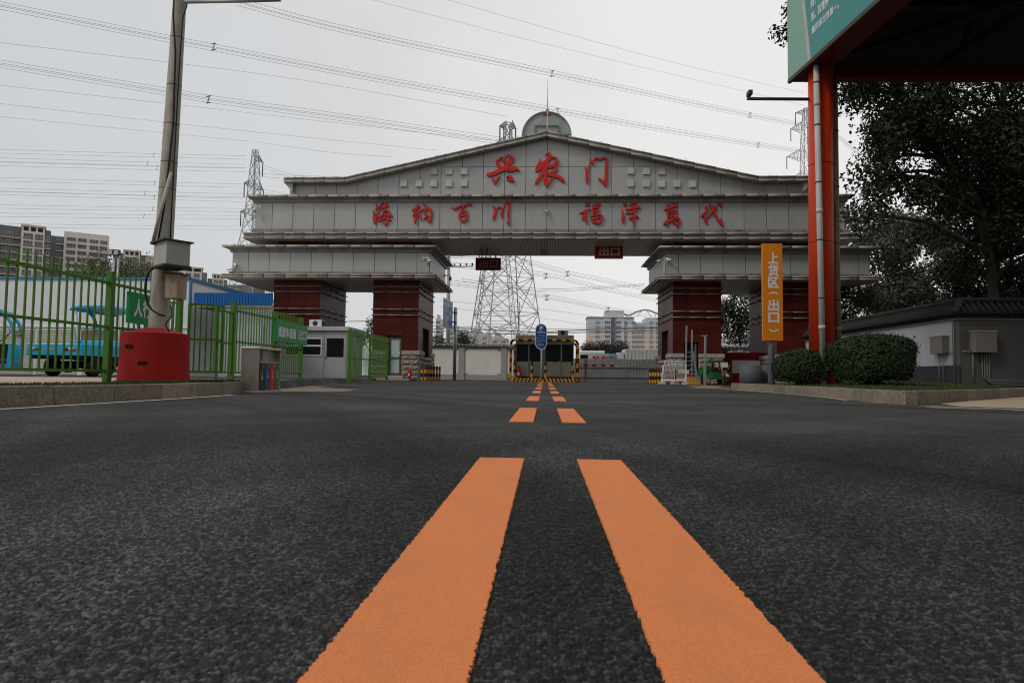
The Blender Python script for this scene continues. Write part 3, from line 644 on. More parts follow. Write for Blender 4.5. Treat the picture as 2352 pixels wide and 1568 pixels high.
def pillar(x0, x1, kind, door, win):
    p = MB(); t = .03; sb = .07                         # kind: which side faces the road
    zc = capz0
    dz = (W(890.5, 773, PF).x-lx[1][0], W(924, 773, PF).x-lx[1][0])
    dh = []; wh = []
    if door:
        d0, d1 = (x0+dz[0], x0+dz[1]) if kind == 0 else (x0+.86*(x1-x0)*.55, x0+.86*(x1-x0)*.55+.72)
        if kind: d0, d1 = W(1570.5, 800, PF).x, W(1604, 800, PF).x
        dh = [(d0, d1, PZ0, gz(773, PF) if kind == 0 else W(1588, 786, PF).z)]
    if win:
        wh = [(38.35, 40.5, 1.45, 3.2)]
    side = x1 if kind == 0 else x0; so_ = 1 if kind == 0 else -1
    # core, cut round the openings
    if door or win:
        dd = dh[0] if dh else None
        yq = 37.8
        if dd:
            p.box(x0+t, dd[0], PF+t, yq, PZ0, ptop, 1); p.box(dd[1], x1-t, PF+t, yq, PZ0, ptop, 1); p.box(dd[0], dd[1], PF+t, yq, dd[3], ptop, 1)
        else: p.box(x0+t, x1-t, PF+t, yq, PZ0, ptop, 1)
        ins = .45
        xi, xo = (x0+t, x1-t)
        if kind == 0: core_x = (x0+t, x1-ins)
        else: core_x = (x0+ins, x1-t)
        p.box(core_x[0], core_x[1], yq+.001, PB-t, PZ0, ptop, 1)
        oth = (x1-ins+.001, x1-t) if kind == 0 else (x0+t, x0+ins-.001)
        wv = wh[0]
        p.box(oth[0], oth[1], yq+.001, wv[0], PZ0, ptop, 1); p.box(oth[0], oth[1], wv[1], PB-t, PZ0, ptop, 1)
        p.box(oth[0], oth[1], wv[0]+.001, wv[1]-.001, PZ0, wv[2], 1); p.box(oth[0], oth[1], wv[0]+.001, wv[1]-.001, wv[3], ptop, 1)
    else: p.box(x0+t, x1-t, PF+t, PB-t, PZ0, ptop, 1)
    nz_ = 11
    tile_wall(p, 'x', PF+t-.001, x0, x1, capz1, ptop, 3, nz_, -1, dh)
    tile_wall(p, 'y', x1-t+.001, PF+t, PB, capz1, ptop, 5, nz_, 1, wh if kind == 0 else ())
    tile_wall(p, 'y', x0+t-.001, PF+t, PB, capz1, ptop, 5, nz_, -1, wh if kind == 1 else ())
    po = p.build('pillar', [m_tile, M('tile_backing', (.06, .015, .012), .6)], gate)
    # stone base
    s = MB(); rows = 5; hz2 = (capz0-PZ0)/rows
    bx = [(x0-sb, x1+sb)]
    def cut(a, b, hs):
        out = [(a, b)]
        for h in hs:
            out = [r for q in out for r in ([(q[0], min(q[1], h[0])), (max(q[0], h[1]), q[1])] if q[0] < h[1] and q[1] > h[0] else [q]) if r[1]-r[0] > .05]
        return out
    for r in range(rows):
        za, zb2 = PZ0+hz2*r+.006, PZ0+hz2*(r+1)-.006
        for a, b in cut(x0-sb, x1+sb, [(h[0], h[1]) for h in dh]):
            n = max(1, round((b-a)/.72)); offs = .5 if r % 2 else 0
            e_ = sorted(set([a]+[a+(i+offs)*(b-a)/n for i in range(n+1) if a+.12 < a+(i+offs)*(b-a)/n < b-.12]+[b]))
            for q0, q1 in zip(e_, e_[1:]):
                s.box(q0+.006, q1-.006, PF-sb, PF+t-.01, za, zb2); rough_block(s, (q0+.006, PF-sb-.001, za), (q1-.006, 0, zb2), 'y-', 0)
        hs = [(h[0], h[1]) for h in wh if zb2 > h[2]+.05]
        for a, b in cut(PF+t, PB+sb, hs):
            n = max(1, round((b-a)/.8)); offs = .5 if r % 2 else 0
            e_ = sorted(set([a]+[a+(i+offs)*(b-a)/n for i in range(n+1) if a+.12 < a+(i+offs)*(b-a)/n < b-.12]+[b]))
            for q0, q1 in zip(e_, e_[1:]):
                if kind == 0: s.box(x1-t+.002, x1+sb, q0+.006, q1-.006, za, zb2); rough_block(s, (0, q0+.006, za), (x1+sb+.001, q1-.006, zb2), 'x+', 0)
                else: s.box(x0-sb, x0+t-.002, q0+.006, q1-.006, za, zb2); rough_block(s, (x0-sb-.001, q0+.006, za), (0, q1-.006, zb2), 'x-', 0)
    s.build('stone_base', m_stone, po)
    c = MB()
    for a, b in cut(x0-.13, x1+.13, [(h[0], h[1]) for h in dh]): c.box(a, b, PF-.15, PF-.001, capz0+.001, capz1)
    for a, b in cut(PF, PB+.13, [(h[0]-.02, h[1]+.02) for h in wh]):
        if kind == 0: c.box(x1+.001, x1+.15, a, b, capz0+.001, capz1)
        else: c.box(x0-.15, x0-.001, a, b, capz0+.001, capz1)
    c.build('stone_cap', m_cap, po, bevel=.01)
    if win:
        wv = wh[0]; f = MB(); xg = x1-.4 if kind == 0 else x0+.4
        a, b = min(xg, xg+so_*.06), max(xg, xg+so_*.06)
        f.box(a, b, wv[0]+.01, wv[0]+.09, wv[2]+.01, wv[3]-.01); f.box(a, b, wv[1]-.09, wv[1]-.01, wv[2]+.01, wv[3]-.01)
        f.box(a, b, wv[0]+.091, wv[1]-.091, wv[2]+.01, wv[2]+.09); f.box(a, b, wv[0]+.091, wv[1]-.091, wv[3]-.09, wv[3]-.01)
        f.box(a, b, wv[0]+1.0, wv[0]+1.07, wv[2]+.091, wv[3]-.091)
        f.box(a+.02, b-.02, wv[0]+.092, wv[0]+.999, wv[2]+.091, wv[3]-.091, 1); f.box(a+.02, b-.02, wv[0]+1.071, wv[1]-.092, wv[2]+.091, wv[3]-.091, 1)
        f.build('window', [m_gal, m_glass], po)
        f = MB(); q = (x1-.3, x1+.18) if kind == 0 else (x0-.18, x0+.3)
        f.box(q[0], q[1], wv[0]-.1, wv[1]+.1, wv[2]-.16, wv[2]-.001); f.build('window_sill', m_cap, po, bevel=.01)
    # light tubes round the pillar
    for py in (660.5, 673.5, 713, 726.5):
        z = gz(py, PF); tb = MB()
        tube_run(tb, (x0-.05, PF-.06, z), (x1+.05, PF-.06, z), .035, .95, .02)
        tube_run(tb, (x1+.06, PF, z), (x1+.06, PB, z), .035, 1.1, .02); tube_run(tb, (x0-.06, PF, z), (x0-.06, PB, z), .035, 1.1, .02)
        tb.build('light_tube', [m_gtube, m_clip], po)
    return po, (dh[0] if dh else None)
m_frost = M('frosted_glass', (.42, .5, .49), .35, var=.05, scale=1, dirt=.25, dcol=(.25, .28, .27), dscale=(3, 3, .5))
for i, (a, b, k) in enumerate(pill):
    po, dh = pillar(a, b, k, i in (1, 2), i in (1, 2))
    if i == 1:
        d0, d1, z0, z1 = dh; zb = PZ0+.28; y = PF+.12; f = MB()
        f.box(d0+.01, d0+.09, y, y+.07, zb, z1-.01); f.box(d1-.09, d1-.01, y, y+.07, zb, z1-.01); f.box(d0+.091, d1-.091, y, y+.07, z1-.14, z1-.01)
        dr = f.build('door', m_dark, po)
        f = MB(); a0, a1 = d0+.1, d1-.1; zt_ = z1-.15; zm = zb+(zt_-zb)*.46
        f.box(a0, a0+.08, y+.01, y+.055, zb, zt_); f.box(a1-.08, a1, y+.01, y+.055, zb, zt_)
        for q0, q1 in ((zb, zb+.14), (zm-.06, zm+.06), (zt_-.1, zt_)): f.box(a0+.081, a1-.081, y+.01, y+.055, q0, q1)
        f.build('door_frame', M('olive_steel', (.16, .16, .14), .4, metal=.6), dr)
        f = MB(); f.box(a0+.082, a1-.082, y+.025, y+.04, zb+.141, zm-.061); f.box(a0+.082, a1-.082, y+.025, y+.04, zm+.061, zt_-.101); f.build('door_pane', m_frost, dr)
        f = MB(); f.tube([(a1-.04, y, zm-.02), (a1-.04, y-.05, zm), (a1-.04, y-.05, zm+.38), (a1-.04, y, zm+.4)], .016, 6); f.build('handle', m_steel, dr)
        f = MB(); f.box(d0-.35, d1+.2, PF-.62, PF-.08, .02, PZ0+.26); f.box(d0-.35, d1+.62, PF-.98, PF-.621, .02, PZ0+.11)
        f.box(d0+.002, d1-.002, PF-.07, PF+.25, .02, PZ0+.27); f.build('doorstep', m_cap, po, bevel=.012)
    if i == 2:
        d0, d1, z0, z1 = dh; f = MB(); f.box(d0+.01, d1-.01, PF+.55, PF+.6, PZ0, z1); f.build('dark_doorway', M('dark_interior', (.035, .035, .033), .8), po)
        f = MB(); f.box(d1-.16, d1-.1, PF+.05, PF+.54, PZ0+.3, z1-.05); f.build('door', M('grey_door_leaf', (.14, .15, .15), .5), po)
        f = MB(); f.box(d0-.25, d1+.25, PF-.6, PF-.08, .02, PZ0+.2); f.box(d0+.003, d1-.003, PF-.07, PF+.2, .02, PZ0+.21); f.build('doorstep', m_cap, po, bevel=.012)
# short necks between canopy and beam
for a, b, k in pill:
    mb = MB(); mb.box(a+.1, b-.1, PF+.25, PB-1, cz_t+.36+.002, bz_b-.62-.032); mb.build('pillar_neck', m_tile, gate)
# signs hanging in the passage
def exit_sign(px0, py0, px1, py1, Y, label, tilt, bright):
    a, b = W(px0, py1, Y), W(px1, py0, Y); c = (a+b)/2
    t = thing('exit_sign', label, 'sign', (c.x, Y, b.z), 'exit signs hanging in the passage'); mb = MB()
    x0, x1, z0, z1 = a.x, b.x, a.z, b.z
    mb.box(x0, x1, Y, Y+.16, z0, z1)
    for q in ((x0, x1, z0, z0+.03), (x0, x1, z1-.03, z1), (x0, x0+.03, z0+.031, z1-.031), (x1-.03, x1, z0+.031, z1-.031)): mb.box(q[0], q[1], Y-.02, Y-.001, q[2], q[3], 1)
    mb.build('sign_box', [M('exit_red'+str(bright), (.30*bright, .012, .014), .45), M('exit_rim'+str(bright), (.5*bright-.2, .2*bright, .2*bright), .4)], t)
    mb = MB(); text(mb, '出口', (x0, Y-.006, z0), (1, 0, 0), (0, 0, 1), (.17*(x1-x0), .2*(z1-z0), .87*(x1-x0), .83*(z1-z0)), 0, .035); mb.build('lettering', M('exit_letters'+str(bright), (.62*bright-.2, .58*bright-.25, .58*bright-.25), .5), t)
    zt = bz_b-.62
    for f in (.22, .8):
        m2 = MB(); x = x0+(x1-x0)*f; m2.box(x-.03, x+.03, Y+.05, Y+.11, z1, zt); m2.build('hanger', m_dark, t)
exit_sign(1366, 563, 1431, 593.5, 38.4, 'bright red exit sign hanging from the front half of the passage soffit, on the right', 0, 1.2)
exit_sign(1092, 592, 1150.5, 620, 41.3, 'dull dark red exit sign hanging at the rear of the soffit before the pylon', 0, .8)
# small floodlights under the beam
for px, py, Y, lb in ((1113, 568, 39, 'small black floodlight under the soffit above the dull exit sign'), (1250, 566, 39, 'small black floodlight under the middle of the soffit')):
    c = W(px, py, Y); zt = bz_b-.62-.03; t = thing('floodlight', lb, 'floodlight', (c.x, Y, zt), 'floodlights under the soffit'); mb = MB()
    mb.box(c.x-.2, c.x-.17, Y-.03, Y+.03, zt-.28, zt); mb.box(c.x+.17, c.x+.2, Y-.03, Y+.03, zt-.28, zt); mb.build('bracket', m_dark, t)
    mb = MB(); mb.box(c.x-.165, c.x+.165, Y-.08, Y+.1, zt-.34, zt-.12); mb.box(c.x-.14, c.x+.14, Y-.09, Y-.081, zt-.32, zt-.14, 1); mb.build('lamp_head', [m_dark, m_gal], t)

# round sign behind the ridge, seen from its back, with the lightning rod
c = W(1255.5, 311.5, 39.3); rad = 58.5/FPX*39.3
t = thing('round_sign', 'round grey framed sign seen from its back above the gateway ridge', 'sign', (c.x, 39.3, c.z-1.2)); mb = MB()
m_disc = M('weathered_sheet', (.30, .32, .31), .55, var=.12, scale=2, dirt=.4, dcol=(.2, .2, .19), dscale=(2, 2, .5))
mb.lathe((c.x, 39.3, c.z), [(rad, -.25), (rad, .0), (rad*.97, .0), (rad*.965, -.12), (.01, -.12)][::1], 56, axis='y', smooth=False); mb.build('disc', m_disc, t)
mb = MB(); yb = 39.3+.02
for (x0, x1, z0, z1) in ((-.74, .72, .62, .66), (-.74, -.69, -.86, .6), (.72, .77, -.86, .6), (-.56, .58, -.1, -.05), (-.56, -.52, -.8, -.11), (.55, .59, -.8, -.11), (-1.42, -.76, .02, .06), (.8, 1.42, .08, .12)):
    mb.box(c.x+x0, c.x+x1, yb, yb+.09, c.z+z0, c.z+z1)
mb.build('rib', m_gtube, t)
mb = MB()
for s in (-1, 1): mb.box(c.x+s*.5-.05, c.x+s*.5+.05, 39.46, 39.56, c.z-2.0, c.z-.2)
mb.build('support', m_dark, t)
r0 = W(1257, 310, 38.9); r1 = W(1257, 180, 38.9)
t = thing('lightning_rod', 'thin rusty lightning rod standing in front of the round sign', 'lightning rod', (r0.x, 38.9, r0.z)); mb = MB()
zz = r0.z; mb.cyl((r0.x, 38.9, zz-.6), (r0.x, 38.9, zz+1.6), .05, .045, 8); mb.cyl((r0.x, 38.9, zz+1.6), (r0.x, 38.9, zz+2.4), .03, .025, 8); mb.cyl((r0.x, 38.9, zz+2.4), (r1.x, 38.9, r1.z), .018, .008, 6)
mb.build('mast', M('pale_rod', (.42, .36, .32), .5, metal=.3, dirt=.6, dcol=(.2, .08, .05), dscale=(3, 3, 1)), t)
mb = MB()
for dz, wd in ((.02, .28), (.1, .2), (1.18, .27), (1.24, .2), (1.5, .12)): mb.box(r0.x-wd, r0.x+wd*.9, 38.86, 38.94, zz+dz, zz+dz+.05)
mb.build('clamp', M('rusty_clamp', (.2, .05, .035), .7, var=.3), t)

# security cameras
def dome_cam(px, py, Y, label, sgn, s=.2):
    c = W(px, py, Y); t = thing('dome_camera', label, 'security camera', tuple(c), 'security cameras on the gateway'); mb = MB()
    mb.tube([(c.x+sgn*.34, c.y, c.z+s*1.1), (c.x+sgn*.1, c.y-.0, c.z+s*1.3), (c.x, c.y, c.z+s*1.2), (c.x, c.y, c.z+s*.8)], .035, 8); mb.box(c.x+sgn*.32, c.x+sgn*.36, c.y-.06, c.y+.06, c.z+s*.7, c.z+s*1.6); mb.build('bracket', m_white, t)
    mb = MB(); mb.lathe(tuple(c), [(.03, s*.85), (s*.42, s*.75), (s*.5, s*.4), (s*.5, 0)][::-1], 16); mb.build('housing', m_white, t)
    mb = MB(); mb.lathe(tuple(c), [(.01, -s*.62), (s*.25, -s*.52), (s*.4, -s*.25), (s*.44, -.002)], 16); mb.build('dome', M('camera_dome', (.2, .21, .22), .15), t)
dome_cam(985.5, 602, 36.4, 'white dome camera on the front corner of the left canopy', -1)
dome_cam(585, 484, 36.5, 'white dome camera on the left end of the slogan beam', 1)
dome_cam(1946, 480, 37.2, 'white dome camera on the right end of the slogan beam', -1)
dome_cam(1034, 641, 42.0, 'grey dome camera at the rear corner of the left canopy near the wires', -1)
def bullet(px, py, Y, label, sgn, down=.12):
    c = W(px, py, Y); t = thing('bullet_camera', label, 'security camera', tuple(c), 'security cameras on the gateway'); mb = MB()
    mb.cyl((c.x-sgn*.16, c.y-.12, c.z-down), (c.x+sgn*.1, c.y+.1, c.z+.02), .06, n=10); mb.cyl((c.x-sgn*.165, c.y-.125, c.z-down-.002), (c.x-sgn*.175, c.y-.13, c.z-down-.006), .05, n=10, mi=1); mb.build('housing', [m_white, m_dark], t)
    mb = MB(); mb.tube([(c.x+sgn*.02, c.y+.02, c.z-.04), (c.x+sgn*.05, c.y+.08, c.z-.17), (c.x+sgn*.09, c.y+.16, c.z-.19)], .025, 6); mb.build('bracket', m_white, t)
bullet(540, 606, 36.45, 'upper bullet camera on the left end of the left canopy', -1)
bullet(532, 616, 36.45, 'lower bullet camera sticking out from the left end of the left canopy', 1)
bullet(1514, 597, 36.4, 'bullet camera nearest the inner corner of the right canopy', 1)
bullet(1535, 594, 36.4, 'second bullet camera in from the inner corner of the right canopy', -1)
bullet(1256.5, 485, 36.62, 'small bullet camera in the middle of the slogan beam', 1, .04)
# ---------------------------------------------------------------- green fence on the left
FX = -7.0
def fence(name, label, posts, ztop, zb, base, skip=(), group='green picket fences'):
    """posts: list of road distances; pickets and rails between them"""
    t = thing(name, label, 'fence', (FX, posts[0], base(posts[0])), group)
    for y in posts:
        mb = MB(); mb.box(FX-.05, FX+.05, y-.05, y+.05, base(y)-.02, ztop(y)); mb.box(FX-.055, FX+.055, y-.055, y+.055, ztop(y), ztop(y)+.02); mb.build('post', m_green, t, bevel=.006)
    for i, (a, b) in enumerate(zip(posts, posts[1:])):
        if i in skip: continue
        mb = MB(); a += .051; b -= .051; n = max(4, round((b-a)/.148)); z0 = zb((a+b)/2); z1 = ztop((a+b)/2)
        for zc, hh in ((z0, .04), (z0+.70, .04), (z1-.17, .045)): mb.box(FX-.02, FX+.02, a, b, zc-hh/2, zc+hh/2)
        for k in range(1, n):
            y = a+(b-a)*k/n; j = random.uniform(-.004, .004)
            mb.box(FX-.011+j, FX+.011+j, y-.011, y+.011, z0+.021, z0+.679); mb.box(FX-.011+j, FX+.011+j, y-.011, y+.011, z0+.721, z1-.194); mb.box(FX-.011+j, FX+.011+j, y-.011, y+.011, z1-.146, z1+.03)
        mb.build('picket_panel', m_green, t)
    return t
fence('picket_fence', 'green picket fence with square posts along the left kerb, in front of the blue cart', [5.0, 7.45, 10.13, 12.13, 14.29, 16.57, 18.4], lambda y: 1.95, lambda y: .375, lambda y: Z if y < 18 else .1, skip=(3,))
fence('picket_fence', 'short green picket fence beside the white kiosk, leading to the gate pillar', [23.1, 25.85, 28.7], lambda y: 1.98+.02*(y-23)/5, lambda y: .27, lambda y: .06)
def leaf(label, hinge, ang, wd, z0, z1, n):
    t = thing('gate_leaf', label, 'gate', (*hinge, z0), 'leaves of the green pedestrian gate'); d = Vector((math.cos(ang), math.sin(ang), 0)); h = Vector((*hinge, 0)); mb = MB()
    P = lambda s, z: h+d*s+Vector((0, 0, z))
    for s in (.0, wd): mb.beam(P(s, z0), P(s, z1), .045, .045)
    for z in (z0+.02, (z0+z1)/2-.02, z1-.02): mb.beam(P(.024, z), P(wd-.024, z), .04, .04)
    for i in range(1, n): s = wd*i/n; mb.beam(P(s, z0+.04), P(s, (z0+z1)/2-.041), .02, .02); mb.beam(P(s, (z0+z1)/2+.001), P(s, z1-.041), .02, .02)
    mb.build('leaf_frame', m_green, t); mb = MB(); mb.beam(P(wd-.1, z0-.16), P(wd-.1, z0), .02, .02); mb.beam(P(wd*.5, z1*.45), P(wd*.5, z1*.68), .03, .015); mb.build('handle', m_green, t)
    return t
leaf('green gate leaf swung open towards the road between two fence posts', (-6.95, 12.4), R(38), .62, .36, 1.72, 6)
leaf('green gate leaf swung back into the yard behind the second fence post', (-7.06, 12.2), R(192), .55, .37, 1.72, 5)
leaf('closed green gate leaf standing in line with the fence next to the third post', (-6.99, 13.5), R(90), .72, .36, 1.73, 6)
def green_sign(label, y0, y1, z0, z1, body, fit, x=-6.93):
    t = thing('green_sign', label, 'sign', (x, (y0+y1)/2, z0), 'green signs on the fence'); mb = MB(); mb.box(x-.02, x+.04, y0, y1, z0, z1)
    mb.build('sign_panel', M('green_sign', (.012, .22, .065), .4, var=.06, scale=1), t, bevel=.004)
    mb = MB(); W_, H_ = y1-y0, z1-z0
    text(mb, body, (x+.045, y0, z0), (0, 1, 0), (0, 0, 1), (fit[0]*W_, fit[1]*H_, fit[2]*W_, fit[3]*H_), 0, .035); mb.build('lettering', M('white_letters', (.62, .63, .64), .5, var=.04), t)
green_sign('green sign partly hidden by the concrete pole', 10.46, 11.62, 1.18, 1.7, '人行通道', (.1, .22, .92, .78))
green_sign('long green sign with white lettering beside the kiosk', 16.38, 18.6, 1.19, 1.745, '摆渡车通道（出口）', (.06, .24, .97, .72))

# ---------------------------------------------------------------- concrete pole in its red drum
PYL = 10.3
b0 = W(353.5, 878, PYL); top = W(413, 0, PYL); bt = W(364, 752, PYL); ax = (top-bt)/(top.z-bt.z)
pp = lambda z: bt+ax*(z-bt.z)
t = thing('utility_pole', 'tall leaning concrete pole with switch boxes, standing in a red drum', 'pole', (bt.x, PYL, Z))
m_conc = M('pole_concrete', (.37, .345, .295), .85, var=.16, scale=6, bump=.25, bscale=50, dirt=.55, dcol=(.14, .11, .08), dscale=(3, 3, .7))
mb = MB(); zs = [Z+.3, 1.2, 2.2, 3.2, 4.2, 5.2, 6.2, 7.4, 9.2]
mb.tube([pp(z) for z in zs], [.155-.0092*(z-.5) for z in zs], 24); mb.build('pole', m_conc, t)
for py in (62, 137, 198, 258, 300):
    z = W(400, py*1.45, PYL).z; q = MB(); q.tube([pp(z-.007), pp(z+.007)], .157-.0092*(z-.5), 24); q.build('band', m_clip, t)
mb = MB(); rd = .505
mb.lathe((b0.x, PYL, 0), [(rd*1.04, Z-.03), (rd*1.0, .6), (rd*.985, .975), (rd*.98, .98), (.19, 1.065), (.16, 1.07)], 64, smooth=False)
mb.build('drum', M('red_drum_paint', (.27, .008, .006), .75, var=.14, scale=2.2, bump=.25, bscale=18, dirt=.3, dcol=(.26, .018, .014), dscale=(2, 2, .6)), t)
for px, py in ((301.5, 795.5), (333.5, 833.5)):
    q = W(px, py, PYL-rd*.85); dx = q.x-b0.x; q2 = MB(); yy = PYL-math.sqrt(max(.01, rd*rd-dx*dx)); nn = Vector((dx, yy-PYL, 0)).normalized(); tt = Vector((-nn.y, nn.x, 0))
    c = Vector((q.x, yy, q.z))+nn*.0; P = lambda a, b, d: c+tt*a+nn*d+Vector((0, 0, b))
    q2.hexa([P(.065, -.028, -.05), P(-.065, -.028, -.05), P(-.065, -.028, .012), P(.065, -.028, .012), P(.065, .028, -.05), P(-.065, .028, -.05), P(-.065, .028, .012), P(.065, .028, .012)]); q2.build('slot', M('slot_black', (.008, .007, .007), .9), t)
mb = MB(); mb.tube([W(424, 5, PYL-.1), W(540, 3, PYL-.1), W(645, 0, PYL-.1)], .03, 8); mb.build('arm', m_gal, t)
mb = MB(); off_ = Vector((.10, -.15, 0))
mb.tube([pp(6.5)+Vector((-.02, -.14, .3)), pp(6.2)+Vector((.0, -.15, 0)), pp(5.6)+Vector((.07, -.14, 0)), pp(4.4)+Vector((.1, -.12, 0)), pp(3.0)+Vector((.06, -.16, 0)), pp(2.3)+Vector((-.02, -.17, 0))], .014, 6); mb.build('cable', m_black, t)
mb = MB(); mb.tube([pp(6.55)+Vector((.16, -.1, .05)), pp(6.42)+Vector((.19, -.1, 0)), pp(6.2)+Vector((.13, -.1, 0)), pp(5)+Vector((.13, -.1, 0)), pp(3.3)+Vector((.15, -.1, 0)), pp(2.35)+Vector((.15, -.08, 0))], .01, 6); mb.build('cable', m_black, t)
mb = MB(); mb.tube([pp(3.6)+Vector((.13, -.14, 0)), pp(2.9)+Vector((.02, -.2, 0)), pp(2.45)+Vector((-.06, -.2, 0))], .028, 8); mb.build('conduit', M('conduit_grey', (.4, .37, .32), .6, dirt=.4), t)
mb = MB(); c0 = pp(1.95); mb.tube([Vector(q) for q in crv([tuple(c0+Vector(v)) for v in ((.05, -.2, .12), (-.09, -.23, -.02), (-.13, -.22, -.3), (-.04, -.23, -.55), (.1, -.22, -.66), (.17, -.15, -.68))], 5)], .016, 6); mb.build('cable', m_black, t); mb = MB(); mb.tube([Vector(q) for q in crv([tuple(c0+Vector(v)) for v in ((.24, -.12, -.5), (.26, -.14, -.7), (.2, -.17, -.82), (.27, -.15, -.95))], 5)], .011, 5); mb.build('cable', m_black, t)
# switch boxes
m_box = M('weathered_box', (.33, .33, .30), .5, var=.1, scale=2, dirt=.4, dcol=(.2, .15, .1), dscale=(2, 2, .6))
mb = MB(); cA = W(392, 590, PYL-.3); ca, sa = math.cos(R(-38)), math.sin(R(-38))
def bxp(u, v, z): return Vector((cA.x+u*ca-v*sa, cA.y+u*sa+v*ca, z))
zt, zb_ = W(392, 556, PYL-.3).z, W(392, 616, PYL-.3).z
def obox(mb, u0, u1, v0, v1, z0, z1, mi=0, slope=0): mb.hexa([bxp(u0, v0, z0), bxp(u1, v0, z0), bxp(u1, v1, z0), bxp(u0, v1, z0), bxp(u0, v0, z1), bxp(u1, v0, z1), bxp(u1, v1, z1), bxp(u0, v1, z1)], mi)
obox(mb, -.2, .24, -.16, .2, zb_+.03, zt-.02); bx = mb.build('switch_box', m_box, t, bevel=.006)
mb = MB(); obox(mb, -.27, .28, -.22, .24, zt-.019, zt+.0); obox(mb, -.3, -.2, -.2, .2, zt-.035, zt-.02); mb.build('box_roof', m_dark, bx)
mb = MB(); obox(mb, -.3, .26, -.2, .22, zb_-.0, zb_+.029); mb.build('box_shelf', m_dark, bx)
a, b = W(389, 630, PYL-.2), W(414, 686, PYL-.2); m_rust = M('rusty_box', (.30, .24, .18), .7, var=.2, scale=4, dirt=.75, dcol=(.22, .1, .04), dscale=(3, 3, .8))
mb = MB(); mb.box(a.x, b.x, PYL-.3, PYL-.02, b.z, a.z); bx = mb.build('switch_box', m_rust, t, bevel=.005); mb = MB(); mb.box(a.x-.03, b.x+.03, PYL-.35, PYL+.0, a.z+.001, a.z+.014); mb.build('box_roof', m_dark, bx)

# ---------------------------------------------------------------- recycling bin
t = thing('recycling_bin', 'stainless recycling bin with four coloured doors at the end of the left kerb', 'recycling bin', (-5.54, 12.7, 0))
x0, x1, y0, y1 = -5.72, -5.38, 12.05, 13.08; zt = .85
m_bin = M('dull_stainless', (.40, .395, .36), .36, metal=.75, var=.16, scale=1.6, bump=.08, bscale=3, dirt=.3, dcol=(.25, .2, .15), dscale=(2, 2, 1))
mb = MB(); mb.box(x0, x1, y0, y0+.03, .03, zt-.03); mb.box(x0, x1, y1-.03, y1, .03, zt-.03); mb.box(x0, x1-.03, y0+.031, y1-.031, .03, .57); mb.box(x0, x0+.02, y0+.45, y1-.031, .571, zt-.03); mb.box(x1-.12, x1-.1, y0+.42, y1-.031, .575, zt-.03); mb.box(x0+.02, x1-.1, y0+.40, y0+.42, .571, zt-.03); mb.build('body', m_bin, t, bevel=.004)
mb = MB(); mb.box(x0-.005, x1+.02, y0-.005, y1+.005, .0, .04); mb.build('base_trim', m_cap, t); mb = MB(); mb.box(x1-.03, x1+.012, y0+.031, y1-.031, .565, .59); mb.build('shelf_trim', m_cap, t)
mb = MB(); mb.box(x0-.015, x1+.015, y0-.012, y1+.012, zt-.029, zt+.012); mb.build('lid', M('bin_lid', (.5, .49, .46), .4, metal=.3, dirt=.2), t, bevel=.014)
m_wl = MATS['white_letters']
for k, (nm, col, body, en) in enumerate((('black', (.025, .025, .026), '其他垃圾', 'Other Waste'), ('blue', (.012, .06, .16), '可回收物', 'Recyclable'), ('red', (.45, .018, .014), '有害垃圾', 'Hazardous'), ('green', (.012, .16, .045), '厨余垃圾', 'Food Waste'))):
    wd = (y1-y0-.08)/4; ya = y0+.04+wd*k; mb = MB(); mb.box(x1-.029, x1+.004, ya+.008, ya+wd-.008, .05, .56)
    d = mb.build('door', M('bin_door_'+nm, col, .4, var=.08), t); d['label'] = nm+' bin door'
    mb = MB(); yc = ya+wd/2; mb.box(x1+.005, x1+.03, yc-.03, yc+.03, .495, .515); mb.box(x1+.005, x1+.012, yc-.025, yc+.025, .47, .48); mb.build('handle', m_steel, d)
    mb = MB(); o = (x1+.006, yc, 0); u, v = (0, 1, 0), (0, 0, 1); X = x1+.006
    def ln(a, b, wv=.007):
        a = Vector((X, yc+a[0], a[1])); b = Vector((X, yc+b[0], b[1])); dd = (b-a).normalized(); s = Vector((0, -dd.z, dd.y))*wv/2; mb.face([a-s, b-s, b+s, a+s])
    if nm in ('black', 'blue'):
        zz = .31 if nm == 'black' else .335; ln((-.035, zz), (-.012, zz+.05)); ln((-.006, zz+.063), (.002, zz+.088)); ln((.002, zz+.088), (.014, zz+.05)); ln((.02, zz+.035), (.036, zz)); ln((-.03, zz-.004), (.03, zz-.004))
        if nm == 'black': ln((-.012, zz-.015), (.012, zz-.015), .01)
    elif nm == 'red': ln((-.03, .42), (-.002, .375)); ln((.03, .42), (.002, .375)); ln((-.03, .33), (-.003, .365)); ln((.03, .33), (.003, .365))
    else: ln((-.026, .42), (.026, .42)); ln((-.026, .42), (0, .378)); ln((.026, .42), (0, .378)); ln((0, .37), (-.026, .33)); ln((0, .37), (.026, .33)); ln((-.026, .33), (.026, .33)); ln((-.01, .34), (.01, .34), .012)
    zz = .265 if nm == 'black' else .29
    text(mb, body, (X, yc, zz), u, v, (-.04, 0, .04, .024), 0, .03); text(mb, en, (X, yc, zz-.022), u, v, (-.042, 0, .042, .013), 0, .02); mb.build('symbol', m_wl, d)

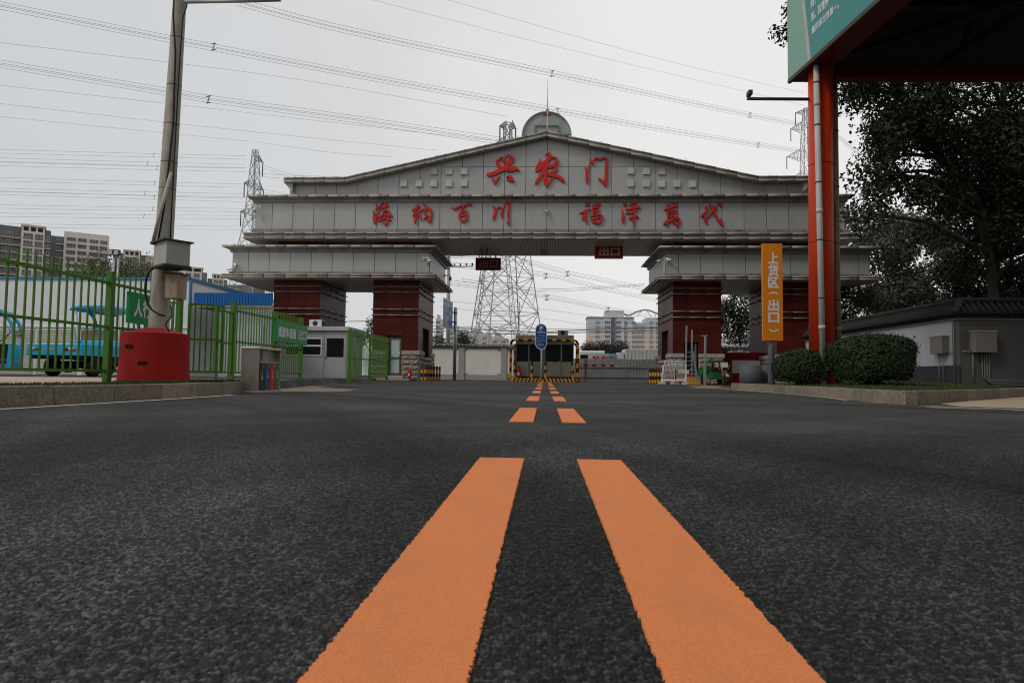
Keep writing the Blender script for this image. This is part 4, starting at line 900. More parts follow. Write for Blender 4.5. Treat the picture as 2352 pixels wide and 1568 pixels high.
# ---------------------------------------------------------------- blue electric carts
m_blue = M('cart_blue', (.035, .42, .66), .32, var=.06, scale=1, dirt=.15, dcol=(.05, .25, .35), coat=.3)
m_seat = M('tan_seat', (.25, .17, .095), .7, var=.15); m_chassis = M('chassis_black', (.018, .018, .018), .7)
def wheel(parent, c, r, wd, rim=True):                  # axle along x
    mb = MB(); mb.lathe(c, [(r*.6, -wd/2), (r*.92, -wd/2), (r, -wd/2+.03), (r, wd/2-.03), (r*.92, wd/2), (r*.6, wd/2)], 28, axis='x'); w_ = mb.build('wheel', m_black, parent)
    if rim:
        mb = MB(); mb.lathe((c[0]+wd/2-.04, c[1], c[2]), [(r*.59, 0), (r*.59, .012), (r*.5, .02), (r*.5, 0.0)], 28, axis='x')
        for k in range(10):
            a = 2*math.pi*k/10; p = Vector((c[0]+wd/2-.02, c[1]+math.cos(a)*r*.1, c[2]+math.sin(a)*r*.1)); q = Vector((c[0]+wd/2-.03, c[1]+math.cos(a)*r*.53, c[2]+math.sin(a)*r*.53)); mb.beam(p, q, .03, .02, up=(1, 0, 0))
        mb.build('rim', m_steel, w_)
bx0_, bx1_, by0 = W(60, 800, 20).x, W(186, 800, 20).x, 20.0
t = thing('electric_cart', 'blue flatbed electric cart with roofed driver seat, seen from the rear behind the green fence', 'electric cart', ((bx0_+bx1_)/2, 21.8, Z), 'blue electric carts in the yard')
zt, zb_ = W(120, 789, 20).z, W(120, 816, 20).z; xr = bx1_; xl = bx0_
mb = MB(); mb.box(xl, xr, by0, by0+2.05, zb_, zt); mb.box(xl+.01, xr-.001, by0+2.051, by0+4.4, zb_-.16, zt+.22); mb.build('body', m_blue, t, bevel=.02)
mb = MB(); mb.box(xl+.05, xr-.05, by0+1.2, by0+4.2, zb_-.3, zb_-.165); mb.box(xl+.1, xr-.1, by0+.1, by0+1.9, zb_-.1, zb_-.001); ax_y = by0+.75; mb.cyl((xl+.1, ax_y, Z+.31), (xr-.1, ax_y, Z+.31), .05, n=8); mb.lathe((xl+.85, ax_y, Z+.32), [(.02, -.3), (.1, -.25), (.2, -.05), (.2, .08), (.1, .25), (.02, .3)], 14, axis='x'); mb.build('chassis', m_chassis, t)
for c in ((xl+.34, ax_y, Z+.31), (xr-.12, ax_y, Z+.31), (xl+.34, by0+3.4, Z+.31), (xr-.12, by0+3.4, Z+.31)): wheel(t, c, .31, .22)
zl = (zt+zb_)/2
for px, nm, col in ((100, 'tail_light', (.7, .17, .01)), (110.5, 'tail_light', (.5, .5, .5)), (124, 'tail_light', (.4, .01, .01)), (212, 'tail_light', (.25, .01, .012)), (225, 'tail_light', (.5, .5, .5)), (237, 'tail_light', (.7, .17, .01))):
    q = W(px/1.0 if px < 130 else px, 818, 20); xq = xl+(px-86)/(258-86)*(xr-xl); mb = MB(); mb.lathe((xq, by0-.001, zl+.02), [(.055, 0), (.055, .02), (.04, .035), (.005, .04)], 16, axis='y'); mb.build(nm, M('lamp_%d_%d' % (int(col[0]*100), int(col[1]*100)), col, .25), t)
mb = MB(); mb.box(xl+.62, xl+.93, by0-.008, by0-.001, zl-.03, zl+.05); mb.build('number_plate', m_box, t)
zr = W(240, 707, 22).z
mb = MB()                                               # curved roof
rx0, rx1, ry0, ry1 = W(180, 710, 20.6).x, xr+.12, by0+1.75, by0+4.3; rx0 = xl+.05
prof_ = [(0, .0), (.02, .05), (.15, .1), (.5, .13), (.85, .1), (.98, .05), (1, 0)]
for (a, za), (b, zb2) in zip(prof_, prof_[1:]):
    X0, X1 = rx0+(rx1-rx0)*a, rx0+(rx1-rx0)*b
    mb.hexa([(X0, ry0, zr+za-.12), (X1, ry0, zr+zb2-.12), (X1, ry1, zr+zb2-.12), (X0, ry1, zr+za-.12), (X0, ry0, zr+za-.06), (X1, ry0, zr+zb2-.06), (X1, ry1, zr+zb2-.06), (X0, ry1, zr+za-.06)])
mb.build('roof', m_blue, t)
for x in (xl+.2, xr-.1): q = MB(); q.tube([(x, ry0+.25, zt), (x, ry0+.22, zt+.5), (x, ry0+.1, zr-.06)], .03, 8); q.build('roof_post', m_white, t)
for x in (xl+.15, xr-.06): q = MB(); q.tube(crv([(x, ry0+1.5, zt), (x, ry0+1.35, zt+.45), (x, ry0+1.1, zr-.3), (x, ry0+.75, zr-.08)]), .055, 8); q.build('roof_post', m_blue, t)
for k in range(2): q = MB(); y = by0+2.2+1.0*k; q.box(xl+.15, xr-.08, y, y+.14, zt+.221, zt+.6); q.box(xl+.15, xr-.08, y+.141, y+.55, zt+.221, zt+.31); q.build('seat', m_seat, t, bevel=.03)
mb = MB(); mb.tube(crv([(xl+.05, by0+2.1, zt+.22), (xl+.05, by0+2.1, zt+.56), (xl+.12, by0+2.1, zt+.62), (xr-.1, by0+2.1, zt+.62), (xr-.03, by0+2.1, zt+.56), (xr-.03, by0+2.1, zt+.22)]), .018, 8); mb.build('grab_rail', m_blue, t)
mb = MB(); text(mb, '农产品市场', (xr+.006, by0+2.2, zb_-.08), (0, 1, 0), (0, 0, 1), (0, 0, 1.9, .26), 0, .02); mb.build('lettering', m_wl, t)
# the second cart, side on at the left edge
y0, y1 = 18.5, 19.5; xf = W(30, 800, y0).x; Lc = 2.6
t = thing('electric_cart', 'blue electric cart at the left edge with windscreen and mirror, facing right', 'electric cart', (xf, y0, Z), 'blue electric carts in the yard')
zr = W(20, 706, 19).z; zf = W(40, 792, 19).z; z0 = Z+.2
mb = MB(); mb.prism([(-Lc, 0), (-.95, 0), (-.9, .35), (-.95, .62), (-Lc, .62)], (xf, y1, z0), (1, 0, 0), (0, 0, 1), (0, -1, 0), y1-y0); mb.prism([(-.94, 0), (-.0, .0), (.03, .2), (.0, zf-z0), (-.12, zf-z0), (-.14, .16), (-.9, .1)], (xf, y1, z0), (1, 0, 0), (0, 0, 1), (0, -1, 0), y1-y0); mb.build('body', m_blue, t, bevel=.015)
mb = MB(); mb.box(xf-.55, xf-.15, y0+.05, y1-.05, z0+.3, zf); mb.box(xf-.6, xf-.15, y0+.02, y1-.02, z0+.11, z0+.28); mb.build('dashboard', m_chassis, t)
mb = MB(); mb.box(xf-.75, xf-.16, y0-.004, y0+.015, z0+.1, z0+.14); mb.build('step_trim', m_red, t)
for yy in (y0+.04, y1-.04):
    q = MB(); q.tube(crv([(xf-.0, yy, zf-.02), (xf-.02, yy, zf+.35), (xf-.16, yy, zf+.75), (xf-.5, yy, zr-.12), (xf-.8, yy, zr-.03)]), .05, 8); q.build('roof_post', m_blue, t)
q = MB()
for a, b, za, zb2 in ((-Lc, -1.2, -.02, .03), (-1.2, -.7, .03, .0), (-.7, -.3, 0, -.14)): q.hexa([(xf+a, y0-.05, zr+za-.09), (xf+b, y0-.05, zr+zb2-.09), (xf+b, y1+.05, zr+zb2-.09), (xf+a, y1+.05, zr+za-.09), (xf+a, y0-.05, zr+za), (xf+b, y0-.05, zr+zb2), (xf+b, y1+.05, zr+zb2), (xf+a, y1+.05, zr+za)])
q.build('roof', m_blue, t)
q = MB(); q.tube([(xf-.03, y0+.1, zf+.3), (xf+.1, y0, zf+.32)], .012, 6, 1); q.lathe((xf+.12, y0-.02, zf+.32), [(.02, -.03), (.1, -.02), (.11, .02), (.05, .05)], 14, axis='y', mi=1); q.lathe((xf+.12, y0-.085, zf+.32), [(.085, 0), (.085, -.01)][::-1], 14, axis='y'); q.build('mirror', [m_steel, m_dark], t)
q = MB(); q.tube([(xf-.5, y0+.35, zf+.0), (xf-.3, y0+.35, zf+.2), (xf-.17, y0+.35, zf+.36)], .012, 6); q.tube([(xf-.4, y0+.6, zf+.02), (xf-.2, y0+.5, zf+.4), (xf-.3, y0+.4, zf+.6)], .008, 5); q.build('wiper', m_dark, t)
q = MB(); q.box(xf-1.6, xf-1.05, y0+.1, y1-.1, z0+.63, z0+.75); q.box(xf-1.75, xf-1.61, y0+.1, y1-.1, z0+.63, z0+1.2); q.build('seat', m_seat, t, bevel=.02)
for xx in (xf-1.2, xf-2.4):
    q = MB(); q.lathe((xx, y0-.02, Z+.29), [(.17, .0), (.27, -.0), (.29, -.03), (.29, -.17), (.27, -.2), (.17, -.2)][::-1], 24, axis='y'); wq = q.build('wheel', m_black, t)
    q = MB()
    for k in range(8): a = math.pi*k/4; q.beam((xx+.04*math.cos(a), y0-.02, Z+.29+.04*math.sin(a)), (xx+.17*math.cos(a), y0-.02, Z+.29+.17*math.sin(a)), .03, .02, up=(0, 1, 0))
    q.build('rim', m_steel, wq)
t.rotation_euler = (0, 0, R(27))

# ---------------------------------------------------------------- warehouse, shed, kiosk
m_wwall = M('white_sheet_wall', (.70, .71, .73), .55, var=.04, scale=.4, dirt=.2, dcol=(.5, .49, .47), dscale=(.5, .5, .15))
m_shut = M('roller_shutter', (.42, .40, .35), .5, var=.06)
WY = 28.6; xw = W(436.5, 641, WY).x; zwt = W(430, 640, WY).z
t = thing('warehouse', 'long white sheet metal warehouse with roller shutters behind the green fence', 'warehouse', (xw-12, WY+6, .1)); mb = MB()
mb.box(-60, xw, WY, 36, Z, zwt); mb.build('wall', m_wwall, t)
mb = MB(); mb.box(-60, xw+.06, WY-.06, WY-.001, zwt-.06, zwt+.05); mb.box(xw+.001, xw+.07, WY-.06, 36, zwt-.1, zwt+.05); mb.box(xw+.001, xw+.07, WY-.06, WY+.1, Z, zwt-.101); mb.build('roof_trim', M('blue_trim', (.07, .2, .36), .5), t)
z2 = W(200, 751.5, WY).z
mb = MB(); mb.box(-60, xw-.01, WY-.05, WY-.002, z2-.02, z2+.04); mb.build('ledge', m_white, t)
xs = [-22.2, -18.7, W(185, 800, WY).x]
for i, (a, b) in enumerate(((-33.9, -29.7), (-29.3, -25.5), (-25.2, W(77, 800, WY).x), (W(83, 800, WY).x, W(177, 800, WY).x), (W(190, 800, WY).x, W(290, 800, WY).x), (W(300, 800, WY).x, W(415, 800, WY).x))):
    mb = MB(); n = int((z2-Z-.1)/.085)
    for k in range(n): za = Z+.05+.085*k; mb.hexa([(a, WY-.05, za), (b, WY-.05, za), (b, WY-.002, za), (a, WY-.002, za), (a, WY-.012, za+.08), (b, WY-.012, za+.08), (b, WY-.002, za+.08), (a, WY-.002, za+.08)])
    mb.build('roller_shutter', m_shut, t)
mb = MB(); px_ = W(331, 720, WY-.2); mb.cyl((px_.x, WY-.15, Z), (px_.x, WY-.15, W(331, 694, WY).z), .07, n=10); mb.build('downpipe', m_white, t)
SY = 28.1; x0, x1 = W(446, 690, SY).x, W(627, 690, SY).x; zt = W(500, 672.5, SY).z; zm = W(500, 701, SY).z
t = thing('shed', 'shed with a blue corrugated fascia and grey sheet wall beside the warehouse', 'shed', ((x0+x1)/2, SY+.2, .1)); mb = MB(); n = int((x1-x0)/.13); a = (x1-x0)/n
for k in range(n): xx = x0+a*k; mb.box(xx, xx+a*.6, SY-.03, SY, zm, zt); mb.box(xx+a*.6, xx+a, SY-.012, SY, zm, zt)
mb.build('corrugated_fascia', M('blue_sheet', (.015, .12, .36), .45, var=.08), t)
mb = MB(); mb.box(x0, x1, SY-.02, SY+.1, zm-.1, zm-.001); mb.build('beam', M('ochre_beam', (.35, .28, .16), .7), t)
mb = MB(); mb.box(x0+1.2, x1, SY+.02, SY+.08, Z-.1, zm-.101); mb.box(x0, x1-1.7, SY+.11, SY+3, zm-.1, zt-.05); mb.build('wall', M('grey_sheet', (.33, .35, .37), .5, var=.12, scale=1.2, dirt=.2), t)
mb = MB(); xd = W(594, 780, SY).x; mb.box(xd-1.4, xd+.2, SY-.03, SY+.019, .25, 2.5); mb.build('door', M('pale_door', (.42, .43, .44), .5), t)
# kiosk
KY = 31.5; x1 = W(798, 800, KY).x; x0 = x1-3.9; z0 = W(760, 869, KY).z; zt = W(760, 750, KY).z; m_kio = M('kiosk_panel', (.42, .42, .41), .38, metal=.25, var=.06, dirt=.15, dcol=(.25, .24, .22))
t = thing('kiosk', 'pale metal guard kiosk with sliding windows and a half glazed door', 'kiosk', ((x0+x1)/2, KY+1.2, .08)); K = lambda px, py: W(px, py, KY)
mb = MB(); mb.box(x0, x1, KY+.01, KY+2.6, z0, zt-.2); mb.build('wall', m_kio, t, bevel=.01)
mb = MB(); mb.box(x0-.1, x1+.1, KY-.12, KY+2.75, zt-.199, zt); mb.build('roof', M('kiosk_roof', (.48, .46, .45), .45), t, bevel=.01)
xd0, xd1 = K(785.5, 800).x, K(836.5, 800).x
xd0, xd1 = K(784+2, 800).x-0, x1-.05; xd0 = x1-1.12
mb = MB()
for x in (x0+.03, xd0-.05, xd1): mb.box(x-.03, x+.03, KY-.02, KY+.009, z0, zt-.2)
mb.box(x0, x1, KY-.015, KY+.009, z0-.03, z0+.03); mb.build('corner_post', m_gal, t)
zw1, zw0 = K(740, 776).z, K(740, 817).z; zm = K(740, 794).z; wx0, wx1 = xd0-1.95, xd0-.15
mb = MB()
for q in ((wx0, wx1, zw1-.05, zw1), (wx0, wx1, zw0, zw0+.05), (wx0, wx1, zm-.04, zm+.04), (wx0, wx0+.05, zw0+.051, zm-.041), (wx1-.05, wx1, zw0+.051, zm-.041), (wx0, wx0+.05, zm+.041, zw1-.051), (wx1-.05, wx1, zm+.041, zw1-.051)): mb.box(q[0], q[1], KY-.03, KY+.008, q[2], q[3])
mb.box((wx0+wx1)/2-.2, (wx0+wx1)/2-.1, KY-.03, KY+.008, zw0+.051, zm-.041); wn = mb.build('window', m_white, t)
mb = MB(); mb.box(wx0+.051, wx1-.051, KY-.005, KY+.0075, zm+.041, zw1-.051); mb.box(wx0+.051, (wx0+wx1)/2-.201, KY-.005, KY+.0075, zw0+.051, zm-.041); mb.box((wx0+wx1)/2-.099, wx1-.051, KY-.005, KY+.0075, zw0+.051, zm-.041); mb.build('pane', m_glass, wn)
mb = MB(); mb.box(xd0, xd1-.04, KY-.022, KY+.0085, z0+.04, zt-.42); dr = mb.build('door', m_kio, t); za, zb2 = K(780, 820).z, K(780, 777).z
mb = MB(); mb.box(xd0+.09, xd1-.13, KY-.027, KY-.023, za, zb2); mb.build('pane', m_glass, dr)
mb = MB(); mb.box(xd0+.02, xd0+.05, KY-.06, KY-.023, za-.12, za+.04); mb.box(xd0+.02, xd0+.16, KY-.07, KY-.061, za-.02, za); mb.build('handle', m_steel, dr)
mb = MB(); mb.box(x0+.05, x1-.05, KY+.05, KY+2.5, .08, z0-.04); mb.build('skirt', M('red_skirt', (.35, .03, .03), .6), t)
cA = K(718, 742); t = thing('air_conditioner', 'small white air conditioner unit on the kiosk roof', 'air conditioner', (cA.x, KY+.5, zt)); mb = MB(); mb.box(cA.x-.28, cA.x+.34, KY+.3, KY+.75, zt+.001, zt+.36); mb.build('housing', m_white, t, bevel=.01); mb = MB(); mb.box(cA.x+.341, cA.x+.35, KY+.34, KY+.71, zt+.05, zt+.33); mb.lathe((cA.x+.02, KY+.299, zt+.18), [(.13, 0), (.13, .01), (.11, .012), (.02, .006)], 18, axis='y'); mb.build('grille', m_dark, t)
# ---------------------------------------------------------------- toll booth on its island
m_bst = M('booth_stainless', (.30, .28, .235), .3, metal=.7, var=.3, scale=.8, bump=.12, bscale=1.6)
BY = 40.2
i0, i1 = W(1165, 870, 39.4).x, W(1334, 870, 39.4).x; iz = .3; mid = (i0+i1)/2
t = thing('traffic_island', 'concrete booth island edged with slanted black and yellow stripes', 'traffic island', (mid, 41.5, .08)); mb = MB()
hw = (i1-i0)/2; top = []
out = [(i0+.25, 39.4), (i1-.25, 39.4), (i1, 39.75), (i1, 44.5), (i0, 44.5), (i0, 39.75)]
mb.prism(out, (0, 0, .06), (1, 0, 0), (0, 1, 0), (0, 0, 1), iz-.06); mb.build('island', m_cap, t)
mb = MB(); n = 34; 
for k in range(n):
    a = i0+.27+(i1-i0-.54)*k/n; b = i0+.27+(i1-i0-.54)*(k+1)/n; sl = .06 if (a+b)/2 < mid else -.06
    mb.hexa([(a-sl, 39.39, .075), (b-sl, 39.39, .075), (b-sl, 39.399, .075), (a-sl, 39.399, .075), (a+sl, 39.39, iz-.005), (b+sl, 39.39, iz-.005), (b+sl, 39.399, iz-.005), (a+sl, 39.399, iz-.005)], k % 2)
for sg, xe, xf_ in ((-1, i0+.25, i0), (1, i1-.25, i1)):
    for k in range(5):
        f, g = k/5, (k+1)/5; xa, xb = xe+(xf_-xe)*f, xe+(xf_-xe)*g; ya, yb = 39.4+.35*f, 39.4+.35*g; o = Vector((sg*.82, -.57, 0))*.006
        P = [Vector((xa, ya, .075))+o, Vector((xb, yb, .075))+o, Vector((xb, yb, iz-.005))+o, Vector((xa, ya, iz-.005))+o]; mb.face(P if sg > 0 else P[::-1], k % 2)
mb.build('stripe_band', [m_yellow, m_stripe_black], t)
x0, x1 = W(1184, 820, BY).x, W(1318, 820, BY).x; zt = W(1250, 769, BY).z; z0 = iz+.09; zc = W(1250, 788, BY).z; zm = W(1250, 831.5, BY).z
t = thing('toll_booth', 'stainless steel toll booth with dark glazed upper half and two doors', 'toll booth', (mid, BY+1.2, iz)); P = lambda px: W(px, 820, BY).x
mb = MB(); mb.box(x0, x1, BY+.05, BY+2.8, zc, zt); mb.box(x0+.06, x1-.06, BY+.14, BY+2.6, iz+.001, z0-.001, 1); mb.box(x0, x1, BY+.06, BY+2.8, z0, z0+.1); mb.box(x0, x1, BY+2.7, BY+2.8, z0+.101, zc-.001); mb.box(x0, x0+.05, BY+.1, BY+2.699, z0+.101, zm); mb.box(x1-.05, x1, BY+.1, BY+2.699, z0+.101, zm); mb.build('shell', [m_bst, m_black], t, bevel=.008)
xs = [x0, P(1214), P(1245), P(1253), P(1289), x1]
cols = [(xs[0]+.06, xs[1]-.03), (xs[1]+.05, xs[2]), (xs[3], xs[4]-.03), (xs[4]+.06, xs[5]-.06)]
mb = MB()
for x in (x0+.03, x1-.03): mb.box(x-.03, x+.03, BY+.02, BY+.1, z0+.101, zc-.001)
mb.box(xs[1]-.03, xs[1]+.045, BY+.02, BY+.1, z0+.101, zc-.001); mb.box(xs[2]+.0, xs[3]-.001, BY+.02, BY+.1, z0+.101, zc-.001); mb.box(xs[4]-.03, xs[4]+.055, BY+.02, BY+.1, z0+.101, zc-.001); mb.build('post', M('booth_frame', (.2, .195, .165), .35, metal=.8, var=.15), t)
for k, (a, b) in enumerate(cols):
    mb = MB(); mb.box(a+.002, b-.002, BY+.05, BY+.08, z0+.101, zm); o = mb.build('door' if k in (1, 2) else 'lower_panel', m_bst, t)
    par = o
    mb = MB(); mb.box(a+.002, b-.002, BY+.055, BY+.075, zm+.03, zc-.06); mb.box(a+.002, b-.002, BY+.045, BY+.085, zm+.001, zm+.03, 1); mb.box(a+.002, b-.002, BY+.045, BY+.085, zc-.06, zc-.002, 1); mb.build('pane', [m_glass, m_bst], par)
    if k in (1, 2):
        xh = a+.06 if k == 1 else b-.06; s = 1 if k == 1 else -1; mb = MB(); mb.box(xh-.02, xh+.02, BY+.02, BY+.049, zm-.14, zm+.08); mb.box(min(xh, xh+s*.16), max(xh, xh+s*.16), BY+.0, BY+.019, zm-.03, zm); mb.build('handle', m_steel, par)
mb = MB(); mb.box(x0+.1, x1-.1, BY+2.2, BY+2.6, zm-.2, zm+.1); mb.box(P(1219), P(1240), BY+2.1, BY+2.19, zm+.12, zm+.3, 1); mb.box(P(1219), P(1236), BY+2.1, BY+2.19, zm+.301, zm+.42, 2); mb.box(P(1241), P(1256), BY+2.1, BY+2.19, zm-.1, zm+.25, 2); mb.box(P(1276), P(1285), BY+2.1, BY+2.19, zm+.0, zm+.3, 1); mb.build('counter', [m_dark, M('counter_blue', (.03, .17, .3), .5), m_red], t)
cA = W(1293, 763, BY); t = thing('air_conditioner', 'weathered air conditioner unit on top of the toll booth', 'air conditioner', (cA.x, BY+1, zt)); mb = MB(); mb.box(cA.x-.3, cA.x+.33, BY+.7, BY+1.2, zt+.001, zt+.36); mb.build('housing', m_box, t, bevel=.015); mb = MB(); mb.lathe((cA.x, BY+.699, zt+.18), [(.14, 0), (.14, .012), (.02, .006)], 18, axis='y'); mb.build('grille', m_dark, t)
def striped(mb, pts, r, L0=.28, n=10, start=0):
    """a tube in alternating black and yellow lengths"""
    pts = [Vector(p) for p in pts]; d = 0; seg = []
    for a, b in zip(pts, pts[1:]):
        l = (b-a).length; k = max(1, int(l/.07))
        for i in range(k): seg.append((a.lerp(b, i/k), d+l*i/k))
        d += l
    seg.append((pts[-1], d)); P = [s[0] for s in seg]
    mb.tube(P, r, n, mfun=lambda i: (int(seg[i][1]/L0)+start) % 2)
t = thing('guard_frame', 'black and yellow striped tube frame protecting the front of the toll booth', 'guard frame', (mid, BY-.3, iz), 'striped guard frames round the booth'); mb = MB()
ax0, ax1, az = W(1173, 820, BY-.3).x, W(1327, 820, BY-.3).x, W(1250, 781, BY-.3).z
path = [(ax0, BY-.3, iz), (ax0, BY-.3, az-.25)]+[(ax0+.25-.25*math.cos(a), BY-.3, az-.25+.25*math.sin(a)) for a in (.4, .8, 1.2, 1.57)]+[(ax1-.25+.25*math.sin(a), BY-.3, az-.25+.25*math.cos(a)) for a in (0, .4, .8, 1.2, 1.57)]+[(ax1, BY-.3, iz)]
striped(mb, path, .075, .29); mb.build('tube', [m_yellow, m_stripe_black], t)
t = dup(t, (mid+.1, BY+3.2, iz), label='second striped tube frame standing behind the toll booth')
def bollard(x, y, z, label, group, h=.85, tilt=0.0):
    t = thing('bollard', label, 'bollard', (x, y, z), group); mb = MB(); n = 4
    striped(mb, [(x, y, z), (x+tilt, y, z+h)], .07, h/4, 12, 0); mb.lathe((x+tilt, y, z+h), [(.069, 0), (.05, .015), (.01, .018)], 12, mi=1); mb.build('post', [m_yellow, m_stripe_black], t); return t
for px, lb, yy, tl in ((1181.5, 'leftmost bollard on the booth island, next to the fire extinguisher', 39.75, 0), (1221.5, 'bollard on the booth island in front of the left booth door', 39.7, 0), (1282-30+1.2, 'bollard on the booth island just behind the blue parking sign pole', 39.8, 0), (1316.5, 'leaning bollard at the right end of the booth island', 39.75, -.05)):
    bollard(W(px, 850, yy).x, yy, iz, lb, 'bollards on the booth island', .98, tl)
def extinguisher(x, y, z, label, s=1.0):
    t = thing('fire_extinguisher', label, 'fire extinguisher', (x, y, z), 'red fire extinguishers'); mb = MB(); mb.lathe((x, y, z), [(.1*s, 0), (.115*s, .02*s), (.115*s, .42*s), (.09*s, .49*s), (.035*s, .53*s), (.03*s, .56*s)], 20); mb.build('cylinder', M('extinguisher_red', (.45, .012, .012), .3), t)
    mb = MB(); mb.box(x-.02, x+.02, y-.02, y+.02, z+.561*s, z+.6*s); mb.beam((x-.02, y, z+.6*s), (x+.13*s, y, z+.64*s), .02, .015); mb.tube([(x-.02, y, z+.58*s), (x-.12*s, y-.03, z+.56*s), (x-.15*s, y-.06, z+.4*s), (x-.13*s, y-.09, z+.2*s)], .013, 6); mb.build('valve', m_black, t)
    mb = MB(); mb.box(x-.05*s, x+.05*s, y-.122*s, y-.112*s, z+.15*s, z+.3*s); mb.build('tag', m_white, t)
extinguisher(W(1191, 850, 39.9).x, 39.9, iz, 'red fire extinguisher on the booth island beside the leftmost striped bollard', 1.1)
q = W(940, 855, 36.2); extinguisher(q.x, 36.25, .2, 'red fire extinguisher on the step beside the glass door of the left pillar', .95)
# bollards beside the gate pillars
words = ('first and nearest', 'second', 'third', 'fourth', 'fifth', 'sixth', 'seventh and farthest')
for k, (cx, ya, yb) in enumerate(((1370, 1258, 1425), (1410, 1262, 1425), (1446, 1264, 1425), (1480, 1266, 1424), (1511, 1268, 1422), (1543, 1272, 1421), (1575, 1275, 1420))):
    y = 36.3+.72*k; q = W((1000+cx/3.564)/1.4286, (850+yb/3.564)/1.4286, y); bollard(q.x, y, .075, words[k]+' striped bollard in the row beside the left inner pillar', 'bollards beside the left inner pillar', .85)
for k, (cx, n_) in enumerate(((833, 'leftmost'), (865, 'second from left'), (897, 'third from left'), (933, 'fourth from left'), (968, 'rightmost'))):
    y = 36.6+.25*(4-k); q = W((1900+cx/3.564)/1.4286, 870, y); bollard(q.x, y, .075, n_+' striped bollard in the row left of the white railing', 'bollards beside the right inner pillar', .84)

# parking sign
PSY = 38.6; a = W(1229.6, 760, PSY).x; b = W(1256.2, 760, PSY).x; zt, zb = W(1243, 743.4, PSY).z, W(1243, 802, PSY).z; r = (b-a)/2; cx = (a+b)/2
t = thing('parking_sign', 'blue rounded parking sign on a white pole at the end of the orange lines', 'sign', (cx+.02, PSY, .08)); m_sb = M('sign_blue', (.012, .055, .23), .4, var=.05)
def stad(r, z0, z1, n=14): return [(cx+r*math.cos(math.pi+math.pi*i/n), z0+r+r*math.sin(math.pi+math.pi*i/n)) for i in range(n+1)]+[(cx+r*math.cos(math.pi*i/n), z1-r+r*math.sin(math.pi*i/n)) for i in range(n+1)]
mb = MB(); mb.prism(stad(r, zb, zt), (0, PSY, 0), (1, 0, 0), (0, 0, 1), (0, -1, 0), .03); mb.build('rim', m_white, t)
mb = MB(); mb.prism(stad(r-.035, zb+.035, zt-.035), (0, PSY-.031, 0), (1, 0, 0), (0, 0, 1), (0, -1, 0), .004); mb.build('sign_face', m_sb, t)
mb = MB(); o = (cx, PSY-.039, 0); hh = zt-zb; U = lambda f: zt-f*hh
s = .125
for q in ((-s, s, U(.09)-.012, U(.09)), (-s, s, U(.27), U(.27)+.012), (-s, -s+.012, U(.27)+.0125, U(.09)-.0125), (s-.012, s, U(.27)+.0125, U(.09)-.0125)): mb.box(cx+q[0], cx+q[1], PSY-.0395, PSY-.036, q[2], q[3])
text(mb, 'P', o, (1, 0, 0), (0, 0, 1), (-.06, U(.245), .07, U(.115)), 0, .05); text(mb, '收费停车场', o, (1, 0, 0), (0, 0, 1), (-.22, U(.36), .22, U(.305)), 0, .03)
for k, (l, wd) in enumerate((('编号：停车场', .16), ('地址：市场大门内停车场', .2), ('收费时间：全天24小时', .28), ('收费标准：小型车 大型车', .29), ('不足一小时按一小时计费', .28), ('监督电话', .14), ('停车场管理单位负责', .25), ('请自觉遵守规定', .24), ('收费公示', .16))):
    z = U(.42+.055*k+(.03 if k > 1 else 0)); text(mb, l, o, (1, 0, 0), (0, 0, 1), (-wd if k < 2 else -.27, z-.022, wd if k < 2 else -.27+2*wd*.93, z+.006), 0, .01)
mb.build('lettering', m_wl, t)
mb = MB(); mb.cyl((cx+.03, PSY+.06, .08), (cx+.03, PSY+.06, zt-.3), .038, n=12); mb.build('pole', m_white, t)
mb = MB(); mb.prism([(cx+.03+(r+.0)*.78*math.cos(math.pi+math.pi*i/12), zb+r*.62+(r*.78)*math.sin(math.pi+math.pi*i/12)) for i in range(13)], (0, PSY+.035, 0), (1, 0, 0), (0, 0, 1), (0, -1, 0), .03); mb.build('bracket', m_white, t)

# barriers
m_bar_w = M('barrier_white', (.6, .6, .58), .5); m_bar_r = M('barrier_red', (.42, .03, .03), .5)
def barrier(label, p, q, wd):
    t = thing('barrier_arm', label, 'barrier', tuple(p), 'red and white barrier arms'); n = 10; p = Vector(p); q = Vector(q); mb = MB()
    for i in range(n): mb.beam(p.lerp(q, i/n+(.0005 if i else 0)), p.lerp(q, (i+1)/n), .05, wd, i % 2)
    mb.build('arm', [m_bar_r, m_bar_w], t); return t
Yb = 42.3; a, b = W(1192.5, 772, Yb), W(1192.5, 693, Yb); t = barrier('raised red and white barrier arm pointing straight up behind the booth', (a.x, Yb, iz+1.0), (b.x, Yb, b.z), .12)
mb = MB(); mb.box(a.x-.18, a.x+.18, Yb-.15, Yb+.2, .08, iz+1.02); mb.build('cabinet', m_yellow, t, bevel=.01)
a, b = W(1320, 838, Yb), W(1421, 840, Yb); t = barrier('lowered red and white barrier arm in front of the grey hoarding', (a.x, Yb, a.z), (b.x, Yb, b.z), .14)
mb = MB(); mb.box(a.x-.45, a.x-.1, Yb-.15, Yb+.2, iz, a.z+.15); mb.build('cabinet', m_yellow, t, bevel=.01)

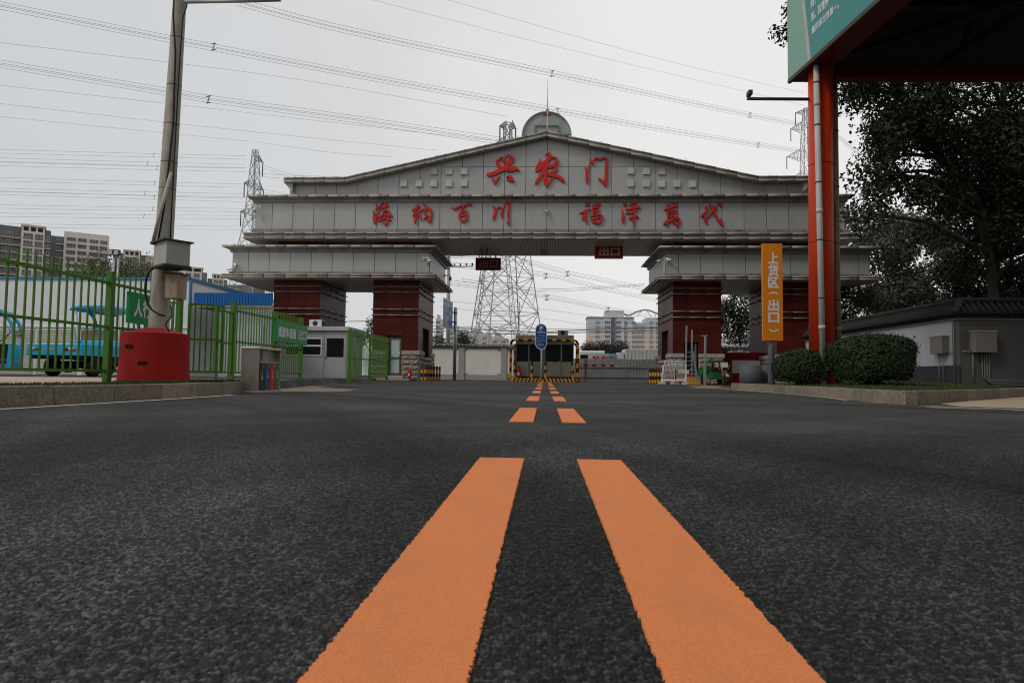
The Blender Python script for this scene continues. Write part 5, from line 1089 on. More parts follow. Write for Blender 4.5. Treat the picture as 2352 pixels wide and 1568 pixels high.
# ---------------------------------------------------------------- walls and hoarding beyond the gate
m_wallw = M('cream_render', (.84, .79, .74), .85, var=.04, scale=.6, dirt=.15, dcol=(.45, .4, .36), dscale=(.6, .6, .2)); m_wallg = M('grey_render', (.40, .385, .37), .85, var=.06, dirt=.2)
m_cop = M('wall_coping', (.36, .33, .30), .8, var=.12)
def bg_wall(name, label, Y, px0, px1, pyt, pyb, pil, y_top_band=8):
    xa, xb = W(px0, pyt, Y).x, W(px1, pyt, Y).x; zt, zb = W((px0+px1)/2, pyt, Y).z, .05
    t = thing(name, label, 'wall', ((xa+xb)/2, Y, zb)); mb = MB(); mb.box(xa, xb, Y, Y+.25, zb, zt-.14); mb.build('wall', m_wallg, t)
    mb = MB(); n = int((xb-xa)/.28); mb.box(xa, xb, Y-.22, Y+.45, zt-.07, zt)
    for k in range(n): x = xa+(xb-xa)*(k+.5)/n; mb.cyl((x, Y-.24, zt-.11), (x, Y+.46, zt-.11), .05, n=8)
    mb.build('coping', m_cop, t); xs = [W(p, pyt, Y).x for p in pil]
    for x in xs: mb = MB(); mb.box(x-.22, x+.22, Y-.08, Y-.001, zb, zt-.17); mb.build('pilaster', m_wallg, t)
    e_ = [xa]+xs+[xb]
    for a, b in zip(e_, e_[1:]):
        if b-a < .8: continue
        a += .25; b -= .25; z0, z1 = zb+.42, zt-.42; mb = MB()
        for q in ((a, b, z0+.12, z1-.12), (a+.25, b-.25, z0, z0+.119), (a+.25, b-.25, z1-.119, z1)): mb.box(q[0], q[1], Y-.012, Y-.001, q[2], q[3])
        mb.build('white_panel', m_wallw, t)
    return t
bg_wall('boundary_wall', 'cream boundary wall with grey pilasters beyond the gate, left of the toll booth', 52, 905, 1200, 790, 872, [1061, 1158])
bg_wall('boundary_wall', 'tile topped grey wall seen between the two right pillars', 52, 1630, 1830, 795, 876, [1699, 1760])
HY = 48.5; x0, x1 = W(1318, 840, HY).x, W(1520, 840, HY).x; zt = W(1400, 824.6, HY).z
t = thing('hoarding', 'grey corrugated metal hoarding behind the lowered barrier', 'hoarding', ((x0+x1)/2, HY, .05)); mb = MB(); n = int((x1-x0)/.22); a = (x1-x0)/n
for k in range(n): x = x0+a*k; j = .0 if (k//6) % 2 else .03; mb.box(x, x+a*.55, HY-.04, HY, .1, zt+j); mb.box(x+a*.55, x+a, HY-.012, HY, .1, zt+j)
mb.build('sheet', M('grey_corrugated', (.42, .425, .425), .5, metal=.3, var=.1, scale=.8, dirt=.35, dcol=(.13, .12, .11), dscale=(1, 1, .2)), t)
for z in (.35, zt*.62): mb = MB(); mb.box(x0, x1, HY-.075, HY-.042, z, z+.05); mb.build('rail', M('rust_rail', (.12, .07, .06), .8), t)
mb = MB(); q = W(1344, 850, HY).x; mb.box(q-.05, q+.05, HY-.1, HY-.076, .05, zt); mb.build('post', MATS['rust_rail'], t)
Y = 57; x0, x1 = W(1436, 810, Y).x, W(1530, 810, Y).x; zt, zb = W(1470, 801.5, Y).z, .9
t = thing('container_truck', 'truck with a white ribbed container box parked behind the hoarding', 'truck', ((x0+x1)/2, Y+1.2, .1)); mb = MB(); n = int((x1-x0)/.3)
mb.box(x0, x1, Y, Y+2.4, zb, zt)
for k in range(n): x = x0+(x1-x0)*k/n; mb.box(x+.05, x+.2, Y-.05, Y-.001, zb+.1, zt-.08)
mb.build('container', M('container_white', (.55, .55, .53), .5, dirt=.2), t); xc = W(1403, 815, Y).x; mb = MB()
pr = [(xc, zb), (x0-.1, zb), (x0-.1, zt-.25), (x0-.5, zt-.3), (x0-.9, zt-.55), (xc+.1, W(1405, 824, Y).z)]; mb.prism(pr, (0, Y+2.2, 0), (1, 0, 0), (0, 0, 1), (0, -1, 0), 2.0); mb.build('cab', m_white, t, bevel=.06)
for x in (x0-.8, x1-1): mb = MB(); mb.lathe((x, Y+.35, .6), [(.3, 0), (.5, 0), (.5, .3), (.3, .3)], 20, axis='y'); mb.build('wheel', m_black, t)
Y = 55; x0, x1 = W(1351, 820, Y).x, W(1418, 820, Y).x; zt, zb = W(1385, 812, Y).z, .3; t = thing('banner_board', 'pale blue banner board with red characters above the hoarding', 'banner', ((x0+x1)/2, Y, zb))
m_ban = bpy.data.materials.new('banner_print'); m_ban.use_nodes = True; n_ = m_ban.node_tree; tcn = n_.nodes.new('ShaderNodeTexCoord'); spn = n_.nodes.new('ShaderNodeSeparateXYZ'); rmp = n_.nodes.new('ShaderNodeValToRGB'); rmp.color_ramp.elements[0].color = (.5, .55, .52, 1); rmp.color_ramp.elements[1].color = (.06, .32, .48, 1)
n_.links.new(tcn.outputs['Generated'], spn.inputs[0]); n_.links.new(spn.outputs['X'], rmp.inputs[0]); n_.links.new(rmp.outputs[0], n_.nodes['Principled BSDF'].inputs['Base Color'])
mb = MB(); mb.box(x0, x1, Y, Y+.1, zb, zt); mb.build('board', m_ban, t); mb = MB(); text(mb, '轮车胎', (x0, Y-.01, 0), (1, 0, 0), (0, 0, 1), ((x1-x0)*.15, zt-.88, (x1-x0)*.97, zt-.18), 0, .03); mb.build('lettering', m_red, t)
mb = MB(); x0, x1 = W(1332, 820, 56).x, W(1390, 820, 56).x; zt = W(1360, 805, 56).z; t = thing('white_van', 'white box van roof showing behind the banner', 'van', ((x0+x1)/2, 57, .1)); mb.box(x0, x1, 56, 58, .5, zt); mb.build('body', m_white, t, bevel=.1); mb = MB(); mb.box(x0+.02, x0+1.3, 55.96, 55.99, zt-.9, zt-.35); mb.build('window', m_glass, t)
for x in (x0+.6, x1-.6): mb = MB(); mb.lathe((x, 56.3, .45), [(.2, 0), (.37, 0), (.37, .25), (.2, .25)], 18, axis='y'); mb.build('wheel', m_black, t)

# blue direction sign and its pole, and the concrete pole behind it
Y = 45; p0, p1 = W(1018.5, 683, 43.6), W(1039, 702, 46.4); pb0 = W(1018.5, 751, 43.6)
t = thing('direction_sign', 'blue road direction sign with white arrow on a grey post by the left pillar', 'sign', (p1.x+.3, 46, .05)); mb = MB(); u = Vector((p1.x-p0.x, p1.y-p0.y, 0)); L_ = u.length; u /= L_; nn = Vector((u.y, -u.x, 0)); zt, zb = p0.z, pb0.z; o = Vector((p0.x, p0.y, 0))
mb.prism([(0, zb), (L_, zb), (L_, zt), (0, zt)], o, u, (0, 0, 1), nn, .04); mb.build('rim', m_white, t); mb = MB(); mb.prism([(.06, zb+.06), (L_-.06, zb+.06), (L_-.06, zt-.06), (.06, zt-.06)], o+nn*.041, u, (0, 0, 1), nn, .004); mb.build('sign_face', M('road_sign_blue', (.05, .14, .36), .4), t)
mb = MB(); o2 = o+nn*.049; hh = zt-zb; T = lambda s_, r_: text(mb, s_, o2, u, (0, 0, 1), (r_[0]*L_, zb+r_[1]*hh, r_[2]*L_, zb+r_[3]*hh), 0, .03)
T('京良路', (.1, .74, .5, .88)); T('Jingliang Rd', (.1, .67, .5, .71)); T('(西向)', (.17, .56, .45, .65)); T('京良路', (.55, .48, .93, .62)); T('Jingliang Rd', (.55, .41, .93, .45)); T('(南向)', (.62, .28, .87, .38)); T('前方出口', (.1, .07, .5, .15)); T('R', (.88, .82, .94, .95))
def bar(pts, wv):
    for (a, b), (c_, d) in zip(pts, pts[1:]):
        A = o2+u*(a*L_)+Vector((0, 0, zb+b*hh)); B = o2+u*(c_*L_)+Vector((0, 0, zb+d*hh)); dd = (B-A).normalized(); s = dd.cross(nn)*wv; mb.face([A-s, B-s, B+s, A+s])
bar([(.29, .2), (.29, .54)], .05); bar([(.31, .22), (.34, .32), (.42, .39), (.54, .42)], .05); mb.build('lettering', m_wl, t)
pc = W(1045.5, 760, 46.2); mb = MB(); mb.cyl((pc.x, 46.2, .05), (pc.x, 46.2, W(1045.5, 706, 46.2).z), .12, n=12); mb.build('post', m_gal, t)
for py in (717, 739):
    z = W(1045, py, 46.2).z; mb = MB(); mb.beam((pc.x, 46.2, z), (p1.x-.02, p1.y+.05, z), .1, .07); mb.cyl((pc.x, 46.2, z-.06), (pc.x, 46.2, z-.01), .15, n=12); mb.build('clamp', m_gal, t)
pc = W(1030, 760, 58); t = thing('concrete_pole', 'concrete electricity pole behind the blue direction sign', 'pole', (pc.x, 58, 0)); mb = MB(); mb.cyl((pc.x, 58, 0), (pc.x-.1, 58, 12.5), .2, .14, 12); mb.build('pole', m_conc, t)
mb = MB()
for z in (10.1, 11.1): mb.beam((pc.x-.6, 57.9, z), (pc.x+2.2, 57.2, z), .1, .1)
mb.build('crossarm', m_gal, t); mb = MB()
for z in (10.1, 11.1):
    for k in range(4): c = Vector((pc.x+.5+.55*k, 57.62-.14*k, z+.05)); mb.lathe(tuple(c), [(.03, 0), (.1, .06), (.04, .1), (.1, .16), (.03, .25)], 8)
mb.build('insulator', M('brown_insulator', (.06, .035, .025), .3), t)

# ---------------------------------------------------------------- right of the gate
m_rw = M('red_wall_paint', (.27, .014, .013), .6, var=.12)
Y = 39.6; x0, x1 = W(1655, 840, Y).x, W(1800, 840, Y).x; zt = W(1720, 811, Y).z
t = thing('red_wall', 'low red wall with a white inset panel between the right pillars', 'wall', ((x0+x1)/2, Y, .08)); mb = MB(); mb.box(x0, x1, Y, Y+.3, .05, zt); mb.box(x0, x1, Y-.08, Y-.001, zt-.22, zt+.04); mb.box(x0, x1, Y-.05, Y-.001, .05, .62); mb.build('wall', m_rw, t)
mb = MB(); z0, z1 = W(1720, 857, Y).z, W(1720, 827.5, Y).z; mb.box(W(1681, 840, Y).x, x1-.2, Y-.02, Y-.001, z0, z1); mb.build('white_panel', m_wallw, t)
t = thing('stone', 'rough grey stone lying on the corner of the red wall', 'stone', (x0+.25, Y+.1, zt)); mb = MB(); mb.lathe((x0+.28, Y+.1, zt+.041), [(.05, 0), (.26, .05), (.3, .14), (.2, .24), (.05, .28)], 9, smooth=False); mb.build('rock', m_stone, t)
# railing
def railing(px0, pyb0, px1, pyb1, Ya, Yb, label, lean):
    a = W(px0, pyb0, Ya); b = W(px1, pyb1, Yb); a.z = .09; b.z = .09; t = thing('railing', label, 'railing', tuple(a), 'white traffic railings'); L_ = (b-a).length; u = (b-a)/L_; ln_ = Vector((lean, 0, 0)); n = 9
    P = lambda s, z: a+u*s+Vector((0, 0, z))+ln_*z; mb = MB(); h = 1.16
    for s in (0, L_): mb.beam(P(s, 0), P(s, h*.84), .07, .07)
    mb.beam(P(.036, .2), P(L_-.036, .2), .04, .06); mb.build('frame', m_white, t); mb = MB()
    for k in range(n):
        s = L_*(k+.6)/n; mb.tube([P(s, .23), P(s, h-.08), P(s+.02, h-.02), P(s+.06, h), P(s+.08, h-.03)], .015, 6)
    mb.build('baluster', m_white, t); mb = MB()
    for s in (0, L_): mb.hexa([P(s, 0)+Vector(v) for v in ((-.18, -.2, 0), (.18, -.2, 0), (.18, .2, 0), (-.18, .2, 0), (-.12, -.12, .12), (.12, -.12, .12), (.12, .12, .12), (-.12, .12, .12))])
    mb.build('foot', m_cap, t)
railing(1520, 880, 1549, 882, 33.6, 33.0, 'leaning white railing section nearest the striped bollards', .09)
railing(1551.5, 882, 1575, 883, 33.0, 31.8, 'white railing section nearest the yellow block', .0)
q = W(1572, 870, 33.8); t = thing('traffic_barrier', 'red and white plastic traffic barrier behind the white railing', 'traffic barrier', (q.x, 33.9, .08)); mb = MB()
for k, (a, b) in enumerate(((0, .2), (.2, .36), (.36, .55), (.55, .75))): wd = .3-.12*a; mb.box(q.x-wd-.05, q.x+wd, 33.75, 34.0, .08+a+.001, .08+b, k % 2)
mb.build('body', [m_red, m_white], t, bevel=.02)
# ladder, pole, block
Y = 33.2; A = W(1578, 884, Y); t = thing('ladder', 'grey aluminium ladder leaning beside tall uprights at the right inner pillar', 'ladder', (A.x, Y, .08)); mb = MB(); B = W(1575, 866, Y)
px_ = lambda px, py: (lambda v: Vector((v.x, Y, v.z)))(W(px, py, Y))
l0, l1, r0, r1 = px_(1574.5, 872), px_(1577, 748), px_(1588.5, 868), px_(1589.5, 757)
for p, q in ((l0, l1), (r0, r1)): mb.beam(p, q, .07, .05, up=(0, 1, 0))
mb.build('rail', m_gal, t); mb = MB(); u0, u1 = px_(1574, 809), px_(1601.5, 867); mb.beam(px_(1590.5, 808)+Vector((0, -.06, 0)), u1+Vector((0, -.06, 0)), .06, .05, up=(0, 1, 0)); mb.build('rail', m_gal, t)
mb = MB()
for k, py in enumerate((809, 819, 829, 839, 849, 859)): mb.beam(px_(1576.5, py)+Vector((0, -.03, 0)), px_(1590+(py-809)*.2, py)+Vector((0, -.03, 0)), .035, .05, up=(0, 1, 0))
mb.build('rung', m_gal, t)
q = W(1593, 884, 31.5); t = thing('concrete_block', 'yellow painted concrete block at the foot of the ladder', 'concrete block', (q.x, 31.7, .08)); mb = MB(); mb.frustum((q.x-.26, q.x+.34, 31.5, 32), .08, (q.x-.24, q.x+.2, 31.56, 31.95), .45); mb.build('block', M('worn_yellow', (.38, .2, .03), .8, var=.2, scale=4, dirt=.6, dcol=(.2, .13, .07), dscale=(2, 2, 2)), t, bevel=.02)
q = W(1618.5, 884, 31); tp = W(1620, 772, 31); t = thing('steel_post', 'thin galvanised post with a flat plate on top beside the green tricycle', 'post', (q.x, 31, .08)); mb = MB(); mb.beam((q.x, 31, .08), (tp.x, 31, tp.z), .09, .09, up=(0, 1, 0)); mb.build('post', m_gal, t); mb = MB(); mb.beam((tp.x-.2, 31, tp.z+.01), (tp.x+.1, 31, tp.z+.04), .1, .04); mb.build('plate', m_gal, t); mb = MB(); mb.box(q.x-.12, q.x+.12, 30.9, 31.1, .07, .1); mb.build('base_plate', m_gal, t)
# planters
m_pl = M('grey_green_drum', (.075, .09, .09), .6, var=.12)
for px, r_, Y, lb in ((1725, .42, 25.6, 'grey green round drum standing left of the orange sign post'), (1758, .36, 26.2, 'second grey green drum half hidden behind the orange sign post')):
    q = W(px, 880, Y); zt = W(px, 838, Y).z; t = thing('drum', lb, 'drum', (q.x, Y, .2), 'grey green drums by the orange sign'); mb = MB(); mb.lathe((q.x, Y, 0), [(r_, .1), (r_, zt), (r_-.03, zt), (r_-.03, zt-.2)], 32); mb.build('shell', m_pl, t)

# green cargo tricycle, built nose towards -y, then turned
def tricycle():
    t = thing('cargo_tricycle', 'green cargo tricycle with a hoop frame and white document taped to its handlebar', 'tricycle', (0, 0, 0)); g = M('tricycle_green', (.012, .13, .032), .45, var=.15, dirt=.3, dcol=(.05, .07, .04)); d = MB
    mb = d(); mb.box(-.5, .5, .35, 1.65, .5, .54); mb.box(-.5, -.46, .35, 1.65, .541, .86); mb.box(.46, .5, .35, 1.65, .541, .86); mb.box(-.459, .459, 1.61, 1.65, .541, .86); mb.box(-.459, .459, .35, .39, .541, .95); mb.box(-.5, .5, .35, 1.65, .4, .499); mb.build('cargo_box', g, t, bevel=.01)
    mb = d(); mb.prism([(-.62, .28), (-.1, .28), (.0, .4), (-.05, .62), (-.62, .6)], (.46, 0, 0), (0, 1, 0), (0, 0, 1), (-1, 0, 0), .92); mb.build('leg_shield', g, t, bevel=.03)
    mb = d(); mb.prism([(-.6, .36), (-.15, .3), (.3, .3), (.3, .55), (-.1, .62), (-.55, .62)], (.5, 0, 0), (0, 1, 0), (0, 0, 1), (-1, 0, 0), .08); mb.prism([(-.6, .36), (-.15, .3), (.3, .3), (.3, .55), (-.1, .62), (-.55, .62)], (-.42, 0, 0), (0, 1, 0), (0, 0, 1), (-1, 0, 0), .08); mb.build('side_panel', g, t, bevel=.02)
    mb = d(); mb.tube(crv([(-.48, .34, .55), (-.48, .34, 1.05), (-.42, .34, 1.2), (-.3, .34, 1.25), (.3, .34, 1.25), (.42, .34, 1.2), (.48, .34, 1.05), (.48, .34, .55)], 4), .035, 8); mb.build('hoop', g, t)
    mb = d(); mb.box(-.26, .26, .26, .33, .72, 1.2); mb.box(-.26, .26, -.05, .259, .6, .72); s_ = mb.build('seat', m_black, t, bevel=.02)
    mb = d(); mb.lathe((0, .245, 1.03), [(.13, 0), (.13, -.006), (.105, -.006), (.105, 0)][::-1], 20, axis='y')
    for k in range(5): a = 2*math.pi*k/5+math.pi/2; mb.beam((0, .246, 1.03), (.11*math.cos(a), .246, 1.03+.11*math.sin(a)), .03, .006, up=(0, 1, 0))
    mb.build('emblem', m_wl, s_)
    for c, nm in (((0, -1.0, .27), 'wheel'), ((-.46, 1.05, .27), 'wheel'), ((.46, 1.05, .27), 'wheel')):
        mb = d(); mb.lathe(c, [(.19, -.05), (.25, -.05), (.27, -.02), (.27, .02), (.25, .05), (.19, .05)], 24, axis='x'); wq = mb.build('wheel', m_black, t)
        mb = d(); mb.lathe(c, [(.19, -.03), (.185, 0), (.19, .03)], 24, axis='x')
        for k in range(8): a = k*math.pi/4; mb.beam(c, (c[0], c[1]+.19*math.cos(a), c[2]+.19*math.sin(a)), .02, .012, up=(1, 0, 0))
        mb.build('rim', m_gal, wq)
    mb = d()
    for s in (-1, 1): mb.cyl((s*.1, -1.0, .28), (s*.1, -.82, .68), .025, n=8, mi=1); mb.cyl((s*.1, -.82, .68), (s*.1, -.72, .95), .03, n=8)
    mb.beam((-.13, -.82, .69), (.13, -.82, .69), .07, .05); mb.build('fork', [m_gal, m_red], t)
    mb = d(); mb.prism([(-1.28, .42), (-1.2, .52), (-1.0, .57), (-.78, .5), (-.8, .48), (-1.0, .545), (-1.19, .5), (-1.26, .41)], (.07, 0, 0), (0, 1, 0), (0, 0, 1), (-1, 0, 0), .14); mb.build('mudguard', m_gal, t)
    mb = d(); mb.tube([(-.44, -.55, 1.02), (-.3, -.62, 1.0), (-.1, -.72, .95), (.1, -.72, .95), (.3, -.62, 1.0), (.44, -.55, 1.02)], .016, 8); mb.cyl((-.46, -.54, 1.02), (-.34, -.6, 1.01), .025, n=8); mb.cyl((.46, -.54, 1.02), (.34, -.6, 1.01), .025, n=8); mb.build('handlebar', m_dark, t)
    mb = d(); mb.lathe((0, -.84, .82), [(.1, -.1), (.11, -.02), (.1, .02), (.02, .03)], 18, axis='y'); mb.build('headlight', m_glass, t)
    for s in (-1, 1): mb = d(); mb.ball((s*.22, -.8, .82), .045, 10); mb.build('indicator', M('amber', (.6, .12, .01), .3), t)
    for s in (-1, 1): mb = d(); mb.ball((s*.4, -.56, .92), .05, 10); mb.build('hand_guard', m_red, t)
    mb = d(); mb.hexa([(-.19, -.87, .9), (.19, -.87, .9), (.19, -.85, .9), (-.19, -.85, .9), (-.19, -.8, 1.15), (.19, -.8, 1.15), (.19, -.78, 1.15), (-.19, -.78, 1.15)]); pp_ = mb.build('document', M('paper', (.42, .5, .44), .6, var=.05), t)
    mb = d(); mb.hexa([(-.18, -.832, 1.03), (.18, -.832, 1.03), (.18, -.83, 1.03), (-.18, -.83, 1.03), (-.18, -.803, 1.14), (.18, -.803, 1.14), (.18, -.801, 1.14), (-.18, -.801, 1.14)]); mb.build('header', M('paper_green', (.05, .3, .12), .6), pp_)
    return t
t = tricycle(); q = W(1650, 877, 34.6); t.location = (q.x, 34.6, .08); t.rotation_euler = (0, 0, R(6)); t.scale = (1.0, 1.0, 1.0)

# ---------------------------------------------------------------- orange sign, bushes, wall with tiled coping
OY = 19.4; a, b = W(1750.5, 670, OY).x, W(1796.5, 670, OY).x; zt, zb = W(1773, 560, OY).z, W(1773, 782.5, OY).z; zg = lawn_z((a+b)/2, OY)
t = thing('orange_sign', 'tall narrow orange sign with white characters on a grey post', 'sign', ((a+b)/2, OY, zg)); mb = MB(); mb.box(a, b, OY-.05, OY+.05, zb, zt); mb.build('sign_panel', M('orange_sign', (.62, .20, .008), .45, var=.04, scale=1), t, bevel=.006)
mb = MB(); H_ = zt-zb; W_ = b-a; o = (a, OY-.054, zb)
for ch, c0, c1 in (('上', .795, .905), ('货', .665, .78), ('区', .545, .65), ('出', .305, .42), ('口', .185, .285)): text(mb, ch, o, (1, 0, 0), (0, 0, 1), (.29*W_, c0*H_, .79*W_, c1*H_), 0, .035)
for z_, s in ((.475, 1), (.115, -1)):
    pts = [(.30+.48*i/8, z_+s*.018*math.sin(math.pi*i/8)) for i in range(9)]
    for (p, q), (p2, q2) in zip(pts, pts[1:]): mb.face([(a+p*W_, OY-.054, zb+q*H_-.02), (a+p2*W_, OY-.054, zb+q2*H_-.02), (a+p2*W_, OY-.054, zb+q2*H_+.02), (a+p*W_, OY-.054, zb+q*H_+.02)])
mb.build('lettering', m_wl, t); mb = MB(); mb.cyl(((a+b)/2+.0, OY+.11, zg-.02), ((a+b)/2+.0, OY+.11, zt-.2), .1, n=14); mb.build('post', M('post_grey', (.25, .28, .28), .5, metal=.3, dirt=.5, dcol=(.25, .17, .11), dscale=(2, 2, .5)), t)

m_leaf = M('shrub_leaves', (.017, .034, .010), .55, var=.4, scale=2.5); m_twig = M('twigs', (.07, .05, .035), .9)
def leaf_quad(V, F, p, nrm, s, rnd):
    a = nrm.orthogonal().normalized(); b = nrm.cross(a); th = rnd.uniform(0, 6.28); u = a*math.cos(th)+b*math.sin(th); v = nrm.cross(u); k = len(V)
    w_ = s*rnd.uniform(.5, .75); l = s*rnd.uniform(.85, 1.25); f = nrm*s*rnd.uniform(-.12, .2)
    V += [tuple(p-u*l*.5), tuple(p+v*w_*.5+f), tuple(p+u*l*.55), tuple(p-v*w_*.5+f)]; F.append((k, k+1, k+2, k+3))
def leaf_mesh(name, V, F, mat, parent):
    mb = MB(); mb.v = V; mb.f = F; mb.m = [0]*len(F); mb.s = [False]*len(F); return mb.build(name, mat, parent)
def bush(px, pyb, Y, rx, rz, label, n, sd):
    rnd = random.Random(sd); q = W(px, pyb, Y); zg = lawn_z(q.x, Y); t = thing('bush', label, 'bush', (q.x, Y, zg), 'clipped round bushes on the lawn'); V, F = [], []
    lob = [(rnd.uniform(-1, 1), rnd.uniform(-1, 1), rnd.uniform(-.3, 1), rnd.uniform(.04, .13)) for _ in range(26)]; lob = [(Vector(l[:3]).normalized(), l[3]) for l in lob]
    for _ in range(n):
        d = Vector((rnd.gauss(0, 1), rnd.gauss(0, 1), rnd.gauss(.25, 1))).normalized()
        if d.z < -.55: continue
        k = 1+sum(h*max(0, d.dot(c))**14 for c, h in lob)-.07; sh = k*(1-abs(rnd.gauss(0, .055)))+(rnd.random() < .06)*rnd.uniform(.02, .12)
        p = Vector((q.x, Y, zg+rz*.42))+Vector((d.x*rx*sh, d.y*rx*.95*sh, d.z*rz*.60*sh if d.z > 0 else d.z*rz*.62*sh))
        if p.z < zg+.04: continue
        leaf_quad(V, F, p, (d+Vector((rnd.gauss(0, .55), rnd.gauss(0, .55), rnd.gauss(.15, .55)))).normalized(), rnd.uniform(.045, .085), rnd)
    leaf_mesh('foliage', V, F, m_leaf, t); mb = MB()
    for k in range(14):
        a = rnd.uniform(0, 6.28); e = Vector((q.x+math.cos(a)*rx*.75, Y+math.sin(a)*rx*.75, zg+rz*rnd.uniform(.4, .8))); mb.tube([(q.x+math.cos(a)*.1, Y+math.sin(a)*.1, zg-.02), Vector((q.x, Y, zg)).lerp(e, .5)+Vector((0, 0, .1)), e], [.03, .02, .008], 5)
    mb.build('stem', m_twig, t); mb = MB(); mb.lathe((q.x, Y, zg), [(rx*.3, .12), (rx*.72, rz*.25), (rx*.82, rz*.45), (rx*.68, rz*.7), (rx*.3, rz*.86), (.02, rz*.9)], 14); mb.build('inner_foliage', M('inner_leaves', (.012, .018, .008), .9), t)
bush(1843, 884, 18.6, .80, 1.02, 'smaller round dark green bush left of the red column', 7000, 5)
bush(2004, 886, 16.9, 1.0, 1.30, 'larger round dark green bush in front of the pale wall', 15000, 6)

WX, WYc, WYe = 12.9, 21.0, 33.0; wz = .2; ze = W(2208, 728.6, WYc).z
m_wl2 = M('pale_blue_render', (.35, .375, .40), .85, var=.06, scale=.8, dirt=.15, dcol=(.3, .3, .3)); m_plin = M('dark_plinth', (.035, .038, .042), .8, var=.15); m_rt = M('dark_roof_tile', (.022, .0225, .023), .7, var=.3, scale=4); m_wl3 = M('shaded_render', (.095, .093, .089), .85, var=.08)  # shaded_render: wall front, canopy shade put into the render's colour
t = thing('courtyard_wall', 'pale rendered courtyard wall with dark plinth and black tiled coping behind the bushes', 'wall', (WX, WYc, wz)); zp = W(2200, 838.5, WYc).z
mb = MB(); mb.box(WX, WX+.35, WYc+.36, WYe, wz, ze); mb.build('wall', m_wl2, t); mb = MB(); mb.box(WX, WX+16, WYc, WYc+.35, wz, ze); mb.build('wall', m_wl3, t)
mb = MB(); mb.box(WX-.03, WX-.001, WYc-.03, WYe+.01, wz, zp); mb.box(WX-.001, WX+16, WYc-.03, WYc-.001, wz, zp-.75); mb.build('plinth', m_plin, t)
mb = MB(); hr = .5; ov = .2; cyc = WX+.17
mb.box(WX-.1, WX+.45, WYc-.1, WYe, ze, ze+.07); mb.box(WX+.451, WX+16, WYc-.1, WYc+.45, ze, ze+.07)
zr_ = ze+.09; rd_ = ze+hr
def slope(p0, p1, q1, q0): mb.face([p0, p1, q1, q0])
slope((WX-ov, WYc-ov, zr_), (cyc, WYc+.17, rd_), (cyc, WYe+.1, rd_), (WX-ov, WYe+.1, zr_)); slope((cyc, WYc+.17, rd_), (WX+.35+ov, WYc+.35+ov, zr_), (WX+.35+ov, WYe+.1, zr_), (cyc, WYe+.1, rd_))
slope((WX-ov, WYc-ov, zr_), (WX+16, WYc-ov, zr_), (WX+16, WYc+.17, rd_), (cyc, WYc+.17, rd_)); slope((WX+.35+ov, WYc+.35+ov, zr_), (cyc, WYc+.17, rd_), (WX+16, WYc+.17, rd_), (WX+16, WYc+.35+ov, zr_))
mb.face([(WX-ov, WYe+.1, zr_), (cyc, WYe+.1, rd_), (WX+.35+ov, WYe+.1, zr_)])
y = WYc+.05
while y < WYe: mb.cyl((WX-ov-.04, y, zr_+.0), (cyc, y, rd_+.02), .055, n=8); y += .2
x = WX+.05
while x < WX+12: mb.cyl((x, WYc-ov-.04, zr_), (x, WYc+.17, rd_+.02), .055, n=8); x += .2
mb.cyl((cyc, WYc+.17, rd_+.06), (cyc, WYe+.1, rd_+.06), .09, n=8); mb.cyl((cyc, WYc+.17, rd_+.06), (WX+16, WYc+.17, rd_+.06), .09, n=8); mb.cyl((WX-ov-.05, WYc-ov-.05, zr_+.03), (cyc, WYc+.17, rd_+.06), .08, n=8); mb.build('tile_coping', m_rt, t)
mb = MB(); mb.cyl((WX-.04, WYc, ze-.05), (WX-.04, WYe, ze-.05), .025, n=6); mb.cyl((WX-.04, WYc-.04, ze-.05), (WX+16, WYc-.04, ze-.05), .025, n=6); mb.build('conduit', m_gtube, t)
def ebox(label, pts, pipes):
    t = thing('meter_box', label, 'electrical box', tuple((Vector(pts[0])+Vector(pts[1]))/2), 'electrical boxes on the courtyard wall'); mb = MB(); p, q = pts; mb.box(p[0], q[0], p[1], q[1], p[2], q[2]); mb.build('housing', M('box_grey', (.17, .163, .145), .5, var=.08), t, bevel=.008)
    mb = MB(); mb.box(p[0]-.02, q[0]+.02, p[1]-.02, q[1]+.02, q[2]+.001, q[2]+.03); mb.build('cap', m_box, t)
    for a in pipes: mb = MB(); mb.tube(a, .018, 6); mb.build('conduit', m_gtube, t)
yb = 21.75; z0, z1 = W(2178, 812, 21.7).z, W(2178, 773, 21.7).z
ebox('grey electrical box on the pale side of the courtyard wall', ((WX-.24, 21.5, z0), (WX-.002, 22.15, z1)), [[(WX-.1, 21.7, z0), (WX-.1, 21.7, .3)], [(WX-.1, 21.9, z0), (WX-.1, 21.9, .3)], [(WX-.05, 21.2, z1+.8), (WX-.05, 21.2, .3)], [(WX-.05, 21.2, z0+.05), (WX-.1, 21.49, z0+.05)]])
xa, xb = W(2226.5, 785, WYc).x, W(2275, 785, WYc).x; z0, z1 = W(2250, 809.5, WYc).z, W(2250, 762.5, WYc).z
ebox('larger grey electrical box on the shaded front of the courtyard wall', ((xa, WYc-.3, z0), (xb, WYc-.002, z1)), [[(xa+.06, WYc-.05, z0), (xa+.06, WYc-.05, .3)]]+[[(xb-.3+.07*k, WYc-.05, z0), (xb-.3+.07*k, WYc-.05, .55-.05*k), (xb-.2+.07*k, WYc-.05, .45-.05*k), (xb+3, WYc-.05, .43-.05*k)] for k in range(4)]+[[(xa, WYc-.1, z0+.05), (WX+.05, WYc-.05, z0+.03)]])
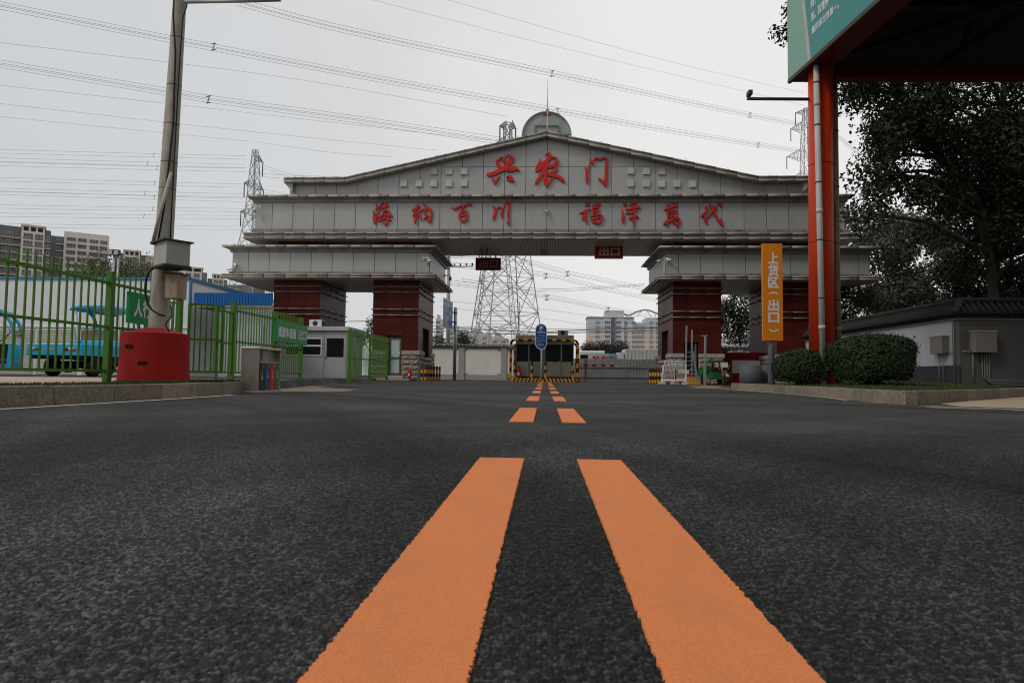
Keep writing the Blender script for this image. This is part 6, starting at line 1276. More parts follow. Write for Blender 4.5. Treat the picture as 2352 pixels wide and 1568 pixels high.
# ---------------------------------------------------------------- canopy with billboard on its red column
CC = W(1812, 188, 19.2); zb0 = CC.z; E1 = Vector((.124, -1, 0)).normalized(); E2 = Vector((1, .02, 0)).normalized(); N1 = Vector((-1, -.124, 0)).normalized()
Lc, Wc, Hc = 25.0, 26.0, 4.3
t = thing('canopy', 'large dark canopy with teal billboard fascia on a round red column at the right', 'canopy', (CC.x+6, CC.y-8, zb0)); Q = lambda a, b, z: Vector((CC.x, CC.y, 0))+E1*a+E2*b+Vector((0, 0, z))
m_und = M('canopy_sheet', (.07, .066, .063), .6, var=.1); m_truss = M('truss_steel', (.012, .012, .012), .6, var=.15); m_edge = M('red_edge_beam', (.085, .006, .006), .45, var=.15)
def qbox(mb, a0, a1, b0, b1, z0, z1, mi=0): mb.hexa([Q(a1, b0, z0), Q(a1, b1, z0), Q(a0, b1, z0), Q(a0, b0, z0), Q(a1, b0, z1), Q(a1, b1, z1), Q(a0, b1, z1), Q(a0, b0, z1)], mi)
mb = MB(); qbox(mb, 0, Lc, 0, Wc, zb0+2.9, zb0+3.0); mb.build('roof', m_und, t)
mb = MB(); qbox(mb, 0, .1, .06, Wc, zb0+.25, zb0+Hc); mb.build('rear_fascia', m_und, t); mb = MB(); qbox(mb, 0.101, Lc, .031, .1, zb0+.12, zb0+Hc); mb.build('side_fascia', m_und, t)
mb = MB(); qbox(mb, .0, .35, .45, Wc, zb0-.02, zb0+.24); mb.build('edge_beam', m_edge, t); mb = MB(); qbox(mb, .0, Lc, .03, .75, zb0-.015, zb0+.1); mb.build('edge_beam', m_edge, t)
mb = MB(); mb.hexa([Q(Lc, -.03, zb0-.05), Q(Lc, .06, zb0-.05), Q(-.02, .06, zb0-.05), Q(-.02, -.03, zb0-.05), Q(Lc, -.03, zb0+.06), Q(Lc, .028, zb0+.06), Q(-.02, .028, zb0+.06), Q(-.02, -.03, zb0+.06)]); mb.build('gutter', M('gutter_brown', (.07, .05, .04), .6), t)
for b in (4.2, 9.5, 15, 21):
    mb = MB(); mb.beam(Q(.36, b, zb0+.35), Q(Lc, b, zb0+.35), .22, .22); mb.beam(Q(.36, b, zb0+2.4), Q(Lc, b, zb0+2.4), .2, .2)
    for k in range(8): a = 1+3*k; mb.beam(Q(a, b, zb0+.4), Q(a+1.5, b, zb0+2.4), .1, .1); mb.beam(Q(a+3, b, zb0+.4), Q(a+1.5, b, zb0+2.4), .1, .1)
    mb.build('truss', m_truss, t)
for a in (3.2, 6.2, 10, 14.5):
    mb = MB(); mb.beam(Q(a, .2, zb0+.5), Q(a, Wc, zb0+.5), .25, .3)
    for k in range(6): b = .3+4.2*k; mb.beam(Q(a, b, zb0+.55), Q(a, b+2.1, zb0+2.6), .13, .13); mb.beam(Q(a, b+4.2, zb0+.55), Q(a, b+2.1, zb0+2.6), .13, .13)
    mb.build('truss', m_truss, t)
for k in range(9): mb = MB(); b = .8+2.8*k; mb.beam(Q(.36, b, zb0+2.75), Q(Lc, b, zb0+2.75), .1, .2); mb.build('purlin', m_truss, t)
mb = MB(); mb.beam(Q(.3, .4, zb0+.3), Q(9, 9, zb0+.42), .16, .16); mb.beam(Q(.3, 10, zb0+.3), Q(9, 2, zb0+.42), .16, .16); mb.build('brace', m_truss, t)
def F(px, py):                                  # where a spot of the photograph falls on the billboard
    o = Vector((CC.x, CC.y, 0)); d = ray(px, py); n = Vector((E1.y, -E1.x, 0)); k = (o-Vector((0, 0, CAM_H))).dot(n)/d.dot(n); p = Vector((0, 0, CAM_H))+d*k; return (p-o).dot(E1), p.z
zz = lambda x, y: F((2500+x/5.2275)/1.4286, y/5.2275/1.4286)
sb, st = zz(795, 965), zz(698, 0); sb2, st2 = zz(848, 905), zz(748, 0)
m_teal = M('billboard_teal', (.045, .235, .225), .4, var=.05, scale=.5); m_mint = M('billboard_mint', (.20, .36, .29), .4, var=.06, scale=.4); m_cream = M('billboard_cream', (.42, .40, .36), .4)
def lin(p, q, z): f = (z-p[1])/(q[1]-p[1]); return p[0]+(q[0]-p[0])*f
z0, z1 = zb0+.06, zb0+Hc; o = Vector((CC.x, CC.y, 0)); e1r = -E1
def bpoly(mb, pts, mi, d): mb.prism([(-a, b) for a, b in pts], o+Vector((0, 0, 0)), e1r, (0, 0, 1), -Vector((-E1.y, E1.x, 0)), d, mi) if False else mb.prism(pts, o, E1, (0, 0, 1), Vector((E1.y, -E1.x, 0)), d, mi)
mb = MB(); a0, a1, b0, b1 = lin(sb, st, z0), lin(sb, st, z1), lin(sb2, st2, z0), lin(sb2, st2, z1)
bpoly(mb, [(0, z0), (a0, z0), (a1, z1), (0, z1)], 0, .03); bpoly(mb, [(a0+.001, z0), (b0, z0), (b1, z1), (a1+.001, z1)], 1, .03); bpoly(mb, [(b0+.001, z0), (Lc, z0), (Lc, z1), (b1+.001, z1)], 2, .03); bb = mb.build('billboard', [m_mint, m_cream, m_teal], t)
mb = MB(); ob = o+Vector((E1.y, -E1.x, 0))*.036
def line(s, bl, tl, br): a, b, c = zz(*bl), zz(*tl), zz(*br); text(mb, s, ob, E1, (0, 0, 1), (a[0], a[1], c[0], b[1]), 0, .03)
line('量同系世界第一。', (878, 600), (878, 472), (1345, 80)); line('效。其营养', (868, 385), (868, 228), (1165, 60)); line('特，', (860, 165), (860, 20), (945, 85)); mb.build('lettering', m_wl, bb)
cx, cy, cr = 7.73, 18.5, .325; m_col = M('orange_red_column', (.46, .035, .007), .4, var=.08, scale=.7, dirt=.2, dcol=(.25, .02, .01))
cx0 = 7.655
mb = MB(); mb.tube([(cx0, cy, .2), (cx, cy, zb0+.1)], cr, 32); mb.build('column', m_col, t)
for z in (1.9, 4.2, 6.4): q = MB(); q.tube([(cx0+(cx-cx0)*z/9, cy, z-.008), (cx0+(cx-cx0)*z/9, cy, z+.008)], cr+.006, 32); q.build('column_seam', m_edge, t)
m_pvc = M('pvc_pipe', (.42, .42, .41), .35, var=.08, scale=1.5, dirt=.3, dcol=(.22, .2, .18), dscale=(2, 2, .4)); m_pvcr = M('pvc_pipe_red_dust', (.20, .13, .11), .45, var=.2, dirt=.5, dcol=(.2, .05, .035), dscale=(2, 2, .4))
def pipe(px0, px1, Y, mat, r):
    a, b = W(px0, 800, Y), W(px1, 190, Y); a.z = .25; b.z = zb0-.05; mb = MB(); mb.tube([a, b], r, 16); o = mb.build('downpipe', mat, t); d = (b-a)/(b.z-a.z)
    q = MB()
    for z in (1.0, 2.6, 4.2, 5.8, 7.4, 8.6): c = a+d*(z-a.z); q.tube([c-d*.012, c+d*.012], r+.014, 16); q.beam(c+Vector((0, 0, 0)), c+Vector((.0, .2, 0)), .05, .02)
    q.build('clamp', m_dark, o); q = MB()
    for z in (1.8, 5.0, 8.0): c = a+d*(z-a.z); q.tube([c-d*.06, c+d*.06], r+.008, 16)
    q.build('socket', mat, o)
pipe(1889.5, 1875, cy-cr-.09, m_pvc, .077); pipe(1925, 1916, cy+.05, m_pvcr, .085)
ca = W(1716, 227, cy); mb = MB(); t2 = thing('camera_arm', 'black camera on a horizontal arm sticking out left from the red column', 'security camera', (ca.x, cy, ca.z)); mb.cyl((cx-.33, cy, ca.z-.03), (ca.x, cy, ca.z), .045, .045, 10); mb.build('arm', m_dark, t2); mb = MB(); mb.box(ca.x+.02, ca.x+.13, cy-.1, cy+.14, ca.z+.1, ca.z+.22); mb.cyl((ca.x+.08, cy, ca.z+.04), (ca.x+.08, cy, ca.z+.1), .02, n=8); mb.build('housing', m_dark, t2)

# ---------------------------------------------------------------- trees
m_lf1 = M('poplar_leaves', (.017, .027, .010), .5, var=.45, scale=.8); m_lf2 = M('grey_green_leaves', (.055, .07, .045), .55, var=.35, scale=.6); m_lf3 = M('willow_leaves', (.085, .10, .045), .6, var=.35, scale=.6); m_lf4 = M('plum_leaves', (.06, .045, .045), .6, var=.4); m_bark = M('bark', (.06, .045, .036), .9, var=.3, scale=3, bump=.6, bscale=15)
def pip(x, y, poly): return inside((x, y), poly)
def tree(name, label, poly, Y, dY, nclump, rad, nleaf, ls, mat, sd, base, trunk=(), group='trees', flat=1.0, dens=None):
    rnd = random.Random(sd); xs = [p[0] for p in poly]; ys_ = [p[1] for p in poly]; b = Vector(base); t = thing(name, label, 'tree', tuple(b), group); cl = []; tries = 0
    while len(cl) < nclump and tries < 20000:
        tries += 1; px, py = rnd.uniform(min(xs), max(xs)), rnd.uniform(min(ys_), max(ys_))
        if not pip(px, py, poly): continue
        y = Y+rnd.uniform(-dY, dY); c = W(px, py, y)
        if any((c-o_).length < rad*.5 for o_, _ in cl): continue
        cl.append((c, rad*rnd.uniform(.6, 1.15)))
    V, Fc = [], []
    for c, r in cl:
        for _ in range(int(nleaf*rnd.uniform(.55, 1.2))):
            d = Vector((rnd.gauss(0, 1), rnd.gauss(0, 1), rnd.gauss(0, 1))).normalized(); p = c+Vector((d.x, d.y, d.z*flat))*r*rnd.random()**.45
            leaf_quad(V, Fc, p, (d+Vector((rnd.gauss(0, .7), rnd.gauss(0, .7), rnd.gauss(.2, .6)))).normalized(), ls*rnd.uniform(.7, 1.25), rnd)
    leaf_mesh('crown', V, Fc, mat, t); mb = MB()
    tr = [Vector(p) for p in trunk] if trunk else [b, b.lerp(cl[0][0], .5)]
    top = max(c.z for c, _ in cl)
    if not trunk:
        cc = sum((c for c, _ in cl), Vector())/len(cl); tr = [b, b+Vector((0, 0, (top-b.z)*.35)), Vector((b.x*.6+cc.x*.4, b.y*.6+cc.y*.4, b.z+(top-b.z)*.8))]
    h = top-b.z; rr = max(.1, h*.018); n = len(tr); mb.tube(crv([(*p, rr*(1-.75*i/(n-1))) for i, p in enumerate(tr)], 4) and [Vector(q[:3]) for q in crv([(*p, 0) for p in tr], 4)], [rr*.55*(1-.78*i/((n-1)*4)) for i in range((n-1)*4+1)], 9)
    P = [Vector(q[:3]) for q in crv([(*p, 0) for p in tr], 8)]
    for c, r in cl[::2]:
        k = min(range(len(P)), key=lambda i: (P[i]-c).length+max(0, P[i].z-c.z+.5)*2); s = P[k]; m_ = s.lerp(c, .5)+Vector((0, 0, .08*(c-s).length)); f = 1-.7*k/len(P); mb.tube([s, m_, c], [rr*.42*f, rr*.26*f, rr*.1], 5)
    mb.build('trunk', m_bark, t); return t
def gnd(px, Y, z=.1): q = W(px, 860, Y); return (q.x, Y, z)
T1 = [(1932, 150), (1940, 232), (1965, 290), (1992, 340), (1988, 400), (1975, 445), (2000, 480), (2060, 540), (2110, 640), (2170, 705), (2520, 705), (2560, -180), (1900, -180), (1815, -60), (1795, 60), (1800, 130), (1880, 140)]
b1 = gnd(2292, 27.5, .3); 
tree('poplar_tree', 'tall dark poplar with a thick upright trunk behind the courtyard wall', [(2100, -180), (2080, 100), (2110, 330), (2140, 480), (2170, 600), (2200, 705), (2520, 705), (2560, -180)], 27.5, 3.4, 230, 1.05, 430, .15, m_lf1, 11, b1, [b1, W(2285, 560, 27.5), W(2300, 330, 27.8), W(2310, 100, 28), W(2320, -150, 28)], 'trees behind the courtyard wall')
b2 = gnd(2300, 25.5, .3)
tree('poplar_tree', 'dark poplar with a trunk leaning left, its branches reaching past the billboard', [(1942, 200), (1962, 290), (1998, 345), (1992, 400), (1985, 440), (1960, 480), (2010, 500), (2080, 520), (2150, 560), (2190, 420), (2150, 200), (2120, -160), (1940, -160), (1870, -60), (1880, 60), (1930, 120)], 25.5, 2.4, 95, 1.0, 430, .15, m_lf1, 12, b2, [b2, W(2255, 500, 25.5), W(2150, 345, 25.5), W(2070, 215, 25.5), W(2010, 50, 25.8), W(1990, -120, 26)], 'trees behind the courtyard wall')
b3 = gnd(1870, 23.6, .2)
tree('poplar_tree', 'leafy branches of a slender poplar showing left of the billboard and red column', [(1778, 48), (1776, 95), (1790, 118), (1815, 105), (1900, 150), (1900, -60), (1800, -60), (1812, 40)], 23.6, .5, 22, .42, 75, .14, m_lf1, 13, b3, [b3, W(1884, 600, 23.6), W(1890, 300, 23.6), W(1880, 60, 23.6)], 'trees behind the courtyard wall')
b5 = gnd(2330, 34, .3)
tree('poplar_tree', 'dark poplar standing behind the others, filling the gaps above the tiled coping', [(2170, 480), (2230, 300), (2480, 250), (2480, 705), (2190, 705)], 34, 2.5, 70, 1.15, 420, .17, m_lf1, 23, b5, (), 'trees behind the courtyard wall')
b4 = gnd(2090, 46, .2)
tree('poplar_tree', 'paler grey green poplar farther back, between the gate canopy and the dark poplars', [(1945, 560), (1952, 500), (1990, 470), (2040, 500), (2120, 500), (2180, 560), (2240, 705), (1965, 705), (2010, 640)], 46, 3, 80, 1.3, 420, .2, m_lf2, 14, b4, (), 'trees behind the courtyard wall')
tree('leafy_tree', 'small bright green tree by the far end of the courtyard wall', [(1918, 690), (1925, 660), (1960, 650), (2010, 660), (2030, 700), (2010, 720), (1930, 740)], 40, 1.5, 26, .75, 300, .13, M('fresh_leaves', (.06, .085, .03), .5, var=.4), 15, gnd(1960, 40), ())
tree('poplar_tree', 'tree seen through the gap between the two right gate pillars', [(1610, 690), (1740, 660), (1830, 690), (1800, 790), (1700, 790), (1660, 780), (1640, 730)], 62, 2.5, 46, 1.3, 320, .22, m_lf1, 16, gnd(1700, 62), ())
tree('leafy_tree', 'rounded tree just left of the left inner pillar beyond the kiosk', [(828, 790), (832, 752), (850, 738), (900, 745), (900, 790)], 60, 1.5, 16, .9, 140, .2, m_lf2, 17, gnd(860, 60), ())
for i, (px0, px1, py, lb, sd) in enumerate(((182, 262, 598, 'left of two pale green willows above the warehouse roof', 18), (258, 352, 606, 'right of two pale green willows, nearer to the concrete pole', 19))):
    tree('willow_tree', lb, [(px0, 660), (px0+14, py+14), ((px0+px1)/2, py), (px1-12, py+8), (px1, 660)], 78, 3, 34, 1.6, 120, .24, m_lf3, sd, gnd((px0+px1)/2, 78, 0), (), 'willows behind the warehouse', 1.3)
tree('leafy_tree', 'small tree behind the cream wall at the foot of the direction sign', [(998, 792), (1000, 772), (1012, 768), (1022, 792)], 66, 1, 7, .8, 110, .2, m_lf2, 20, gnd(1010, 66), (), 'trees behind the cream wall')
tree('leafy_tree', 'small tree behind the cream wall right of the grey sign post', [(1050, 792), (1056, 774), (1075, 768), (1084, 792)], 66, 1, 8, .75, 110, .2, m_lf2, 21, gnd(1068, 66), (), 'trees behind the cream wall')
for i, (px0, px1, py, lb, mt) in enumerate(((1336, 1372, 793, 'leftmost dark plum shrub behind the hoarding', m_lf4), (1372, 1402, 789, 'middle dark plum shrub behind the hoarding', m_lf4), (1404, 1440, 788, 'plum shrub nearest the container truck', m_lf4))):
    tree('plum_shrub', lb, [(px0, 806), (px0+3, py+6), ((px0+px1)/2, py), (px1-3, py+4), (px1, 806)], 70, .8, 12, .7, 90, .2, mt, 30+i, gnd((px0+px1)/2, 70), (), 'plum shrubs behind the hoarding')

# ---------------------------------------------------------------- pylons and power lines
m_pyl = M('pylon_steel', (.30, .305, .31), .6, metal=.2, var=.1)
def pylon(label, base, Y, levels, arms, rot=.35, th=.11, group='pylons'):
    """levels: (height, half width); arms: (height, reach, rise, half depth)"""
    b = Vector(base); t = thing('pylon', label, 'pylon', tuple(b), group); mb = MB(); c_, s_ = math.cos(rot), math.sin(rot)
    def P(x, y, z): return b+Vector((x*c_-y*s_, x*s_+y*c_, z))
    cor = [(-1, -1), (1, -1), (1, 1), (-1, 1)]
    for (h0, w0), (h1, w1) in zip(levels, levels[1:]):
        for i in range(4):
            a, c = cor[i], cor[(i+1) % 4]; p0, p1, q0, q1 = P(a[0]*w0, a[1]*w0, h0), P(a[0]*w1, a[1]*w1, h1), P(c[0]*w0, c[1]*w0, h0), P(c[0]*w1, c[1]*w1, h1)
            mb.beam(p0, p1, th*1.5, th*1.5); mb.beam(p0, q1, th*.75, th*.75); mb.beam(q0, p1, th*.75, th*.75); mb.beam(p1, q1, th*.8, th*.8)
            if w0 > 1.2:                         # secondary bracing of the wide panels
                x = (p0+q1)/2; mb.beam(p0.lerp(p1, .5), p0.lerp(q1, .25), th*.5, th*.5); mb.beam(q0.lerp(q1, .5), q0.lerp(p1, .25), th*.5, th*.5); mb.beam(p0.lerp(p1, .5), q1.lerp(p0, .25), th*.5, th*.5); mb.beam(q0.lerp(q1, .5), p1.lerp(q0, .25), th*.5, th*.5)
    mb.build('tower', m_pyl, t)
    for h, reach, rise, hw in arms:
        m2 = MB(); s = 1 if reach > 0 else -1; tip = P(reach, 0, h+rise*.25)
        for dy in (-hw, hw):
            lo, hi = P(s*hw, dy, h), P(s*hw, dy, h+rise); m2.beam(lo, tip, th, th); m2.beam(hi, tip, th, th)
            for k in range(1, 5): f = k/5; m2.beam(lo.lerp(tip, f), hi.lerp(tip, f), th*.6, th*.6); m2.beam(lo.lerp(tip, f), hi.lerp(tip, (k-1)/5), th*.6, th*.6)
        for k in range(1, 5): f = k/5; m2.beam(P(s*hw, -hw, h).lerp(tip, f), P(s*hw, hw, h).lerp(tip, f), th*.5, th*.5)
        m2.build('crossarm', m_pyl, t)
        m3 = MB(); m3.tube([tip, tip+Vector((0, 0, -2.6))], .09, 6, mfun=None); m3.build('insulator', M('pylon_insulator', (.07, .09, .09), .4), t)
    return t
Yp = 75; b = W(1159, 865, Yp); b.z = 0
pylon('large central pylon seen through the gateway opening, its top rising beside the round sign', b, Yp, [(0, 3.7), (3.6, 3.3), (7.6, 2.85), (11.6, 2.4), (15.2, 2.0), (18.4, 1.65), (21.2, 1.3), (23.6, .92), (25.6, .62), (27.1, .42), (28.8, .38), (30.0, .38)], [(27.1, -1.5, 1.3, .38), (27.1, 1.5, 1.3, .38), (29.4, -1.0, .7, .38), (29.4, 1.0, .9, .38)], .45, .075)
# a second tower close behind it
b = W(1137, 865, 92); b.z = 0
pylon('slimmer second pylon standing close behind the large central one', b, 92, [(0, 3.4), (4, 3.0), (8, 2.5), (12, 2.1), (16, 1.7), (19, 1.3), (22, .9)], [(19.5, -2.5, 1.2, .8)], .2, .06)
Yl = 110; b = W(569, 858, Yl); b.z = 0
pylon('slim pylon rising behind the left end of the gateway', b, Yl, [(0, 4.0), (5, 3.5), (10, 3.0), (14.5, 2.5), (18.5, 2.1), (22, 1.65), (25, 1.25), (27.5, 1.0), (29.5, .88), (31.5, .78), (33.5, .68), (35.5, .58), (37.5, .45), (39.4, .32)], [(27.5, -3, 1.5, .8), (27.5, 3, 1.5, .8), (32.6, -2.4, 1.4, .6), (32.6, 2.4, 1.4, .6), (37.6, 2.0, 1.2, .35)], 1.3, .07)
Yr = 135; b = W(1858, 873, Yr); b.z = 0
pylon('distant pylon with pointed arms partly hidden by the red column', b, Yr, [(0, 4.2), (8, 3.4), (15, 2.7), (21, 2.1), (26, 1.65), (31, 1.35), (35, 1.15), (39, 1.0), (43, .9), (46.5, .8), (50, .75), (53, .6), (56.5, .3)], [(41, -3.2, 2.2, 1.0), (41, 3.2, 2.2, 1.0), (45.6, -4.1, 2.4, .9), (45.6, 4.1, 2.4, .9), (51.5, -3.2, 2.2, .75), (51.5, 3.2, 2.2, .75), (55.2, -2.2, 1.0, .4), (55.2, 2.2, 1.0, .4)], .1, .07)
m_wire = M('wire', (.21, .21, .215), .6, var=.05)
def wires(label, pts, offs, rad=.028, sp=(), group='power lines overhead', grow=1.0):
    """pts: (px, py, Y) along the line; offs: vertical shifts of the single cables in metres"""
    P = [W(*p) for p in pts]; t = thing('power_line', label, 'power line', tuple(P[0]), group)
    path = [Vector(q) for q in crv([tuple(p) for p in P], 6)] if len(P) > 2 else [P[0].lerp(P[1], i/8)-Vector((0, 0, .0)) for i in range(9)]
    for k, o in enumerate(offs): mb = MB(); mb.tube([p+Vector((0, (k % 2)*.3, o)) for p in path], rad*(.82 if rad < .03 else 1), 4, caps=False); mb.build('cable', m_wire, t)
    for s in sp:
        c = W(*s); lo, hi = min(offs)-.12, max(offs)+.12; k_ = 1 if len(offs) > 2 else .45; mb = MB(); mb.beam(c+Vector((-.1, .1, lo)), c+Vector((.1, .1, hi)), .09*k_, .09*k_)
        for z in (lo+.1, hi-.1): mb.beam(c+Vector((-.3*k_, .1, z-.05)), c+Vector((.3*k_, .1, z+.05)), .08*k_, .08*k_)
        mb.build('spacer', m_wire, t)
b4_ = (0, -.22, -.5, -.72)
wires('long four cable bundle crossing the sky from the upper left past the round sign', [(-60, -8, 64), (390, 82, 72), (900, 180, 84), (1280, 248, 95), (1560, 298, 108), (1858, 346, 132)], b4_, .024, [(490, 100, 74), (1281, 249.5, 95), (1742, 329, 122)])
wires('topmost four cable bundle starting beside the lamp arm', [(540, -6, 66), (800, 62, 74), (1268, 162, 92), (1722, 259, 118), (1858, 285, 132)], b4_, .024, [(1268, 163, 92), (1723, 260, 118)])
wires('four cable bundle running from the left edge to the central pylon top', [(-60, 128, 66), (390, 204, 70), (478, 219, 71), (800, 264, 73), (1158, 317, 75)], b4_, .022, [(478, 221, 71)])
for i, (pts, lb) in enumerate((([(-20, 96, 70), (640, 176, 80), (1165, 268, 75)], 'faint single wire just below the long bundle'), ([(840, -4, 80), (1300, 113, 100), (1850, 243, 135)], 'faint single wire leaving the top edge left of the roof'), ([(1020, -2, 80), (1500, 132, 100), (1846, 214, 135)], 'faint single wire leaving the top edge above the roof'), ([(-20, 194, 80), (400, 240, 85), (900, 297, 95), (1150, 325, 100)], 'thin wire below the bundle to the central pylon'), ([(-20, 236, 90), (600, 305, 100), (1000, 345, 110)], 'thin wire crossing above the slim pylon'), ([(-20, 266, 90), (575, 325, 110)], 'thin wire ending at the tip of the slim pylon'), ([(588, 326, 110), (760, 350, 100), (900, 360, 95)], 'thin wire leaving the slim pylon tip to the right'))):
    wires(lb, pts, (0,), .02, group='single wires overhead')
for i, (y0, y1, x1, xs, lb) in enumerate(((343, 358, 563, 352, 'uppermost'), (362, 378, 563, 338, 'second'), (372, 387, 563, 360, 'third'), (407, 423, 559, 354, 'fourth'), (432, 445, 558, 332, 'fifth'), (438, 456, 558, 354, 'sixth'), (470, 479, 557, 350, 'seventh'), (489, 495, 556, 330, 'eighth'), (513, 520, 555, 356, 'lowest'))):
    wires(lb+' of the level wire pairs running left from the slim pylon', [(-20, y0, 100), (280, (y0+y1)/2+1, 105), (x1, y1, 110)], (0, -.5), .022, [(xs, y0+(y1-y0)*xs/560, 107)], 'wire pairs left of the slim pylon')
for pts, lb in (([(592, 375, 110), (660, 398, 100), (740, 412, 92)], 'wire pair dropping from the upper arm of the slim pylon behind the roof'), ([(592, 398, 110), (650, 402, 100), (800, 407, 92)], 'nearly level wire pair from the slim pylon to the roof'), ([(592, 432, 110), (640, 443, 100), (680, 450, 95)], 'wire pair from the lower arm of the slim pylon to the roof')): wires(lb, pts, (0, -.45), .022, group='wire pairs right of the slim pylon')
for k, (pts, sp, lb) in enumerate((([(1010, 580, 70), (1188, 592, 76), (1304, 622, 84), (1400, 642, 92), (1520, 668, 104)], [(1304, 624, 84)], 'upper cable bundle seen through the gate opening'), ([(1010, 600, 70), (1250, 626, 80), (1395, 661, 92), (1520, 688, 104)], [(1254, 629, 80)], 'middle cable bundle seen through the gate opening'), ([(1010, 640, 66), (1200, 665, 76), (1256, 676, 80), (1400, 705, 92), (1520, 728, 104)], [(1256, 679, 80), (1397, 707, 92)], 'lower cable bundle seen through the gate opening'))): wires(lb, pts, (0, -.25, -.5), .022, sp, 'cable bundles in the gate opening')
for pts, lb in (([(1010, 690, 70), (1260, 712, 80), (1500, 748, 90)], 'upper thin slanting wire in the gate opening'), ([(1010, 705, 70), (1260, 733, 80), (1500, 770, 90)], 'lower thin slanting wire in the gate opening')): wires(lb, pts, (0,), .018, group='thin wires in the gate opening')
for pts, lb in (([(1060, 640, 57.6), (1230, 662, 60), (1340, 661, 60), (1480, 652, 58)], 'wire from the brown insulators to the right canopy'), ([(1060, 646, 57.6), (1240, 668, 60), (1350, 665, 60), (1480, 655, 58)], 'second wire from the brown insulators to the right canopy')): wires(lb, pts, (0,), .02, group='wires at the brown insulators')
for k, (pts, r) in enumerate((([(990, 757, 56), (1040, 753, 56), (1120, 757, 56), (1240, 762, 56), (1330, 758, 56), (1520, 752, 56)], .045), ([(990, 762, 56), (1060, 760, 56), (1130, 766, 56), (1250, 765, 56), (1340, 763, 56), (1520, 758, 56)], .04), ([(990, 748, 56), (1130, 752, 56), (1260, 755, 56), (1520, 751, 56)], .025), ([(800, 738, 50), (900, 736, 50)], .03))):
    wires(['thick sagging black cable above the cream wall', 'second sagging black cable just under the thick one', 'thinner cable above the thick black cable', 'cable between kiosk and left inner pillar'][k], pts, (0,), r, group='low cables behind the gate')
wires('cable bundle passing right of the red column towards the poplars', [(1905, 292, 140), (1975, 350, 120), (2050, 420, 100)], b4_, .03); wires('dark cable looping from the red column to the poplars', [(1912, 407, 19), (1960, 412, 22), (2030, 425, 26)], (0,), .012, group='low cables')

# ---------------------------------------------------------------- far buildings
m_apb = M('apartment_beige', (.68, .61, .52), .85, var=.06, scale=.15, dirt=.25, dcol=(.3, .25, .2), dscale=(.3, .3, .08)); m_apd = M('apartment_dark', (.15, .153, .155), .85, var=.08, scale=.2); m_win = M('far_window', (.12, .135, .15), .2, var=.4, scale=.35); m_wf = M('far_window_frame', (.5, .5, .5), .6); m_bal = M('balcony_rust', (.2, .13, .11), .8, var=.3)
WIN = {}
def window(par, x, z, y, w, h, n):
    """a strip of n panes with its frame; shared mesh"""
    key = (round(w, 1), round(h, 1), n)
    if key not in WIN:
        mb = MB(); w_, h_ = key[0], key[1]; f = .12
        mb.box(-w_/2, w_/2, -.12, 0, 0, f); mb.box(-w_/2, w_/2, -.12, 0, h_-f, h_)
        for i in range(n+1): xx = -w_/2+(w_-f)*i/n; mb.box(xx, xx+f, -.12, 0, f+.001, h_-f-.001)
        for i in range(n): xx = -w_/2+f+(w_-f)*i/n; mb.box(xx, xx+(w_-f)/n-f, -.06, 0, f+.001, h_-f-.001, 1)
        me = mb.build('window', [m_wf, m_win]); WIN[key] = me.data; C.objects.unlink(me); bpy.data.objects.remove(me)
    o = bpy.data.objects.new('window', WIN[key]); C.objects.link(o); o.parent = par; o.location = Vector((x, y-.012, z))-Vector(par.location)
FL = 2.95
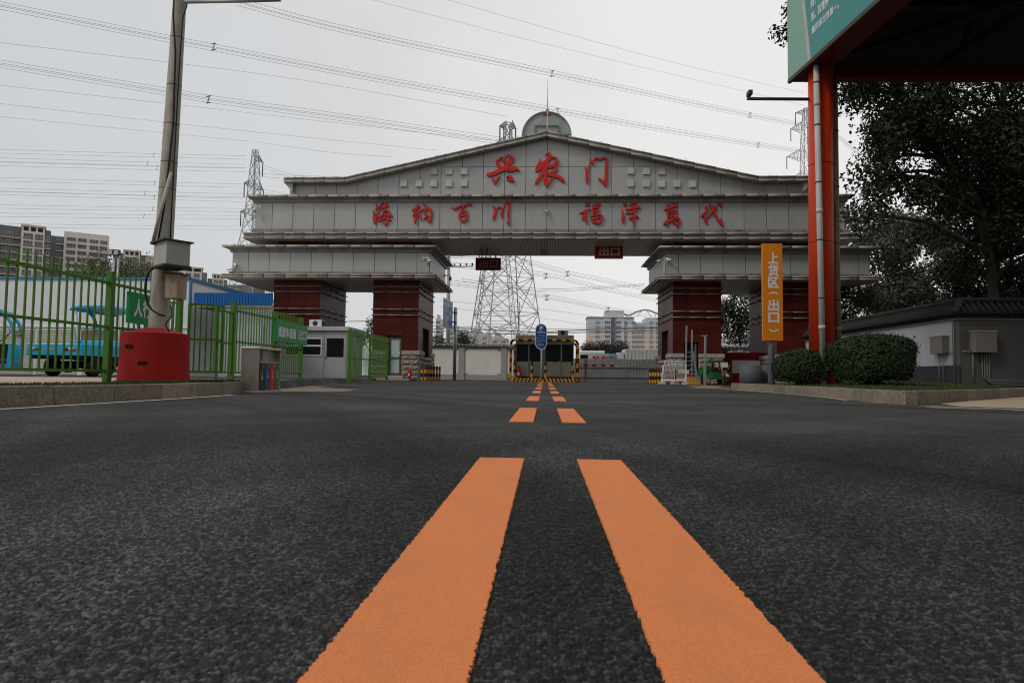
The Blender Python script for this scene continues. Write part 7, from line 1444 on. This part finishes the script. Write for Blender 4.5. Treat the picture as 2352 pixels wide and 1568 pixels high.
def flats(label, Y, x_dark0, x_beige0, x_beige1, x_dark1, pyt, pyd, bays, depth=16, pergola=True, low=640):
    X = lambda p: W(p, (pyt+low)/2, Y).x; zt = W(x_beige0, pyt, Y).z; zd = W(x_beige0, pyd, Y).z; a, b = X(x_beige0), X(x_beige1); d0, d1 = X(x_dark0), X(x_dark1); t = thing('apartment_block', label, 'apartment block', ((a+b)/2, Y, 0), 'apartment blocks on the left skyline'); zl = W(100, low, Y).z-6
    mb = MB(); mb.box(a, b, Y, Y+depth, 0, zt-2.6 if pergola else zt); mb.build('wall', m_apb, t)
    if pergola:
        mb = MB(); n = 3; wq = (b-a)
        for i in range(n+1): x = a+(wq-.8)*i/n; mb.box(x, x+.8, Y, Y+.8, zt-2.59, zt-.7)
        mb.box(a, b, Y+4, Y+depth-2, zt-2.59, zt-.9, 1); mb.box(a-.3, b+.6, Y-.3, Y+depth-1, zt-.69, zt); mb.build('roof_frame', [m_apb, m_apd], t)
    if d1 > b+.2:
        mb = MB(); mb.box(b+.001, d1, Y+2.5, Y+depth, 0, zd); mb.build('dark_wing', m_apd, t)
    if d0 < a-.2:
        mb = MB(); mb.box(d0, a-.001, Y+1.5, Y+depth, 0, zd); mb.build('dark_wing', m_apd, t)
    z = zt-3.0-FL+ (0 if pergola else 1); fl = 0
    while z > zl and fl < 9:
        for i, (f, wd, n) in enumerate(bays): window(t, a+(b-a)*f, z+.8, Y, wd*(b-a), 1.7, n)
        if d1 > b+1.5: window(t, (b+d1)/2, z+.8, Y+2.5, min(2.2, (d1-b)*.6), 1.7, 2)
        if d0 < a-3: window(t, a-(a-d0)*.35, z+.8, Y+1.5, 2.6, 1.7, 2)
        z -= FL; fl += 1
    z = zt-3.0-FL
    for k in range(9):
        if d1 > b+1.5: mb = MB(); mb.box(b+.05, d1+.1, Y+1.4, Y+2.49, z, z+.25); mb.build('balcony', m_apb, t)
        if d0 < a-3: mb = MB(); mb.box(a-(a-d0)*.6, a-.05, Y+.4, Y+1.49, z, z+.25); mb.box(a-(a-d0)*.6, a-.05, Y+.4, Y+.5, z+.251, z+1.0, 1); mb.build('balcony', [m_apb, m_bal], t)
        for f, wd, n in bays: mb = MB(); mb.box(a+(b-a)*(f-wd/2), a+(b-a)*(f+wd/2), Y-.25, Y-.001, z+.2, z+.72); mb.build('window_railing', m_bal, t)
        z -= FL
    th = math.atan2(-t.location.x, Y); t.rotation_euler = (0, 0, th); t.scale = (math.cos(th), 1, 1); return t
flats('nearest beige and dark grey apartment block at the left edge with a roof frame', 250, -30, 47, 101, 116, 517, 523, [(.3, .42, 3), (.76, .36, 3)])
flats('long beige apartment block with a plain gable, second from the left', 275, 116, 146, 250, 250, 536, 548, [(.16, .2, 3), (.4, .2, 2), (.66, .2, 3), (.88, .16, 3)], pergola=False)
flats('apartment block with a roof frame behind the twin floodlights', 305, 262, 283, 321, 334, 574, 582, [(.3, .4, 3), (.74, .36, 3)])
flats('narrow beige apartment block partly behind the concrete pole', 320, 322, 333, 350, 356, 587, 592, [(.5, .6, 3)])
flats('beige apartment block just right of the switch boxes', 350, 385, 400, 464, 476, 612, 622, [(.2, .22, 3), (.5, .2, 2), (.8, .22, 3)], low=690)
flats('small beige apartment block farthest along the row', 380, 476, 487, 514, 522, 629, 640, [(.3, .36, 3), (.72, .36, 3)], low=700)
Y = 300; x0, x1 = W(519, 670, Y).x, W(583, 670, Y).x; zt = W(540, 654, Y).z; t = thing('dark_building', 'low dark grey building at the foot of the slim pylon', 'building', ((x0+x1)/2, Y+5, 0)); mb = MB(); mb.box(x0, x1, Y, Y+12, 0, zt); mb.build('wall', m_apd, t); mb = MB(); mb.box(x0, x1, Y, Y+.1, zt+.3, zt+.38)
for k in range(9): x = x0+(x1-x0-.1)*k/8; mb.box(x, x+.1, Y, Y+.1, zt+.001, zt+.3)
mb.build('railing', m_gal, t)
for px in (527, 543): window(t, W(px, 660, Y).x, zt-4.2, Y, 2.6, 2.2, 2)
# twin floodlights
q = W(262, 600, 76); t = thing('floodlight_mast', 'pair of grey floodlight masts above the warehouse roof', 'floodlight', (q.x, 76, 0)); 
for px, py in ((257, 579), (267, 580)):
    a = W(px, 640, 76); b = W(px, py, 76); mb = MB(); mb.cyl((b.x+.3, 76, 0), (b.x+.3, 76, b.z-.3), .12, n=8); mb.build('mast', m_gal, t); mb = MB(); mb.box(b.x-.35, b.x+.5, 75.7, 76.1, b.z-.35, b.z+.3); mb.box(b.x-.3, b.x+.45, 75.66, 75.69, b.z-.3, b.z+.2, 1); mb.build('lamp_head', [m_dark, m_gal], t)
# the peach and grey block in the gate opening
m_ph = M('peach_render', (.60, .475, .375), .85, var=.05); m_gr = M('pale_grey_render', (.50, .51, .53), .85, var=.05)
Y = 400; X = lambda p: W(p, 770, Y).x; Zp = lambda p: W(1420, p, Y).z
t = thing('apartment_block', 'peach and pale grey apartment block with an arched roof truss, right of the booth', 'apartment block', (X(1420), Y+8, 0)); mb = MB(); mb.box(X(1350), X(1456), Y, Y+18, Zp(757), Zp(729)); mb.box(X(1456)+.01, X(1484), Y+1, Y+18, Zp(757), Zp(741)); mb.box(X(1484)+.01, X(1530), Y, Y+18, Zp(757), Zp(729)); mb.box(X(1389.5), X(1432.5), Y-.5, Y+10, Zp(729)+.01, Zp(713)); mb.box(X(1348), X(1458), Y-.8, Y+18, Zp(729)+.001, Zp(727.5)); mb.build('upper_wall', m_gr, t)
mb = MB(); mb.box(X(1350), X(1530), Y, Y+18, 0, Zp(757)-.01); mb.build('lower_wall', m_ph, t)
for px in (1394, 1425): mb = MB(); mb.box(X(px)-2.2, X(px)+2.2, Y-1.2, Y-.001, 0, Zp(733)); mb.build('bay', m_gr, t)
mb = MB(); mb.box(X(1404), X(1413), Y-.3, Y-.001, 0, Zp(730)); mb.build('stair_strip', M('stair_glass', (.13, .14, .16), .4), t)
for k in range(7): mb = MB(); z = Zp(741+10.8*k); mb.box(X(1350), X(1530), Y-.15, Y-.001, z, z+.35); mb.build('string_course', m_gr, t)
mb = MB(); cv = crv([(1432, 721), (1445, 724), (1462, 716), (1478, 712), (1492, 713), (1510, 720), (1530, 721)], 5); mb.tube([W(a, b, Y+1) for a, b in cv], .55, 6); mb.build('roof_arch', M('arch_steel', (.33, .27, .25), .6), t); mb = MB()
for a, b, c, d in ((1440, 728, 1436, 721), (1447, 729, 1453, 719), (1462, 728, 1473, 713), (1486, 714, 1496, 728), (1503, 728, 1508, 719)): mb.beam(W(a, b, Y+1), W(c, d, Y+1), .4, .4)
mb.build('truss', m_gr, t)
for k in range(7):
    for px, wd, n in ((1372.5, 2.6, 2), (1394.5, 3.4, 3), (1419.5, 3.4, 3), (1437, 2.4, 2), (1455.5, 2.4, 2), (1470, 5.5, 4), (1496, 2.2, 2), (1510, 2.2, 2)):
        if k == 0 and px == 1470: continue
        window(t, X(px), Zp(744+10.8*k)-.1, Y-(1.2 if px in (1394.5, 1419.5) else 0), wd, 1.9, n)
# towers over the cream wall
for i, (px0, px1, py, Y, lb, cr_) in enumerate(((1000, 1011, 731, 420, 'pale tower just right of the left inner pillar', (.48, .45, .43)), (1025, 1072, 757, 420, 'broad pale tower block behind the direction sign', (.50, .47, .46)), (1073, 1126, 767, 400, 'lower pale flats left of the central pylon', (.48, .46, .45)), (1128, 1166, 776, 430, 'distant beige flats at the foot of the central pylon', (.45, .41, .38)), (700, 728, 785-50, 380, 'distant pale block between the left pillars', (.5, .48, .46)), (1672, 1730, 771, 300, 'pale grey flats in the gap between the right pillars', (.42, .44, .46)))):
    x0, x1 = W(px0, 780, Y).x, W(px1, 780, Y).x; zt = W((px0+px1)/2, py, Y).z; t = thing('apartment_block', lb, 'apartment block', ((x0+x1)/2, Y+6, 0), 'distant tower blocks'); m_ = M('far_wall_%d' % i, cr_, .9, var=.05); mb = MB(); mb.box(x0, x1, Y, Y+14, 0, zt); mb.box(x0+(x1-x0)*.2, x0+(x1-x0)*.55, Y+1, Y+9, zt+.001, zt+2.6); mb.build('wall', m_, t); nb = max(1, int((x1-x0)/5)); z = zt-3.4; k = 0
    while z > 8 and k < 9:
        for b_ in range(nb): window(t, x0+(x1-x0)*(b_+.5)/nb, z, Y, 2.6, 1.8, 2)
        z -= 3.1; k += 1

# ---------------------------------------------------------------- unseen hall added behind the camera to darken reflections and front light
t = thing('added_hall', 'long grey hall added out of view behind the camera to darken reflections', 'building', (0, -46, 0)); mb = MB(); mb.box(-75, 75, -60, -46, 0, 13); mb.build('wall', M('hall_wall', (.10, .10, .10), .85), t); mb = MB(); mb.prism([(-77, 13.01), (77, 13.01), (70, 16), (-70, 16)], (0, -61, 0), (1, 0, 0), (0, 0, 1), (0, 1, 0), 16); mb.build('roof', M('hall_roof', (.12, .10, .09), .8), t)
for k in range(10): mb = MB(); mb.box(-68+14*k, -60+14*k, -46.1, -46.001, 0, 5); mb.build('door', m_shut, t)
